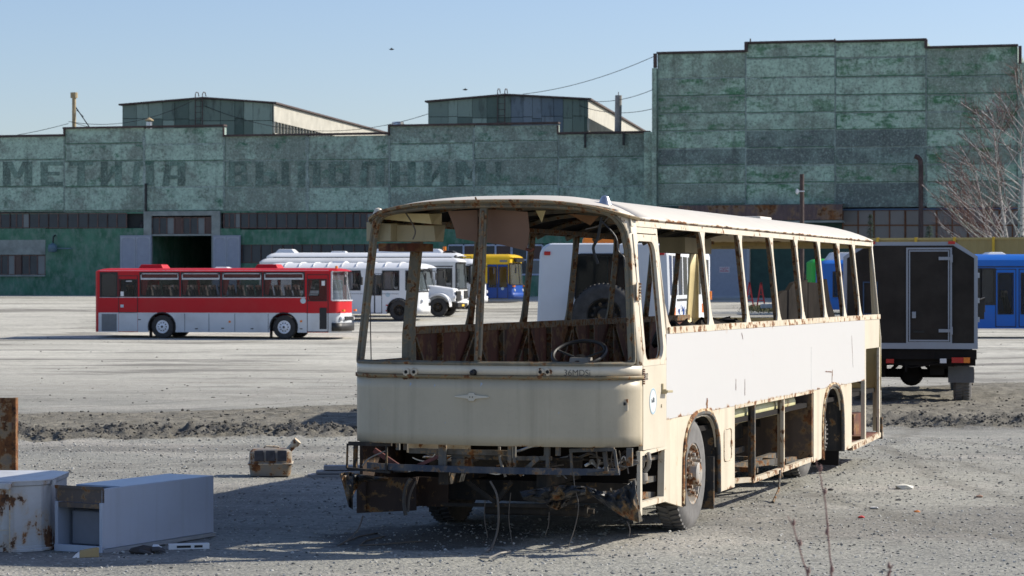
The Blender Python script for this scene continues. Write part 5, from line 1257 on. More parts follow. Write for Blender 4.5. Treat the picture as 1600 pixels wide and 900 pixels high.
# graffiti scratched on the front band, on the surface
def surf_text(txt, px0, px1, py0, py1, mat, bold=0, off=.008):
    (ya, z1), (yb, z0) = onX(px0, py0, .05), onX(px1, py1, .12); vs, fs = text_mesh(txt, ya-yb, z1-z0, bold); mb = MB()
    mb.add([(fsurf(ya-x, z0+y, off)-.004, ya-x, z0+y) for x, y in vs], fs); return mb
part('scratched_lettering', surf_text('36MDSi', 883, 926, 577.5, 587, 'ink', -.012), 'ink')

# right wall (the sunny side), local y = -HW
def ys(z, s=-1): return s*(HW-max(0, z-1.84)*.105)
def sidepoly(mb, pts, s=-1, th=.03, off=0):
    mb.prism([(x, ys(z, s)+s*off, z) for x, z in pts], (0, -s*th, 0))
mb = MB(); sidepoly(mb, [(.415, .3), (.47, .3), (.47, .83), (1.2, .83)][:0] or [(.36, .29), (.42, .29), (.42, .84), (.36, .84)]); mb2 = mb
part('door_post', mb, 'cream')
mb = MB(); sidepoly(mb, [(1.12, .37), (1.19, .37), (1.19, .82), (1.15, .82)], th=.06); mb.beam((.42, -HW+.06, .37), (1.19, -HW+.02, .37), .05, .05); mb.beam((.42, -HW+.03, .815), (1.19, -HW+.02, .83), .05, .04); part('step_frame', mb, 'cream_flake')
# driver's door
fy = lambda z: ys(z, -1)
door = MB(); 
door.prism([(x, ys(z)-.006, z) for x, z in [(.43, .845), (1.185, .835), (1.185, 1.56), (.43, 1.56)]], (0, .04, 0))
part('driver_door', door, 'cream'); dr = H.children[-1]
mb = MB(); ring(mb, (.43, 1.185, 1.562, 2.70), (.495, 1.085, 1.61, 2.64), .11, -.006, .045, fy=fy); part('door_window_frame', mb, 'cream_flake', dr)
mb = MB(); mb.tube([(x, ys(z)+.03, z) for x, z in rrect(.49, 1.09, 1.605, 2.645, .11, 5)], .012, 5, closed=True); part('window_rubber', mb, 'frame_rust', dr)
hx, hz = onY(1037, 611, -HW); mb = MB(); mb.cyl((hx-.08, -HW, hz), (hx-.08, -HW-.05, hz), .022, 10); mb.beam((hx-.1, -HW-.05, hz), (hx+.06, -HW-.055, hz-.004), .03, .022); mb.box(hx-.1, hx-.06, -HW-.02, -HW, hz-.02, hz+.07); part('door_handle', mb, 'box_cream', dr, bevel=.004)
hx, hz = onY(1037, 633, -HW); mb = MB(); mb.cyl((hx-.1, -HW, hz), (hx-.1, -HW-.015, hz), .016, 10); part('door_lock', mb, 'cream_rust', dr)
for pz in (455,):
    hx, hz = onY(993, pz, -1.26); mb = MB()
    for k in range(6): mb.cyl((.43, ys(hz)-.012, hz-.075+k*.025), (.43, ys(hz)-.012, hz-.055+k*.025), .016, 8)
    mb.box(.36, .43, ys(hz)-.01, ys(hz)+.0, hz-.08, hz+.075); part('door_hinge', mb, 'cream_rust', dr)
hz = 1.47; mb = MB()
for k in range(8): mb.cyl((.42, -HW-.012, hz-.06+k*.017), (.42, -HW-.012, hz-.048+k*.017), .014, 8)
part('door_hinge', mb, 'hide_brown', dr)
# oval badge and stencil number
cx_, cz_ = onY(1019, 627, -HW); mb = MB(); mb.prism([(cx_+.115*math.cos(R(a)), -HW-.0065, cz_+.115*math.sin(R(a))) for a in range(0, 360, 12)], (0, -.002, 0)); bd = part('round_badge', mb, plain('pale badge paper', (.62, .66, .66), .7), dr)
mb = MB(); N = 40
a_ = [(cx_+.112*math.cos(2*math.pi*k/N), -HW-.0095, cz_+.112*math.sin(2*math.pi*k/N)) for k in range(N+1)]; b_ = [(cx_+.098*math.cos(2*math.pi*k/N), -HW-.0095, cz_+.098*math.sin(2*math.pi*k/N)) for k in range(N+1)]
mb.grid([a_, b_]); part('badge_rim', mb, plain('faded blue print', (.3, .42, .5), .7), bd)
mb = MB()
for k in range(5): mb.box(cx_-.05+.02*k, cx_-.038+.02*k, -HW-.0105, -HW-.0095, cz_-.01, cz_+random.uniform(.01, .04))
part('badge_print', mb, plain('grey print', (.12, .14, .16), .7), bd)
a0, z1_ = onY(1003.5, 583.5, -HW); a1, z0_ = onY(1011, 593, -HW); vs, fs = text_mesh('782', a1-a0-.02, z1_-z0_, .01); mb = MB(); mb.add([(a0+.02+x, -HW-.010, z0_+y) for x, y in vs], fs); part('stencil_number', mb, 'ink', dr)
y, z = onX(975, 633, .18); 
mb = MB(); mb.box(.20, .215, y-.03, y+.03, z-.05, z+.05); ho = part('lock_plate', mb, 'cream_rust'); 
mb = MB(); mb.cyl((.19, y, z+.01), (.22, y, z+.01), .014, 10); part('hole', mb, 'black', ho)
ho.location = (fsurf(y, z)-.205+.0, 0, 0)
# panel above the door and the B pillar
mb = MB(); sidepoly(mb, [(.40, 2.71), (1.13, 2.71), (1.10, 2.83), (.40, 2.83)], th=.03); part('door_header', mb, 'cream_flake')
mb = MB(); sidepoly(mb, [(1.188, 1.57), (1.188, 2.72), (1.13, 2.715), (1.12, 2.82), (1.24, 2.82), (1.235, 2.6), (1.25, 2.1), (1.33, 1.93), (1.40, 1.86), (1.195, 1.84)][0:1]+[(1.30, 1.57), (1.42, 1.86), (1.33, 1.93), (1.255, 2.1), (1.235, 2.6), (1.24, 2.82), (1.12, 2.82), (1.13, 2.715), (1.188, 2.715)], th=.05); part('door_pillar', mb, 'cream_flake')
# white sheet, with hatch lines where it is joined
mb = MB(); sidepoly(mb, [(1.195, 1.07), (10.66, 1.07), (10.66, 1.57), (1.195, 1.57)], off=.004, th=.02); sidepoly(mb, [(1.195, 1.5702), (10.66, 1.5702), (10.66, 1.825), (1.195, 1.825)], off=.004, th=.02); part('side_sheet', mb, 'sheet_white')
mb = MB()
for x in (7.4,): mb.box(x-.002, x+.002, -HW-.0055, -HW-.003, 1.08, 1.56)
part('sheet_seam', mb, plain('thin seam', (.48, .48, .48), .7))
for (pa, pb, w_) in (((1149, 610), (1149, 592), .012), ((1163, 592), (1163, 618), .01), ((1300, 578), (1299, 600), .02), ((1289, 580.5), (1300, 581), .01), ((1330, 524), (1332, 574), .006), ((1158, 520), (1160, 530), .008), ((1104, 622), (1104, 640), .05)):
    (xa_, za_), (xb_, zb_) = onY(*pa, -HW), onY(*pb, -HW); mb = MB(); d_ = Vector((xb_-xa_, 0, zb_-za_)); n_ = Vector((d_.z, 0, -d_.x)).normalized()*w_; P = []
    for k in range(9): P.append(Vector((xa_, -HW-.0062, za_))+d_*k/8+n_*random.uniform(.2, 1)*math.sin(math.pi*(k+.5)/9)**.4)
    for k in range(8, -1, -1): P.append(Vector((xa_, -HW-.0062, za_))+d_*k/8-n_*random.uniform(.2, 1)*math.sin(math.pi*(k+.5)/9)**.4)
    mb.prism(P, (0, -.001, 0)); part('rust_run', mb, 'hide_brown')
mb = MB(); sidepoly(mb, [(10.662, 1.46), (11.98-.3, 1.46), (11.98-.3, 1.83), (10.662, 1.83)], th=.02); part('rear_side_panel', mb, 'cream')
# skirt pieces round the arches
def arc(xc, hw, zt, z0, n=14):
    r = []
    for k in range(n+1):
        a = math.pi*(1-k/n); r.append((xc+hw*math.copysign(abs(math.cos(a))**.8, math.cos(a)), z0+(zt-z0)*max(0, math.sin(a))**.55))
    return r
M['arch_rust'] = rusty_paint('orange rust bleeding from the arch', (.5, .4, .25), rust=.6, scale=14, rough=.7)
A1 = dict(xc=2.45, hw=.66, zt=1.035, z0=.36); A2 = dict(xc=8.65, hw=.60, zt=1.05, z0=.30)
def skirt(x0, x1, z0a, z0b, arch=None, side=0):
    if arch is None: return [(x0, z0a), (x1, z0b), (x1, 1.068), (x0, 1.068)]
a = arc(**A1); half = len(a)//2
mb = MB(); sidepoly(mb, [(1.195, .34), (1.80, .24)]+a[:half+1]+[(a[half][0], 1.068), (1.195, 1.068)]); mb.v = mb.v; part('front_skirt', mb, 'cream_lower')
mb = MB(); sidepoly(mb, a[half:]+[(3.12, .27), (3.77, .27), (3.77, 1.068), (a[half][0], 1.068)]); sk = part('hatch_skirt', mb, 'cream_lower')
mb = MB(); mb.tube([(x, -HW-.005, z) for x, z in rrect(3.32, 3.62, .55, .86, .05, 4)], .004, 4, closed=True); mb.box(3.6, 3.64, -HW-.012, -HW, .68, .74); part('fuel_hatch', mb, 'cream_rust', sk)
b = arc(**A2); hb = len(b)//2
mb = MB(); sidepoly(mb, [(7.56, .25), (8.02, .27)]+b[:hb+1]+[(b[hb][0], 1.068), (7.56, 1.068)]); part('side_skirt', mb, 'cream_lower')
mb = MB(); sidepoly(mb, b[hb:]+[(9.30, .27), (9.82, .28), (9.82, 1.068), (b[hb][0], 1.068)]); part('side_skirt', mb, 'cream_lower')
for q, nm in ((A1, 'arch_lip'), (A2, 'arch_lip')):
    q2 = dict(q); q2['zt'] = q['zt']+.055; q2['hw'] = q['hw']+.03
    pts = [(x, -HW-.0025, z) for x, z in arc(**q2)]; pts = [(pts[0][0], pts[0][1], .27)]+pts+[(pts[-1][0], pts[-1][1], .29)]
    mb = MB(); mb.tube(pts, [.014+.012*random.random() for _ in pts], 5); part('arch_rust', mb, M['arch_rust'])
    q = dict(q); q['zt'] += .035; pts = [(x, -HW-.006, z) for x, z in arc(**q)]; pts = [(pts[0][0], pts[0][1], .25)]+pts+[(pts[-1][0], pts[-1][1], .27)]
    mb = MB(); mb.tube(pts, .022, 6); part(nm, mb, 'grey_metal')
    mb = MB(); mb.grid([[(x, y, z) for (x, _, z) in pts] for y in (-HW+.01, -HW+.55)]); part('wheel_housing', mb, 'dark_metal', smooth_=True, solid=.01)
# open luggage bay
mb = MB(); mb.box(3.78, 7.55, -HW-.004, -HW+.05, 1.04, 1.075); part('bay_top_rail', mb, 'cream_rust')
for x in (4.65, 6.02):
    mb = MB(); mb.box(x-.022, x+.022, -HW, -HW+.04, .27, 1.04); mb.box(x+.022, x+.034, -HW+.005, -HW+.08, .27, 1.04); part('bay_post', mb, 'grey_metal' if x < 5 else 'cream_rust')
mb = MB(); mb.box(3.78, 7.55, -HW+.0, -HW+.05, .25, .31) if 0 else mb.beam((4.60, -HW+.03, .27), (7.56, -HW+.03, .29), .05, .05); mb.beam((3.2, -.75, .3), (4.6, -HW+.05, .28), .06, .05); part('bay_sill', mb, 'cream_rust')
M['bulk'] = rusty_paint('grey brown rusted bulkhead', (.13, .095, .07), rust=.4, scale=3.5, rough=.85, dirt=.6, dirtcol=(.07, .05, .04))
mb = MB(); mb.box(7.50, 7.55, -HW+.01, -.35, .3, 1.06); part('bay_bulkhead', mb, 'bulk')
mb = MB(); mb.box(3.78, 7.5, -.34, -.3, .42, 1.2); mb.box(3.76, 3.8, -HW+.02, -.35, .4, 1.05); part('bay_back_panel', mb, 'hide_brown')
mb = MB(); mb.beam((3.8, -.85, .5), (6.2, -.85, .88), .04, .05); mb.beam((3.9, -.9, .32), (7.4, -.9, .34), .07, .07); mb.beam((3.9, -.5, .4), (7.4, -.5, .4), .07, .07); mb.beam((5.2, -1.2, .33), (5.2, -.3, .36), .05, .05); mb.beam((6.6, -1.2, .33), (6.6, -.3, .36), .05, .05); mb.beam((4.3, -.6, .36), (6.9, -1.22, .33), .06, .06); part('bay_frame', mb, 'grey_metal')
mb = MB(); mb.lathe([(.005, 4.0), (.09, 4.03), (.10, 4.12), (.11, 4.3), (.11, 6.9), (.10, 7.05), (.08, 7.15), (.005, 7.18)], 22, 'x', (0, -1.10, .955)); part('air_tank', mb, rusty_paint('pale yellow tank', (.62, .60, .33), rust=.38, scale=2.4, rough=.5, dirt=.2), smooth_=True)
# openings behind the rear wheel, rear corner door
mb = MB(); mb.box(9.83, 10.68, -.75, -.7, .3, 1.05); mb.box(9.8, 9.84, -HW+.02, -.7, .3, 1.05); mb.box(9.83, 10.68, -HW+.03, -.7, .28, .32); part('battery_bay', mb, 'hide_brown')
mb = MB(); mb.box(10.68, 10.76, -HW, -HW+.05, .27, 1.46); mb.box(9.82, 10.68, -HW, -HW+.04, .27, .33); part('bay_post', mb, 'cream')
mb = MB(); mb.box(10.76, 11.72, -HW+.02, -.4, .27, .36); mb.box(10.8, 11.7, -.45, -.4, .36, 1.5); mb.box(11.0, 11.6, -1.1, -.6, .36, .62); mb.beam((10.8, -.6, 1.3), (11.7, -1.1, 1.0), .05); part('rear_bay', mb, 'hide_brown')
mb = MB(); sidepoly(mb, [(11.68, 1.0), (11.68, .34), (11.75, .34), (11.75, 1.46), (11.68, 1.46)]); part('rear_post', mb, 'cream_flake')
mb = MB(); mb.beam((9.82, -HW+.02, .27), (11.9, -HW+.02, .33), .07, .06); part('rear_sill', mb, 'cream_rust')
# belt rail, gutter rail, pillars, both sides
def rail(s, x0, x1, z0, z1, mat, name, out=.008, th=.06):
    mb = MB(); P = [(x0, ys(z0, s)+s*out, z0), (x1, ys(z0, s)+s*out, z0), (x1, ys(z0, s)-s*th, z0), (x0, ys(z0, s)-s*th, z0), (x0, ys(z1, s)+s*out, z1), (x1, ys(z1, s)+s*out, z1), (x1, ys(z1, s)-s*th, z1), (x0, ys(z1, s)-s*th, z1)]
    mb.hexa(P); part(name, mb, mat)
rail(-1, 1.30, 11.75, 1.826, 1.885, 'cream_rust', 'belt_rail'); rail(-1, .40, 11.75, 2.765, 2.835, 'cream_flake', 'gutter_rail')
rail(1, 1.46, 11.75, 1.80, 1.87, 'frame_rust', 'belt_rail', 0, .06); rail(1, .40, 11.75, 2.80, 2.85, 'frame_rust', 'gutter_rail', 0, .05)
def pillar(x, s, mat, mat2, w=.032, zb=1.885, zt=2.765, fl=.075):
    pts = []; zs = [zb, zb+.05, zb+.13, zb+.25, zt-.25, zt-.12, zt-.05, zt]
    ws = [w+fl, w+fl*.45, w+fl*.12, w, w, w+fl*.12, w+fl*.4, w+fl*.9]
    mb = MB(); pts = [(x+ww, z) for z, ww in zip(zs, ws)]+[(x-ww, z) for z, ww in list(zip(zs, ws))[::-1]]
    mb.prism([(a, ys(z, s)+s*.006, z) for a, z in pts], (0, -s*.018, 0)); o = part('window_pillar', mb, mat)
    mb = MB(); mb.hexa([(x-w*.9, ys(zb, s)-s*.013, zb), (x+w*.9, ys(zb, s)-s*.013, zb), (x+w*.7, ys(zb, s)-s*.055, zb), (x-w*.7, ys(zb, s)-s*.055, zb), (x-w*.9, ys(zt, s)-s*.013, zt), (x+w*.9, ys(zt, s)-s*.013, zt), (x+w*.7, ys(zt, s)-s*.055, zt), (x-w*.7, ys(zt, s)-s*.055, zt)]); part('pillar_core', mb, mat2, o)
for x in (2.84, 4.37, 5.79, 7.03, 8.27, 9.42, 10.41): pillar(x, -1, 'cream_flake', 'frame_rust')
for x in (3.22, 4.91, 6.49, 8.1, 9.7, 10.95): pillar(x, 1, 'frame_green', 'frame_rust', .021, 1.87, 2.80, .05)
mb = MB(); sidepoly(mb, [(1.42, 1.56), (1.56, 1.56), (1.53, 1.9), (1.52, 2.80), (1.44, 2.80), (1.43, 1.8)], 1, .09); part('window_pillar', mb, 'frame_green')
# rear corners and rear wall
for (i0, i1) in ((0, 10), (21, None)):
    mb = MB(); mb.grid([[(min(x, LB), y, z) for x, y, _ in [(px_, py_, 0) for px_, py_ in plan(z, 0, 'rear')[i0:i1]]] for z in (.36, .9, 1.57, 1.9, 2.4, 2.83)]); part('rear_corner', mb, 'cream' if i0 == 0 else 'yellow_in', smooth_=True, solid=.02)
mb = MB(); mb.grid(sweep(.9, 1.83, 0, 2, 'rear')); part('rear_panel', mb, 'yellow_in', smooth_=True, solid=.02)
mb = MB(); mb.grid(sweep(2.745, 2.84, 0, 2, 'rear')); part('rear_header', mb, 'yellow_in', smooth_=True, solid=.02)
mb = MB(); mb.box(11.6, 11.9, -1.1, 1.1, 1.6, 1.7); mb.box(11.72, 11.76, -1.15, 1.15, 2.74, 2.78); part('rear_shelf', mb, 'yellow_in')
M['battery'] = rusty_paint('scabby brown plate', (.06, .043, .035), rust=.3, scale=9, rough=.85, dirt=.5, dirtcol=(.02, .016, .015), spec=.2)
# left wall seen from inside
mb = MB(); mb.box(.4, 1.46, HW-.03, HW, .4, 1.56); part('cab_side_panel', mb, 'battery'); mb = MB(); mb.box(1.46, 11.72, HW-.03, HW, .3, 1.80); part('left_side_panel', mb, 'hide_brown')
for x in (2.3, 3.22, 4.1, 4.91, 5.7, 6.49, 7.3, 8.1, 9.0, 9.7): mb = MB(); mb.box(x-.02, x+.02, HW-.08, HW-.03, .95, 1.80); part('wall_rib', mb, 'frame_rust')
for x0_, x1_ in ((1.6, 2.3), (3.22, 2.4), (3.3, 4.05), (4.91, 4.15), (5.0, 5.65), (6.49, 5.75), (6.6, 7.25), (8.05, 7.35), (8.2, 8.95)): mb = MB(); mb.beam((x0_, HW-.06, 1.78), (x1_, HW-.06, 1.0), .03, .03); part('wall_brace', mb, 'frame_rust')
mb = MB(); mb.box(.36, 1.46, HW-.07, HW+.005, 1.545, 1.585); part('left_sill', mb, 'frame_rust')
mb = MB(); mb.box(1.0, 11.7, -HW+.06, HW-.1, .88, .93); part('floor', mb, 'dark')  # unseen dark floor, added to keep light from coming under
# windscreen frame on the curved front
def wf(yn, z, off=0): # yn = local y at z; stay on the plan curve by index fraction
    p = plan(z, off); L = [0]
    for q0, q1 in zip(p[:-1], p[1:]): L.append(L[-1]+math.hypot(q1[0]-q0[0], q1[1]-q0[1]))
    s = max(0, min(1, yn))*L[-1]
    for i in range(len(L)-1):
        if L[i] <= s <= L[i+1]:
            f = (s-L[i])/(L[i+1]-L[i]+1e-9); return (p[i][0]+(p[i+1][0]-p[i][0])*f, p[i][1]+(p[i+1][1]-p[i][1])*f, z)
    return (*p[-1], z)
def top_open(s):   # opening top along the arc fraction
    e = min(s-.045, .955-s); t = max(0, min(1, e/.085)); c = 2.80+.145*(1-abs(2*s-1)**3.0)
    return c-.27*(1-math.sqrt(max(0, 1-(1-t)**2)))
def eave(s): return 2.83+.15*(1-abs(2*s-1)**3.2)
SS = [k/60 for k in range(61)]
def front_top_mesh():
    mb = MB(); rows = []
    for k in range(5):
        f = k/4; row = []
        for s in SS:
            z1 = eave(s); z0_ = 1.575 if (s < .04 or s > .96) else min(top_open(s), z1-.01)
            row.append(wf(s, z0_+(z1-z0_)*f))
        rows.append(row)
    mb.grid(rows); return mb
def split_front():
    for nm, mat, sel in (('corner_panel', 'cream_flake', [s for s in SS if s <= .1001]), ('windscreen_surround', 'frame_green', [s for s in SS if s >= .0999])):
        mb = MB(); rows = []
        for k in range(5):
            row = []
            for s in sel:
                z1 = eave(s); z0_ = 1.575 if (s < .04 or s > .96) else min(top_open(s), z1-.01); row.append(wf(s, z0_+(z1-z0_)*k/4))
            rows.append(row)
        mb.grid(rows); part(nm, mb, mat, smooth_=True, solid=.025)
split_front()
loop = [(s, 1.585) for s in [.055+.89*k/40 for k in range(41)]]+[(.952, 1.60), (.955, 1.64)]+[(.955, z) for z in (1.8, 2.0, 2.2)]
tops = [s for s in [.955-.91*k/70 for k in range(71)]]
loop += [(s, max(2.3, top_open(s)-.005)) for s in tops if top_open(s) > 2.28]+[(.045, z) for z in (2.2, 2.0, 1.8, 1.64)]+[(.048, 1.60)]
mb = MB(); mb.tube([wf(s, z, .004) for s, z in loop], .016, 6, closed=True); mb.tube([Vector(wf(s, z, -.03)) for s, z in loop], .022, 5, closed=True); part('windscreen_frame', mb, 'frame_green', smooth_=True)
# corner posts thicker, and the centre post
yc, _z = onX(748, 571, .05)
mb = MB(); mb.hexa([(.0, yc-.028, 1.58), (.0, yc+.028, 1.58), (.07, yc+.02, 1.58), (.07, yc-.02, 1.58), (.14, yc-.04, 2.93), (.14, yc+.02, 2.93), (.21, yc+.015, 2.93), (.21, yc-.03, 2.93)]); part('windscreen_pillar', mb, 'frame_green')
mb = MB(); mb.tube([(-.012, yc, 1.62), (.06, yc-.004, 2.2), (.13, yc-.01, 2.9)], .012, 6); part('pillar_bead', mb, 'frame_rust')
for s in (.03, .97):
    mb = MB(); mb.tube([Vector(wf(s, z, -.025)) for z in (1.6, 1.8, 2.0, 2.2, 2.4, 2.6)], .03, 6); part('corner_post', mb, 'frame_green' if s > .5 else 'frame_rust')
# roof shell
ol = fill_sides(plan(2.83, .02), plan(2.83, .02, 'rear')[::-1])
def zedge(x, y):
    if x < .5:
        s = .5+ (y/(2*1.22))*.98; return eave(max(0, min(1, s)))*.5+.5*(2.83+.15*(1-min(1, abs(y)/1.22)**3.2))
    return 2.83
mb = MB(); roof_mesh(mb, ol, LB, 2.83, 3.045, 1.3, 10.7, p=3.0, rings=10, zedge=zedge); roofo = part('roof', mb, 'roof', smooth_=True, solid=.025)
mb = MB(); ov = [(x, y, zedge(x, y)) for x, y in plan(2.83, .035)]; mb.tube(ov, .016, 5); part('roof_lip', mb, 'cream_trim', smooth_=True)
mb = MB()
for k in range(11):
    x = .9+k*1.04; mb.tube([(x, y, 2.76+.225*(1-abs(y/1.2)**3)) for y in np.linspace(-1.18, 1.18, 13)], .03, 5)
part('roof_rib', mb, 'frame_green')
mb = MB(); mb.grid([[(x, y, 2.83+.175*(1-abs(y/1.18)**3)) for y in np.linspace(-1.15, 1.15, 11)] for x in (.55, 2, 4, 6, 8, 10, 11.6)]); part('ceiling_lining', mb, 'dark', smooth_=True)
mb = MB()
for y in (-.9, .9): mb.box(.8, 11.6, y-.03, y+.03, 2.80, 2.84)
part('roof_stringer', mb, 'frame_rust')
for (px, py) in ((583, 318), (952, 309)):
    y, z = onX(px, py+6, .55); zl_ = 2.865 if px < 700 else 2.95
    mb = MB(); mb.lathe([(.004, .085), (.03, .075), (.055, .02), (.062, 0)], 14, 'z', (.55, y*.96, zl_)); part('marker_lamp', mb, 'cream' if px < 700 else 'chrome', smooth_=True)
mb = MB(); mb.box(8.8, 9.4, -.4, .1, 3.03, 3.085); part('roof_hatch', mb, 'roof', bevel=.015)
mb = MB(); mb.tube([(.1, yc+.03, 2.96), (.08, yc+.035, 3.0), (.05, yc+.03, 3.01)], .008, 5); part('bent_screw', mb, 'hide_brown')
# things left hanging inside the windscreen
def fsheet(name, pts, xl, mat, th=.012, par=H, **k):
    mb = MB(); mb.prism([(xl if not isinstance(xl, list) else xl[i], *onX(px, py, xl if not isinstance(xl, list) else xl[i])) for i, (px, py) in enumerate(pts)], (th, 0, 0)); return part(name, mb, mat, par, **k)
fsheet('hanging_board', [(700, 330), (746, 328), (746, 378), (713, 372), (711, 360)], .30, 'card')
fsheet('hanging_board', [(748, 326), (824, 331), (827, 360), (823, 392), (786, 383), (748, 377)], .28, 'card')
mb = MB(); y0_, z0_ = onX(826, 391, .28); mb.tube([(.28, y0_+.02, z0_+.01), (.26, y0_-.03, z0_-.005), (.27, y0_-.05, z0_+.015)], .014, 6); part('torn_edge', mb, 'hide_brown')
(ya, z1_), (yb, z0_) = onX(579, 347, .55), onX(617, 377, .55)
mb = MB(); mb.hexa([(.45, yb, z0_), (.78, yb+.02, z0_), (.78, ya, z0_), (.45, ya, z0_), (.45, yb, z1_-.02), (.78, yb, z1_), (.78, ya, z1_), (.45, ya, z1_)]); part('destination_box', mb, 'box_cream', bevel=.006)
(ya, z1_), (yb, z0_) = onX(619, 351, .6), onX(681, 377, .6)
mb = MB(); mb.hexa([(.6, yb, z0_), (.85, yb+.02, z0_), (.85, ya, z0_), (.6, ya, z0_), (.6, yb+.02, z1_-.01), (.85, yb, z1_), (.85, ya, z1_), (.6, ya, z1_)]); part('locker_box', mb, 'box_cream', bevel=.006)
mb = MB(); mb.hexa([(.5, yb, z1_+.0), (.75, yb, z1_), (.75, yb+.5, z1_+.05), (.5, yb+.5, z1_+.05), (.5, yb+.03, z1_+.09), (.75, yb, z1_+.1), (.75, yb+.5, z1_+.12), (.5, yb+.5, z1_+.1)]); part('ceiling_board', mb, 'yellow_in')
fsheet('torn_lining', [(837, 329), (852, 329), (846, 347)], .5, 'yellow_in'); fsheet('torn_lining', [(888, 334), (935, 338), (922, 352)], .6, plain('orange torn lining', (.22, .11, .05), .9))
mb = MB(); (ya, za), (yb, zb2) = onX(585, 380, .8), onX(640, 392, .8); mb.box(.9, 1.4, yb, ya, zb2, za); part('dark_bracket', mb, 'hide_brown')
(ya, z1_), (yb, z0_) = onX(1032, 378, 1.0), onX(1054, 396, 1.0)
mb = MB(); xa_, za_ = onY(1030, 378, .3); xb_, zb_ = onY(1052, 396, .3)
mb.box(xa_, xa_+1.2, .0, .3, zb_, za_+.05) if xa_ < 10 else None; part('locker_box', mb, 'box_cream')
def wirex(pts, xl, r=.006, name='hanging_wire', mat='wire', nz=0):
    P = []
    for i, (px, py) in enumerate(pts):
        x = xl[i] if isinstance(xl, list) else xl; y, z = onX(px, py, x); P.append(Vector((x, y, z)))
    Q = []
    for i in range(len(P)-1):     # catmull smoothing
        p0, p1, p2, p3 = P[max(i-1, 0)], P[i], P[i+1], P[min(i+2, len(P)-1)]
        for k in range(4):
            t = k/4; Q.append(.5*((2*p1)+(p2-p0)*t+(2*p0-5*p1+4*p2-p3)*t*t+(3*p1-p0-3*p2+p3)*t*t*t))
    Q.append(P[-1]); mb = MB(); mb.tube(Q, r, 6); return part(name, mb, mat)
wirex([(634, 333), (643, 347), (649, 362), (645, 374)], .4, .007); wirex([(940, 340), (934, 372), (927, 388), (934, 412)], .3, .013, mat='black'); wirex([(940, 345), (962, 370), (966, 392), (975, 402), (976, 418)], .25, .008, mat='black'); wirex([(952, 338), (938, 352), (915, 358)], .35, .006)
wirex([(579, 380), (578, 450), (580, 568)], .5, .005)
# steering wheel
c = Vector((.85, *onX(905, 552, .85))); mb = MB(); nrm = Vector((-.45, 0, .9)).normalized(); u_ = Vector((.9, 0, .45)).normalized(); v_ = Vector((0, 1, 0))
mb.tube([c+(u_*math.cos(a)+v_*math.sin(a))*.235 for a in [2*math.pi*k/36 for k in range(36)]], .018, 8, closed=True)
sw = part('steering_wheel', mb, 'black', smooth_=True)
mb = MB(); mb.lathe([(.005, .02), (.05, .015), (.055, -.03)], 14, 'z', (0, 0, 0)); mb.v = [tuple(c+u_*x+v_*y+nrm*(z-.05)) for x, y, z in mb.v]
for a in (R(75), R(-75), R(180)): mb.beam(c-nrm*.06, c+(u_*math.cos(a)+v_*math.sin(a))*.23, .03, .014)
mb.tube([c-nrm*.05, c-nrm*.7], .03, 8); part('steering_column', mb, 'black', sw)
mb = MB(); mb.hexa([(.78, c.y-.1, 1.45), (1.0, c.y-.1, 1.45), (1.0, c.y+.1, 1.45), (.78, c.y+.1, 1.45), (.8, c.y-.09, 1.62), (.95, c.y-.09, 1.62), (.95, c.y+.07, 1.62), (.8, c.y+.07, 1.62)]); part('column_cowl', mb, 'hose')
# clutter inside: rear bulkhead sheet, belt-level rags
def ysheet(name, pts, yl, mat, th=.03, par=H):
    mb = MB(); mb.prism([(onY(px, py, yl)[0], yl, onY(px, py, yl)[1]) for px, py in pts], (0, th, 0)); return part(name, mb, mat, par)
ysheet('engine_cover', [(1216, 520), (1217, 461), (1224, 455), (1233, 453), (1240, 442), (1251, 438), (1256, 440), (1262, 437), (1262, 520)], -.9, plain('torn black lining', (.02, .017, .015), .95, var=.5, scale=3, spec=.1), .05)
ysheet('engine_cover', [(1263, 520), (1263, 441), (1282, 442), (1292, 436), (1297, 470), (1306, 498), (1308, 520)], -.88, plain('torn black lining dusty', (.016, .013, .011), .95, var=.5, scale=3, spec=.1), .05)
mb = MB(); 
for k in range(14):
    x = 2.7+k*.2+random.uniform(-.05, .05); mb.lathe([(.004, .05+.05*random.random()), (.12, .02), (.2, -.05), (.2, -.15)], 8, 'z', (x, -.95+random.uniform(-.1, .1), 1.85+random.uniform(-.05, .02)))
part('rag_heap', mb, 'dark', smooth_=True, jitter=.03)
# ---- underframe and nose
mb = MB()
for s in (1, -1): mb.beam((.25, s*.45, .62), (11.6, s*.45, .62), .09, .2)
for x in (.6, 1.6, 3.2, 4.6, 6.0, 7.5, 9.6, 11.2): mb.beam((x, -.7, .7), (x, .7, .7), .07, .1)
part('chassis', mb, 'dark_metal')
mb = MB(); mb.box(1.45, 3.3, -.4, .4, .35, .9); mb.lathe([(.01, 1.9), (.3, 1.95), (.35, 2.3), (.3, 2.7), (.01, 2.8)], 14, 'x', (0, 0, .6)); part('undertray', mb, 'dark')
mb = MB(); mb.cyl((2.3, -1.05, .51), (2.3, 1.05, .51), .06, 8); mb.cyl((8.65, -1.15, .51), (8.65, 1.15, .51), .1, 10); mb.lathe([(.01, -.28), (.2, -.2), (.28, 0), (.2, .2), (.01, .28)], 14, 'x', (8.65, 0, .51)); part('axle', mb, 'dark_metal')
for s in (1, -1): wheel(H, 2.30, s*(HW-.17), .51, .27, s, 'rim_rust', tread=True, hub='open', tyre='rubber_grey' if s < 0 else 'rubber')
wheel(H, 8.65, -.86, .50, .26, -1, 'dark_metal', tread=True, hub='open', tyre='rubber_grey'); wheel(H, 8.65, .9, .50, .26, 1, 'dark_metal', tread=True, hub='open')
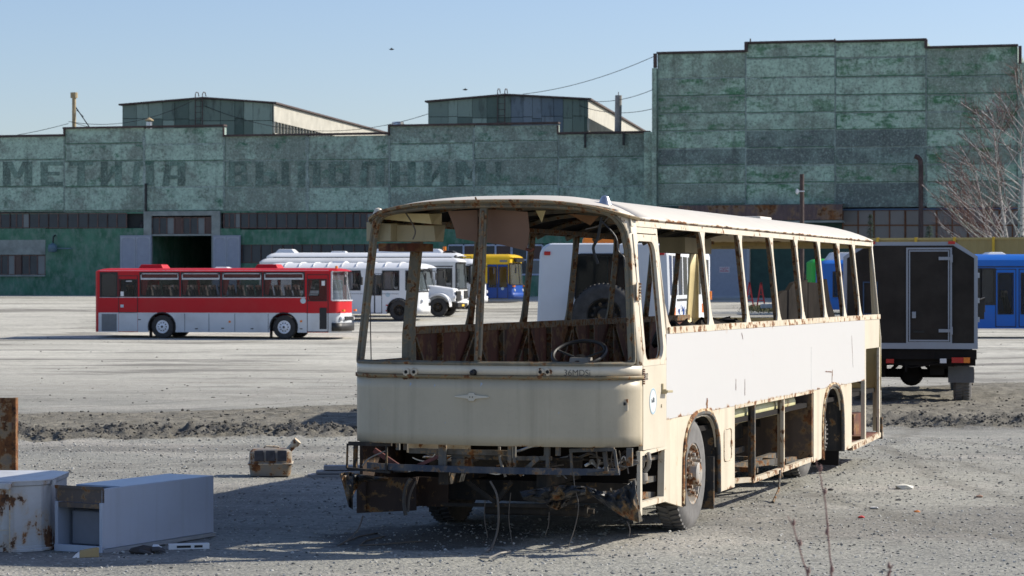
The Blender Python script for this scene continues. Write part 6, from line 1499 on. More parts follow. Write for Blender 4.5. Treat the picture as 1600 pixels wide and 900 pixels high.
mb = MB(); mb.cyl((8.65, -.95, .5), (8.65, -1.18, .5), .2, 24); hb_ = part('rear_hub', mb, 'hose'); 
mb = MB()
for k in range(20):
    a = 2*math.pi*k/20; mb.cyl((8.65+.185*math.cos(a), -1.17, .5+.185*math.sin(a)), (8.65+.185*math.cos(a), -1.205, .5+.185*math.sin(a)), .011, 6)
part('wheel_stud', mb, 'chrome', hb_)
mb = MB(); mb.box(3.0, 3.03, -HW+.02, -.75, .12, .62); part('mud_flap', mb, 'torn'); mb = MB(); mb.box(9.25, 9.28, -HW+.05, -.65, .1, .6); part('mud_flap', mb, 'dark')
# nose: everything below the front panel, placed on planes behind it
def fbeam(mb, a, b, xl=.12, w=.04, h=.04, xl2=None):
    mb.beam((xl, *onX(*a, xl)), (xl2 or xl, *onX(*b, xl2 or xl)), w, h, up=(1, 0, 0))
mb = MB()
fbeam(mb, (545, 693), (612, 694), .1, .035, .03); fbeam(mb, (543, 693), (542, 732), .1, .012, .02); fbeam(mb, (543, 732), (610, 738), .1, .02, .03); fbeam(mb, (604, 697), (604, 738), .1, .016, .02)
fbeam(mb, (556, 690), (555, 735), .3, .03, .04); part('lamp_frame', mb, 'dark_metal')
mb = MB()
for k in range(24):
    s0, s1 = .08+.84*k/24, .08+.84*(k+1)/24; zf = lambda s: .672-.0*(s)
    a0, a1 = wf(s0, .9, -.05), wf(s1, .9, -.05); mb.hexa([(a0[0]+.0, a0[1], .645), (a1[0], a1[1], .645), (a1[0]+.03, a1[1], .645), (a0[0]+.03, a0[1], .645), (a0[0], a0[1], .70), (a1[0], a1[1], .70), (a1[0]+.03, a1[1], .70), (a0[0]+.03, a0[1], .70)])
part('bumper_rail', mb, 'blue_metal')
mb = MB(); fbeam(mb, (640, 704), (806, 708), .16, .045, .03); fbeam(mb, (706, 712), (800, 716), .22, .04, .03); fbeam(mb, (805, 716), (862, 716), .14, .035, .03); part('nose_crossbar', mb, 'grey_metal')
for px, a, b, w in ((690, 692, 738, .05), (695, 692, 738, .03), (797, 694, 742, .035), (804, 694, 742, .025), (855, 694, 712, .05), (856, 712, 742, .03), (872, 696, 712, .04), (622, 690, 703, .03), (634, 690, 703, .035), (984, 700, 728, .05), (873, 735, 745, .03)): mb = MB(); fbeam(mb, (px, a), (px, b), .11, w, .03); part('nose_upright', mb, 'grey_metal')
mb = MB(); fbeam(mb, (812, 742), (842, 715), .12, .035, .03); part('nose_upright', mb, 'grey_metal')
mb = MB(); fbeam(mb, (641, 733), (688, 712), .12, .03, .03); fbeam(mb, (585, 703), (625, 730), .3, .04, .03); part('nose_brace', mb, plain('dark red brace', (.11, .03, .028), .6, var=.4))
mb = MB(); fbeam(mb, (636, 700), (735, 700), .3, .08, .02); part('cross_panel', mb, 'cream_rust')
mb = MB(); y0_, z0_ = onX(733, 740, .2); y1_, z1_ = onX(706, 716, .2); mb.box(.18, .3, y0_, y1_, z0_, z1_); part('relay_box', mb, 'grey_metal', bevel=.008)
mb = MB(); mb.box(.16, .34, *sorted((onX(640, 735, .2)[0], onX(616, 725, .2)[0])), *sorted((onX(640, 738, .2)[1], onX(616, 727, .2)[1]))); part('hinge_block', mb, 'blue_metal', bevel=.008)
# headlamp box frame at the right
mb = MB(); fbeam(mb, (890, 704), (960, 702), .1, .03, .03); fbeam(mb, (892, 704), (894, 742), .1, .02, .02); fbeam(mb, (960, 702), (965, 738), .1, .022, .02); fbeam(mb, (894, 742), (966, 737), .12, .02, .03); fbeam(mb, (944, 706), (948, 738), .14, .03, .02); part('lamp_frame', mb, 'grey_metal')
# dark bulkhead behind everything, rusty plates, cross tube
mb = MB(); mb.box(1.25, 1.3, -1.2, 1.2, .42, .9); part('front_bulkhead', mb, 'dark')
mb = MB(); yA, zA = onX(557, 744, .25); yB, zB = onX(650, 803, .25); mb.prism([(.25, yA, zA), (.25, yB, zA), (.25, yB, zB+.03), (.25, (yA+yB)/2, zB+.01), (.25, yA, zB-.01)], (.02, 0, 0)); mb.box(.22, .25, yA-.1, yA-.06, zB, zA); M['battery_'] = rusty_paint('scabby brown plate', (.06, .043, .035), rust=.3, scale=9, rough=.85, dirt=.5, dirtcol=(.02, .016, .015), spec=.2); part('battery_plate', mb, 'battery', bevel=.004)
yA2, zA2 = onX(650, 745, .6); yB2, zB2 = onX(700, 792, .6); mb = MB(); mb.box(.6, .62, yB2, yA2, zB2, zA2); mb.box(.45, .6, yA2-.03, yA2, zB2, zA2); part('inner_plate', mb, 'battery')
mb = MB(); yA, zA = onX(695, 748, .9); yB, zB = onX(985, 792, .9); mb.box(.9, .93, yB, yA, zB+.02, zA); part('inner_plate', mb, 'dark_metal')
mb = MB(); mb.beam((.6, *onX(690, 788, .6)), (.6, *onX(900, 791, .6)), .03, .05, up=(1, 0, 0)); mb.beam((.55, *onX(730, 752, .55)), (.55, *onX(775, 785, .55)), .03, .04); mb.beam((.55, *onX(800, 752, .55)), (.55, *onX(775, 785, .55)), .03, .04); mb.beam((.5, *onX(860, 795, .5)), (.5, *onX(955, 765, .5)), .04, .03); part('tow_frame', mb, 'dark_metal')
mb = MB(); yA, zA = onX(760, 796, .7); yB, zB = onX(920, 799, .7); mb.cyl((.7, yA, zA), (.7, yB, zB), .045, 16); mb.cyl((.7, yB+.04, zB), (.7, yB+.0, zB), .055, 16); mb.cyl((.7, yB, zB), (.7, yB-.05, zB), .025, 12); part('cross_tube', mb, 'dark_metal', smooth_=True)
# tangle of pipes inside the nose
for k in range(46):
    px = random.uniform(640, 975); py = random.uniform(702, 740); xl = random.uniform(.3, .8); L_ = random.uniform(15, 60)
    q = [(px, py), (px+L_*.3, py+random.uniform(-6, 6)), (px+L_*.7, py+random.uniform(-8, 8)), (min(px+L_, 985), py+random.uniform(-10, 10))]
    wirex(q, xl, random.choice([.006, .008, .012]), 'pipe', random.choice(['wire', 'dark_metal', 'hose', 'grey_metal', 'chrome']))
for k in range(6):
    px = random.uniform(930, 980); wirex([(px, 704), (px+random.uniform(-4, 4), 722), (px+random.uniform(-3, 6), 740)], .3, .006, 'pipe', 'wire')
mb = MB(); yA, zA = onX(1012, 738, .5)
for px in (1003, 1013): 
    P = [onX(px, y_, .55) for y_ in (708, 718, 730)]; mb.tube([(.55, P[0][0], P[0][1]), (.52, P[1][0]-.02, P[1][1]), (.55, P[2][0], P[2][1]), (.55, P[2][0]+.03, P[2][1]-.04)], .02, 8)
mb.lathe([(.01, .05), (.05, .03), (.055, -.03), (.03, -.06)], 12, 'z', (.55, onX(1003, 745, .55)[0], onX(1003, 745, .55)[1])); part('horn_pipes', mb, 'hose', smooth_=True)
mb = MB(); mb.beam((.6, -1.15, .55), (1.15, -1.2, .55), .05); mb.beam((.6, -1.1, .72), (1.15, -1.22, .74), .04); mb.beam((.6, -1.1, .44), (1.15, -1.2, .40), .03, .06); part('step_brace', mb, 'grey_metal')
# torn bumper sheets
def crumple(name, pts2d, xl, mat, nx=14, nz=7, amp=.03, seed=1):
    """pts2d: top edge list and bottom edge list of pixel points"""
    top, bot = pts2d; rr = random.Random(seed); rows = []
    def lerp(L, t):
        t = t*(len(L)-1); i = min(int(t), len(L)-2); f = t-i; return (L[i][0]+(L[i+1][0]-L[i][0])*f, L[i][1]+(L[i+1][1]-L[i][1])*f)
    for j in range(nz+1):
        row = []
        for i in range(nx+1):
            a, b = lerp(top, i/nx), lerp(bot, i/nx); f = j/nz; x = xl+amp*math.sin(i*1.9+j*.9+seed)+amp*.8*rr.uniform(-1, 1)+.12*f*(1 if seed % 2 else .3)-.06*math.sin(math.pi*f)
            y, z = onX(a[0]+(b[0]-a[0])*f, a[1]+(b[1]-a[1])*f, x); row.append((x, y, z))
        rows.append(row)
    mb = MB(); mb.grid(rows); return part(name, mb, mat, smooth_=False, solid=.004)
crumple('torn_bumper_sheet', ([(530, 740), (545, 737), (560, 741), (606, 746)], [(549, 793), (553, 770), (566, 752), (606, 752)]), .02, 'torn', seed=3)
crumple('torn_bumper_sheet', ([(532, 742), (552, 744)], [(545, 792), (551, 796)]), -.04, 'torn', nx=4, seed=4, amp=.02)
crumple('torn_bumper_sheet', ([(812, 768), (850, 762), (880, 758), (915, 760)], [(818, 781), (850, 786), (880, 780), (915, 772)]), .0, 'torn', seed=6)
crumple('torn_bumper_sheet', ([(915, 759), (940, 768), (965, 766), (992, 750)], [(926, 775), (950, 792), (975, 808), (999, 817)]), .02, 'torn', seed=8, amp=.025)
crumple('torn_bumper_sheet', ([(985, 752), (990, 752)], [(990, 818), (1004, 814)]), .05, 'cream_rust', nx=3, seed=9, amp=.01)
crumple('torn_bumper_sheet', ([(850, 784), (870, 782), (890, 780)], [(855, 790), (870, 797), (885, 790)]), .1, 'torn', seed=12)
# hanging wires and hoses
wirex([(780, 698), (782, 720), (790, 745)], .2, .012, 'hanging_hose', 'hose')
wirex([(766, 752), (776, 772), (779, 800), (777, 830), (768, 855), (758, 868), (750, 872)], [.05, .02, 0, 0, -.1, -.2, -.3], .010, 'hanging_hose', 'wire')
wirex([(642, 748), (634, 762), (631, 785), (634, 805)], .1, .018, 'hanging_hose', 'grey_metal'); wirex([(650, 752), (640, 775), (638, 800)], .15, .01, 'hanging_hose', 'wire')
wirex([(758, 782), (757, 810), (762, 840)], .3, .004); wirex([(798, 770), (795, 810), (801, 852)], .2, .004); wirex([(858, 800), (857, 820), (852, 836)], .3, .004)
wirex([(905, 742), (897, 738), (898, 760), (904, 790), (898, 825), (887, 856)], [.0, -.03, -.03, -.05, -.05, -.1], .0045, mat='wire'); wirex([(980, 815), (984, 826), (983, 838)], .02, .005, mat='wire')
wirex([(567, 806), (560, 826), (545, 842), (528, 852)], [.2, .1, 0, -.1], .006)
wirex([(566, 728), (577, 716), (604, 704)], .14, .006, mat='hose')
def gwire(name, pts, label, r=.007, mat='wire'):
    mb = MB(); mb.tube([(X_, Y_, Z_+r) for X_, Y_, Z_ in pts], r, 6); return tag(part(name, mb, mat, None), label, 'wire')
def gp(px, py, lift=0):
    D = 2.25*F_PX/(py-HOR); X_ = (px-800)/F_PX*D; return (X_, D, float(gz_disp(np.array([X_]), np.array([D]))[0])+lift+.004)
gwire('loose_cable', [gp(750, 874), gp(765, 878, .02), (gp(782, 876, .05)), gp(797, 868, .02), gp(790, 860), gp(770, 858), gp(758, 864)], 'curled frayed cable lying under the bus nose', .008, 'hose')
gwire('loose_cable', [gp(528, 852), gp(560, 838), gp(590, 833), gp(600, 838), gp(570, 845), gp(562, 852), gp(600, 850), gp(660, 846)], 'thin black wire looping in the shade left of the nose')
# side hose hanging from bay rail
mb = MB(); P = [onY(px, py, -HW-.03) for px, py in ((1222, 745), (1216, 736), (1213, 742), (1208, 765), (1196, 790))]; mb.tube([(a, -HW-.03-.02*i, max(b, .02)) for i, (a, b) in enumerate(P)], .014, 6)
part('hanging_strip', mb, 'grey_metal')
mb = MB(); mb.box(11.74, 11.78, -HW-.03, -HW+.05, .27, .55); part('rear_mount', mb, 'torn')
# ---------------------------------------------------------------- scrap in the yard
def ground_z(x, y): return float(gz_disp(np.array([x]), np.array([y]))[0])
# fridge-like cabinet lying on its side
Ax, Ay = -3.44, 20.45
a_ = math.atan2(1.42, .75)
K = thing('metal_cabinet', 'pale blue grey sheet metal cabinet lying open on the gravel', 'cabinet', (Ax, Ay, .0), a_)
Lc, Wc, Hc = 1.62, .5, .54
M['cab_paint'] = rusty_paint('grey white enamel', (.43, .485, .58), rust=.03, scale=6, rough=.35, dirt=.12)
mb = MB(); z0_ = .035
# local x along length (away), y to the left; open end at x=0
mb.box(0, Lc, 0, .02, z0_, z0_+Hc-.03); part('long_side', mb, 'cab_paint', K, bevel=.006)
mb = MB(); mb.box(.28, Lc, 0.021, Wc, z0_+Hc-.045, z0_+Hc-.03); part('top_side', mb, 'cab_paint', K); mb = MB(); mb.box(0, Lc, Wc-.02, Wc, z0_, z0_+Hc-.046); mb.box(Lc-.02, Lc, .021, Wc-.021, z0_, z0_+Hc-.046); part('far_side', mb, 'cab_paint', K)
mb = MB(); mb.box(0, Lc+.02, -.012, Wc, 0.0, .033); part('base_rail', mb, plain('grey plinth', (.3, .32, .34), .5), K)
mb = MB(); mb.box(0, .02, .0, Wc, z0_+Hc-.15, z0_+Hc-.03); mb.box(-.012, .0, .0, Wc, z0_+Hc-.04, z0_+Hc-.015); mb.box(.0, .28, .03, Wc, z0_+Hc-.2, z0_+Hc-.16); part('top_rail', mb, rusty_paint('brown edge rail', (.10, .08, .07), rust=.4, scale=9, rough=.7), K)
mb = MB(); mb.box(-.012, .012, -.0, .03, z0_, z0_+Hc-.15); mb.box(-.012, .012, Wc-.03, Wc, z0_, z0_+Hc-.15); mb.box(-.02, .02, .0, Wc, .0, .06); part('end_frame', mb, 'cab_paint', K, bevel=.004)
mb = MB(); mb.hexa([(.12, .03, .05), (1.2, .03, .05), (1.2, Wc-.08, .05), (.12, Wc-.08, .05), (.12, .03, .34), (1.2, .03, .34), (1.2, Wc-.08, .34), (.12, Wc-.08, .34)]); mb.hexa([(.12, .03, .342), (1.2, .03, .342), (1.2, Wc-.08, .342), (.12, Wc-.08, .342), (.3, .03, .42), (1.2, .03, .42), (1.2, Wc-.12, .42), (.3, Wc-.14, .42)]); part('inner_drawer', mb, plain('blue grey inner box', (.16, .18, .22), .5), K, bevel=.012)
# white rusty drum / boiler casing at the left edge
M['drum_paint'] = rusty_paint('chipped white enamel', (.50, .51, .52), rust=.42, scale=3.6, rough=.45, dirt=.4, streak=.3)
Dm = thing('boiler_casing', 'rust spotted white metal casing at the bottom left corner', 'casing', (-4.28, 21.0, 0), 0)
out = [(-.9, .55), (-.9, -.42), (-.3, -.56), (.06, -.56), (.18, -.5), (.30, -.42), (.36, -.25), (.36, .45), (.2, .6), (-.6, .62)]
mb = MB(); rows = []
for z, k in ((0.015, 1), (.05, 1.0), (.055, .985), (.56, .985), (.57, 1.02), (.60, 1.03)): rows.append([(x*k, y*k, z) for x, y in out+[out[0]]])
mb.grid(rows); part('shell', mb, 'drum_paint', Dm)
mb = MB(); mb.prism([(x*1.035, y*1.035, .60) for x, y in out], (0, 0, .012)); mb.box(-.4, .08, -.62, -.57, .55, .60); part('lid', mb, rusty_paint('enamel lid', (.55, .56, .58), rust=.14, scale=5, rough=.4, bands=((.606, .02, .0),)), Dm, bevel=.004)
mb = MB(); mb.cyl((.06, -.66, .575), (.06, -.6, .575), .028, 12); mb.tube([(.05, -.57, .02), (.3, -.44, .02), (.37, -.25, .02)], .016, 6); mb.cyl((.38, -.3, .6), (.38, -.3, .55), .02, 8); part('clasp', mb, 'drum_paint', Dm)
mb = MB(); mb.tube([(.06, -.57, .05), (.06, -.572, .56)], .006, 5); mb.beam((-.8, -.5, .2), (.05, -.575, .2), .004, .006); part('seam', mb, 'cream_rust', Dm)
# rusty upright sheet
p = W(0, 745, 24.0); U = thing('rusty_panel', 'rusty orange brown steel panel standing upright behind the white casing', 'panel', (p.x-.55, 24.0, 0), R(-4))
mb = MB(); mb.box(0, .70, 0, .03, 0, 1.14); part('sheet', mb, rusty_paint('orange rusted sheet', (.21, .17, .13), rust=.56, scale=4, rough=.8, dirt=.6), U)
mb = MB(); mb.box(.685, .725, -.03, .06, 0, 1.15); mb.cyl((.64, -.03, .34), (.64, .0, .34), .02, 6); mb.cyl((.64, -.03, .40), (.64, .0, .40), .012, 6); mb.box(0, .68, -.015, 0, 1.1, 1.15); part('edge_angle', mb, rusty_paint('dark rusted angle', (.12, .05, .03), rust=.6, scale=8, rough=.85), U)
# bits between the casing and the cabinet
for k, (px, py, c_, l_) in enumerate(((84, 778, (.45, .16, .06), 'dirty orange board slotted between casing and cabinet'), (86, 806, (.6, .6, .62), 'pale board edge low between casing and cabinet'))):
    q = W(px, py, 21.6); mb = MB(); mb.box(q.x-.12, q.x+.05, 21.55, 21.9, q.z-.02, q.z+.03); mb.box(q.x-.12, q.x-.08, 21.6, 21.9, 0, q.z-.02); o = mb.build('scrap_board', plain('scrap board', c_, .7), None); tag(o, l_, 'board')
# under-cabinet litter
def at_g(px, py): D = 2.25*F_PX/(py-HOR); x = (px-800)/F_PX*D; return x, D, ground_z(x, D)
x, y, z = at_g(137, 873); T = thing('carton', 'small crushed yellow carton in front of the cabinet', 'carton', (x, y, z), R(15))
mb = MB(); mb.hexa([(-.07, -.04, 0), (.09, -.03, 0), (.09, .05, 0), (-.07, .05, 0), (-.07, -.03, .05), (.09, -.03, .08), (.08, .05, .075), (-.06, .04, .055)]); part('sleeve', mb, plain('yellow card', (.42, .30, .14), .8), T, bevel=.004)
mb = MB(); mb.hexa([(-.13, -.05, 0), (-.07, -.04, 0), (-.07, .04, 0), (-.12, .03, 0), (-.10, -.04, .03), (-.07, -.03, .045), (-.07, .03, .045), (-.1, .03, .02)]); part('torn_flap', mb, 'white_metal', T)
x, y, z = at_g(222, 866); T = thing('work_glove', 'dark dirty work glove lying by the cabinet', 'glove', (x, y, z), R(10))
mb = MB(); mb.lathe([(.004, -.02), (.06, -.01), (.085, .02), (.07, .05), (.004, .065)], 12, 'z'); mb.v = [(a*1.3, b, c) for a, b, c in mb.v]
part('palm', mb, plain('dirty glove cloth', (.06, .05, .045), .95), T, smooth_=True, jitter=.006)
for k in range(4): mb = MB(); mb.tube([(.08, -.05+k*.03, .03), (.14, -.06+k*.035, .035), (.19, -.065+k*.04, .015)], [.018, .016, .01], 7); part('finger', mb, 'seat_dark', T, smooth_=True)
mb = MB(); mb.tube([(-.02, -.07, .03), (.03, -.12, .02), (.07, -.13, .015)], [.018, .016, .01], 7); part('thumb', mb, 'seat_dark', T, smooth_=True)
x, y, z = at_g(294, 857); T = thing('plastic_trim', 'white slotted plastic trim under the cabinet edge', 'trim', (x, y, z), R(14))
mb = MB(); mb.box(-.17, .18, -.03, .03, .0, .05); part('strip', mb, 'white_metal', T, bevel=.004); mb = MB(); mb.box(-.1, .02, -.032, -.03, .015, .035); mb.box(.05, .12, -.032, -.03, .015, .035); part('slot', mb, 'black', T)
x, y, z = at_g(238, 862); mb = MB(); mb.lathe([(.02, 0), (.03, .01), (.03, .05), (.012, .07), (.012, .08)], 12, 'x', (x, y, z+.03)); tag(mb.build('bottle', M['white_metal'], smooth_=True), 'small clear white bottle beside the dirty glove', 'bottle')
# fuel tank on the gravel
x, y, z = at_g(423, 744); T = thing('fuel_tank', 'small dented steel fuel tank with a rusty filler neck', 'tank', (x, y, z), R(4))
mt_ = rusty_paint('dirty grey tank paint', (.25, .23, .20), rust=.44, scale=8, rough=.6, dirt=.5)
mb = MB(); mb.grid([[(a, b, zz) for a, b in rrect(-w, w, -.2*q, .2*q, .07, 4)+[rrect(-w, w, -.2*q, .2*q, .07, 4)[0]]] for zz, w, q in ((.0, .18, .8), (.015, .235, 1), (.13, .25, 1.05), (.15, .262, 1.08), (.155, .262, 1.08), (.17, .25, 1.03), (.29, .245, 1), (.325, .21, .85), (.33, .01, .05))]); part('body', mb, mt_, T, smooth_=True)
mb = MB(); mb.box(-.265, .265, -.225, .225, .15, .162); part('seam_flange', mb, 'cream_rust', T, bevel=.01)
for k in range(3): mb = MB(); mb.box(-.185+k*.135, -.075+k*.135, -.222, -.205, .19, .315); part('dent_pad', mb, plain('dark tank patch', (.05, .05, .06), .6, var=.4, scale=14), T, bevel=.015)
mb = MB(); mb.cyl((.2, 0, .29), (.30, -.02, .40), .038, 12); mb.cyl((.28, -.016, .375), (.32, -.024, .42), .05, 12); mb.tube([(-.08, 0, .33), (-.06, 0, .35), (.08, 0, .345), (.1, 0, .335)], .012, 6); part('filler_neck', mb, 'cream_rust', T, smooth_=True)
# pale boards by the shade
x, y, z = at_g(520, 746); T = thing('board_stack', 'stacked pale boards lying beside the bus nose', 'boards', (x, y+.2, z), R(3))
for k, (w, l, zz, dx) in enumerate(((.3, .62, 0, 0), (.26, .5, .04, .04), (.2, .42, .08, .09))): mb = MB(); mb.box(-l/2+dx, l/2+dx+.1, -w/2, w/2, zz, zz+.03+.02*(k == 2)); part('board', mb, plain('pale board', (.33, .32, .31), .7), T, bevel=.004)
x, y, z = at_g(372, 735-6); 
mb = MB()
for k in range(0): mb.tube([(x-.9+.1*k+random.uniform(-.1, .1), y+random.uniform(-.2, .2), z+.02), (x-.8+.1*k, y+random.uniform(-.2, .2), z+.05), (x-.7+.12*k, y, z+.02)], .012, 5)
# litter on the right
rr = random.Random(3)
for (px, py, c_, s_, lab) in ((1412, 763, (.6, .58, .5), .12, 'crumpled pale paper in the open gravel on the right'), (1366, 795, (.7, .7, .7), .05, 'small white scrap below the crumpled pale paper'), (1434, 800, (.6, .2, .05), .035, 'tiny orange scrap at right of the gravel'), (1346, 808, (.5, .06, .06), .04, 'tiny red wrapper in the right gravel'), (1531, 775, (.35, .22, .15), .05, 'brown crumpled scrap far right on the gravel'), (1405, 782, (.05, .05, .05), .04, 'black lump under the crumpled pale paper'), (1298, 765, (.04, .04, .04), .045, 'black lump right of the bay sill strip'), (940, 835, (.3, .28, .25), .05, 'pale chip in the shade under the nose')):
    x, y, z = at_g(px, py); mb = MB(); V = [(a*s_*rr.uniform(.6, 1.3)+x, b*s_*rr.uniform(.5, 1.1)+y, c*s_*.35*rr.uniform(.5, 1.3)+z+s_*.2) for a, b, c in ico_v.tolist()]
    mb.add(V, [tuple(f) for f in ico_f.tolist()]); tag(mb.build('litter', plain('litter '+lab[:12], c_, .8)), lab, 'litter', 'bits of litter on the gravel')
# fallen clumps under the sill
# twigs in the near foreground
M['twig'] = plain('reddish twig bark', (.24, .13, .11), .8, var=.3, scale=30)
def twig(px_pts, D, label, r0=.0032):
    base = px_pts[0]; B0 = W(*base, D); T = thing('bare_stem', label, 'stem', (B0.x, D, 0), 0, 'bare reddish stems in the near foreground'); P = []
    for (px, py) in px_pts: q = W(px, py, D); P.append(Vector((q.x-B0.x, 0, q.z)))
    P = [Vector((P[0].x+.02, 0, 0))]+P; N = len(P); Q = []
    for i in range(N-1):
        for k in range(5): Q.append(P[i].lerp(P[i+1], k/5)+Vector((random.uniform(-.0015, .0015), random.uniform(-.002, .002), 0)))
    Q.append(P[-1]); rs = [r0*(1-.6*i/len(Q))*(1.35 if i % 6 == 0 else 1) for i in range(len(Q))]
    mb = MB(); mb.tube(Q, rs, 7); part('stem', mb, 'twig', T, smooth_=True); mb = MB()
    for i in range(6, len(Q), 5): s = random.choice((-1, 1)); mb.lathe([(.001, .02), (.005, .008), (.003, 0)], 6, 'z', (Q[i].x+s*.004, Q[i].y, Q[i].z))
    part('bud', mb, 'twig', T)
twig([(1300, 905), (1295, 850), (1289, 780), (1281, 740), (1274, 718)], 7.2, 'tallest thin reddish stem rising in the near right foreground')
twig([(1264, 905), (1250, 860), (1240, 825), (1231, 806)], 7.0, 'shorter thin reddish stem left of the tall one')
twig([(1386, 905), (1391, 890), (1395, 882)], 7.4, 'short stem tip just above the lower picture edge', .004)

# ---------------------------------------------------------------- fence, trestles, trees
D = 118; P0, P1 = G(1375, D), G(2000, 112)
F = thing('yellow_fence', 'translucent yellow panel fence behind the blue bus', 'fence', (P0.x-.6, P0.y, P0.z), math.atan2(P1.y-P0.y, P1.x-P0.x))
t = NT('yellow translucent sheet'); M['yfence'] = t.set(color=t.mix(t.noise(.4, 4, .6), (.26, .20, .075), (.36, .28, .11)), rough=.6)
M['ypost'] = plain('yellow post', (.6, .38, .02), .5)
zt = W(1500, 371.5, 117).z-P0.z; zb_ = .2
mb = MB(); n = 130; mb.grid([[(k*.2, .03*(k % 2), z) for k in range(n)] for z in (zb_, zt)]); part('panel', mb, 'yfence', F, solid=.01)
for k in range(15): mb = MB(); mb.box(k*1.85-.06+.5, k*1.85+.06+.5, -.1, -.0, 0, zt+.02); part('post', mb, 'ypost', F)
mb = MB(); mb.box(0, 26, -.05, 0, zt-.1, zt); mb.box(0, 26, -.05, 0, zt*.5, zt*.5+.08); part('rail', mb, plain('faded yellow rail', (.40, .31, .12), .6), F)
def trestle(px, D, label):
    p = G(px, D); T = thing('marker_trestle', label, 'trestle', p, 0, 'red triangular trestles by the tall block'); m = plain('red trestle paint', (.5, .04, .04), .6) if 'trest' not in M else M['trest']; M['trest'] = m
    for s in (1, -1): mb = MB(); mb.beam((s*.24, 0, 0), (0, 0, 1.45), .08); part('leg', mb, m, T)
    mb = MB(); mb.beam((-.19, 0, .4), (.19, 0, .4), .06); mb.beam((-.13, 0, .75), (.13, 0, .75), .05); part('crossbar', mb, m, T)
trestle(1189, 141, 'red triangular trestle beside the dry grass'); trestle(1171, 141.5, 'red triangular trestle half hidden beside a window pillar')
p = G(1206, 136); mb = MB(); mb.box(p.x-.6, p.x+1.2, 136, 136.4, p.z, p.z+.35); tag(mb.build('kerb_block', M['lint'] if 'lint' in M else plain('pale kerb block', (.45, .47, .5), .8), bevel=.03), 'pale concrete block lying in the dry grass', 'block')
# mound of grey rubble near the block (seen through the shell)
def branchy(T, base, h, lean_, r0, seed, nb, droop=.0, mat='birch', twigm='twig_red', spread=.45):
    rr = random.Random(seed); tr = MB(); P = []; n = 12
    for k in range(n+1): f = k/n; P.append(Vector((base[0]+lean_[0]*f+.12*math.sin(f*5+seed), base[1]+lean_[1]*f, h*f)))
    tr.tube(P, [r0*(1-.85*k/n)+.01 for k in range(n+1)], 8); part('trunk', tr, mat, T, smooth_=True)
    br = MB(); tw = MB()
    for b in range(nb):
        f = rr.uniform(.18, .97); q = P[int(f*n)].lerp(P[min(n, int(f*n)+1)], f*n-int(f*n)); a = rr.uniform(0, 6.28); L_ = (1-f)*h*.55+rr.uniform(.8, 2.0); a = rr.choice((rr.uniform(2.3, 4.0), rr.uniform(2.3, 4.0), a)); el = rr.uniform(.5, .95)
        d = Vector((math.cos(a)*math.cos(el), math.sin(a)*math.cos(el), math.sin(el))); pts = [q]
        m_ = 7
        for k in range(m_): d = (d+Vector((rr.uniform(-.16, .16), rr.uniform(-.16, .16), rr.uniform(-.05, .12)))).normalized(); pts.append(pts[-1]+d*L_/m_)
        br.tube(pts, [max(.02, r0*.4*(1-f*.6)*(1-k/(m_+1))) for k in range(m_+1)], 5)
        for _ in range(int(8+L_*5.5)):
            k = rr.randint(2, m_-1); s = pts[k].lerp(pts[k+1], rr.random()); dd = (d+Vector((rr.uniform(-.9, .9), rr.uniform(-.9, .9), rr.uniform(-.4, .6)))).normalized(); w = [s]
            for j in range(4): dd = (dd+Vector((rr.uniform(-.2, .2), rr.uniform(-.2, .2), -droop))).normalized(); w.append(w[-1]+dd*rr.uniform(.12, .34))
            tw.tube(w, [.011, .009, .007, .005, .003], 3, cap=False)
    part('branch', br, mat, T); part('twigs', tw, twigm, T)
M['birch'] = None
t = NT('birch bark'); M['birch'] = t.set(color=t.mix(t.ramp(t.noise(4, 5, .7, t.mapping((1, 1, 2.2))), .56, .62), (.5, .47, .44), (.05, .045, .04)), rough=.85)
M['twig_red'] = plain('reddish brown twigs', (.13, .065, .055), .9)
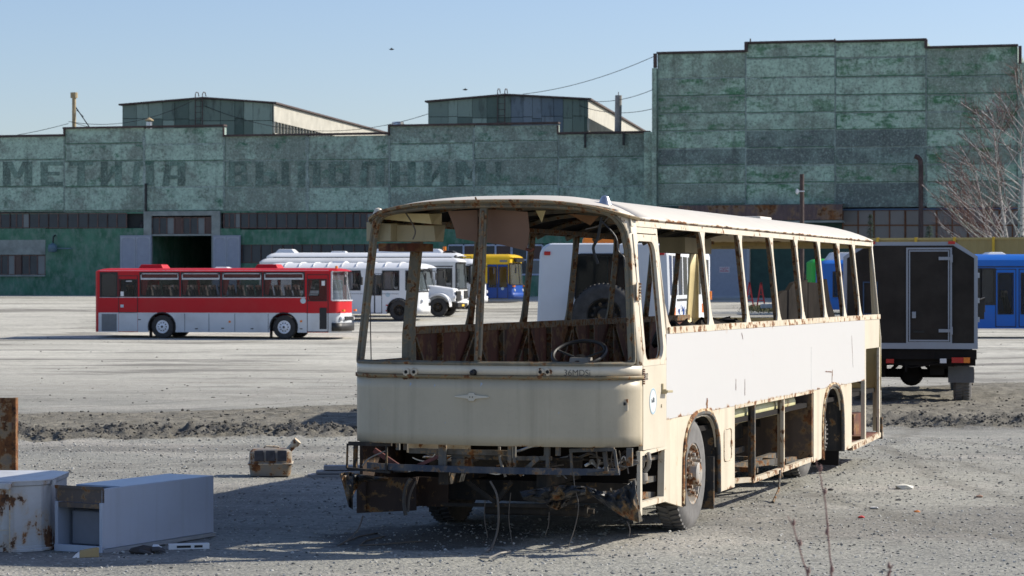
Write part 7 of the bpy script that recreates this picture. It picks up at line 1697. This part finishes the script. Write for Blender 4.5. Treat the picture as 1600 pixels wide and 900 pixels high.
for i, (px, D, h, ln, r0, nb, lab) in enumerate(((1568, 140, 8.0, (-1.9, 0), .10, 20, 'leaning slim birch, leftmost of the bare birches'), (1584, 137, 11.0, (-1.6, 0), .11, 26, 'middle bare birch with a straight pale trunk'), (1593, 135, 12.4, (-.1, 0), .13, 30, 'bare birch cut by the right picture edge'), (1640, 136, 12, (.8, 0), .14, 50, 'bare birch beyond the right edge'), (1582, 139, 6.5, (-2.6, .4), .06, 14, 'small strongly leaning birch behind the others'))):
    if px > 1605: continue
    p = G(px+8, D); T = thing('birch_tree', lab, 'tree', p, 0, 'bare birches at the right edge'); branchy(T, (0, 0), h, ln, r0, 20+i, nb, .04)
M['needle'] = plain('spruce needles', (.03, .07, .025), .9, var=.4, scale=6)
for (px, pt, D, lab) in ((1452, 352, 128, 'little dark spruce tip just above the fence'), (1360, 334, 132, 'thin pale young spruce tip behind the bus roof')):
    p = G(px, D); h = W(px, pt, D).z-p.z; T = thing('young_spruce', lab, 'tree', p, 0); mb = MB(); mb.tube([(0, 0, 0), (0, 0, h)], [.06, .01], 6); part('trunk', mb, 'twig_red', T)
    mb = MB(); rr = random.Random(px)
    for k in range(900):
        f = rr.random()**.8; z = h*(.25+.75*f); rad = (1-f)*.9*(1 if px > 1400 else .45)+.05; a = rr.uniform(0, 6.28); q = rad*rr.random()**.5
        c_ = Vector((q*math.cos(a), q*math.sin(a), z-q*.3)); d = Vector((math.cos(a), math.sin(a), -.25))*.16; s = Vector((-math.sin(a), math.cos(a), .1))*.03
        mb.add([c_-s, c_+s, c_+d], [(0, 1, 2)])
    part('crown', mb, 'needle', T)
# two birds in the sky
for px, py, lab in ((612, 77, 'tiny dark bird high in the clear sky left of centre'), (727, 140, 'tiny bird low over the right roof lantern')):
    p = W(px, py, 150); mb = MB(); mb.lathe([(.005, -.18), (.05, -.05), (.05, .05), (.005, .16)], 8, 'x'); mb.add([(-.05, 0, 0), (.06, 0, 0), (.0, .42, .08), (-.05, 0, .0), (.06, 0, 0), (.0, -.42, .08)], [(0, 1, 2), (3, 4, 5)]); o = mb.build('bird', M['black']); o.location = p; tag(o, lab, 'bird')
# soil heap beyond the rear of the bus, seen through its windows
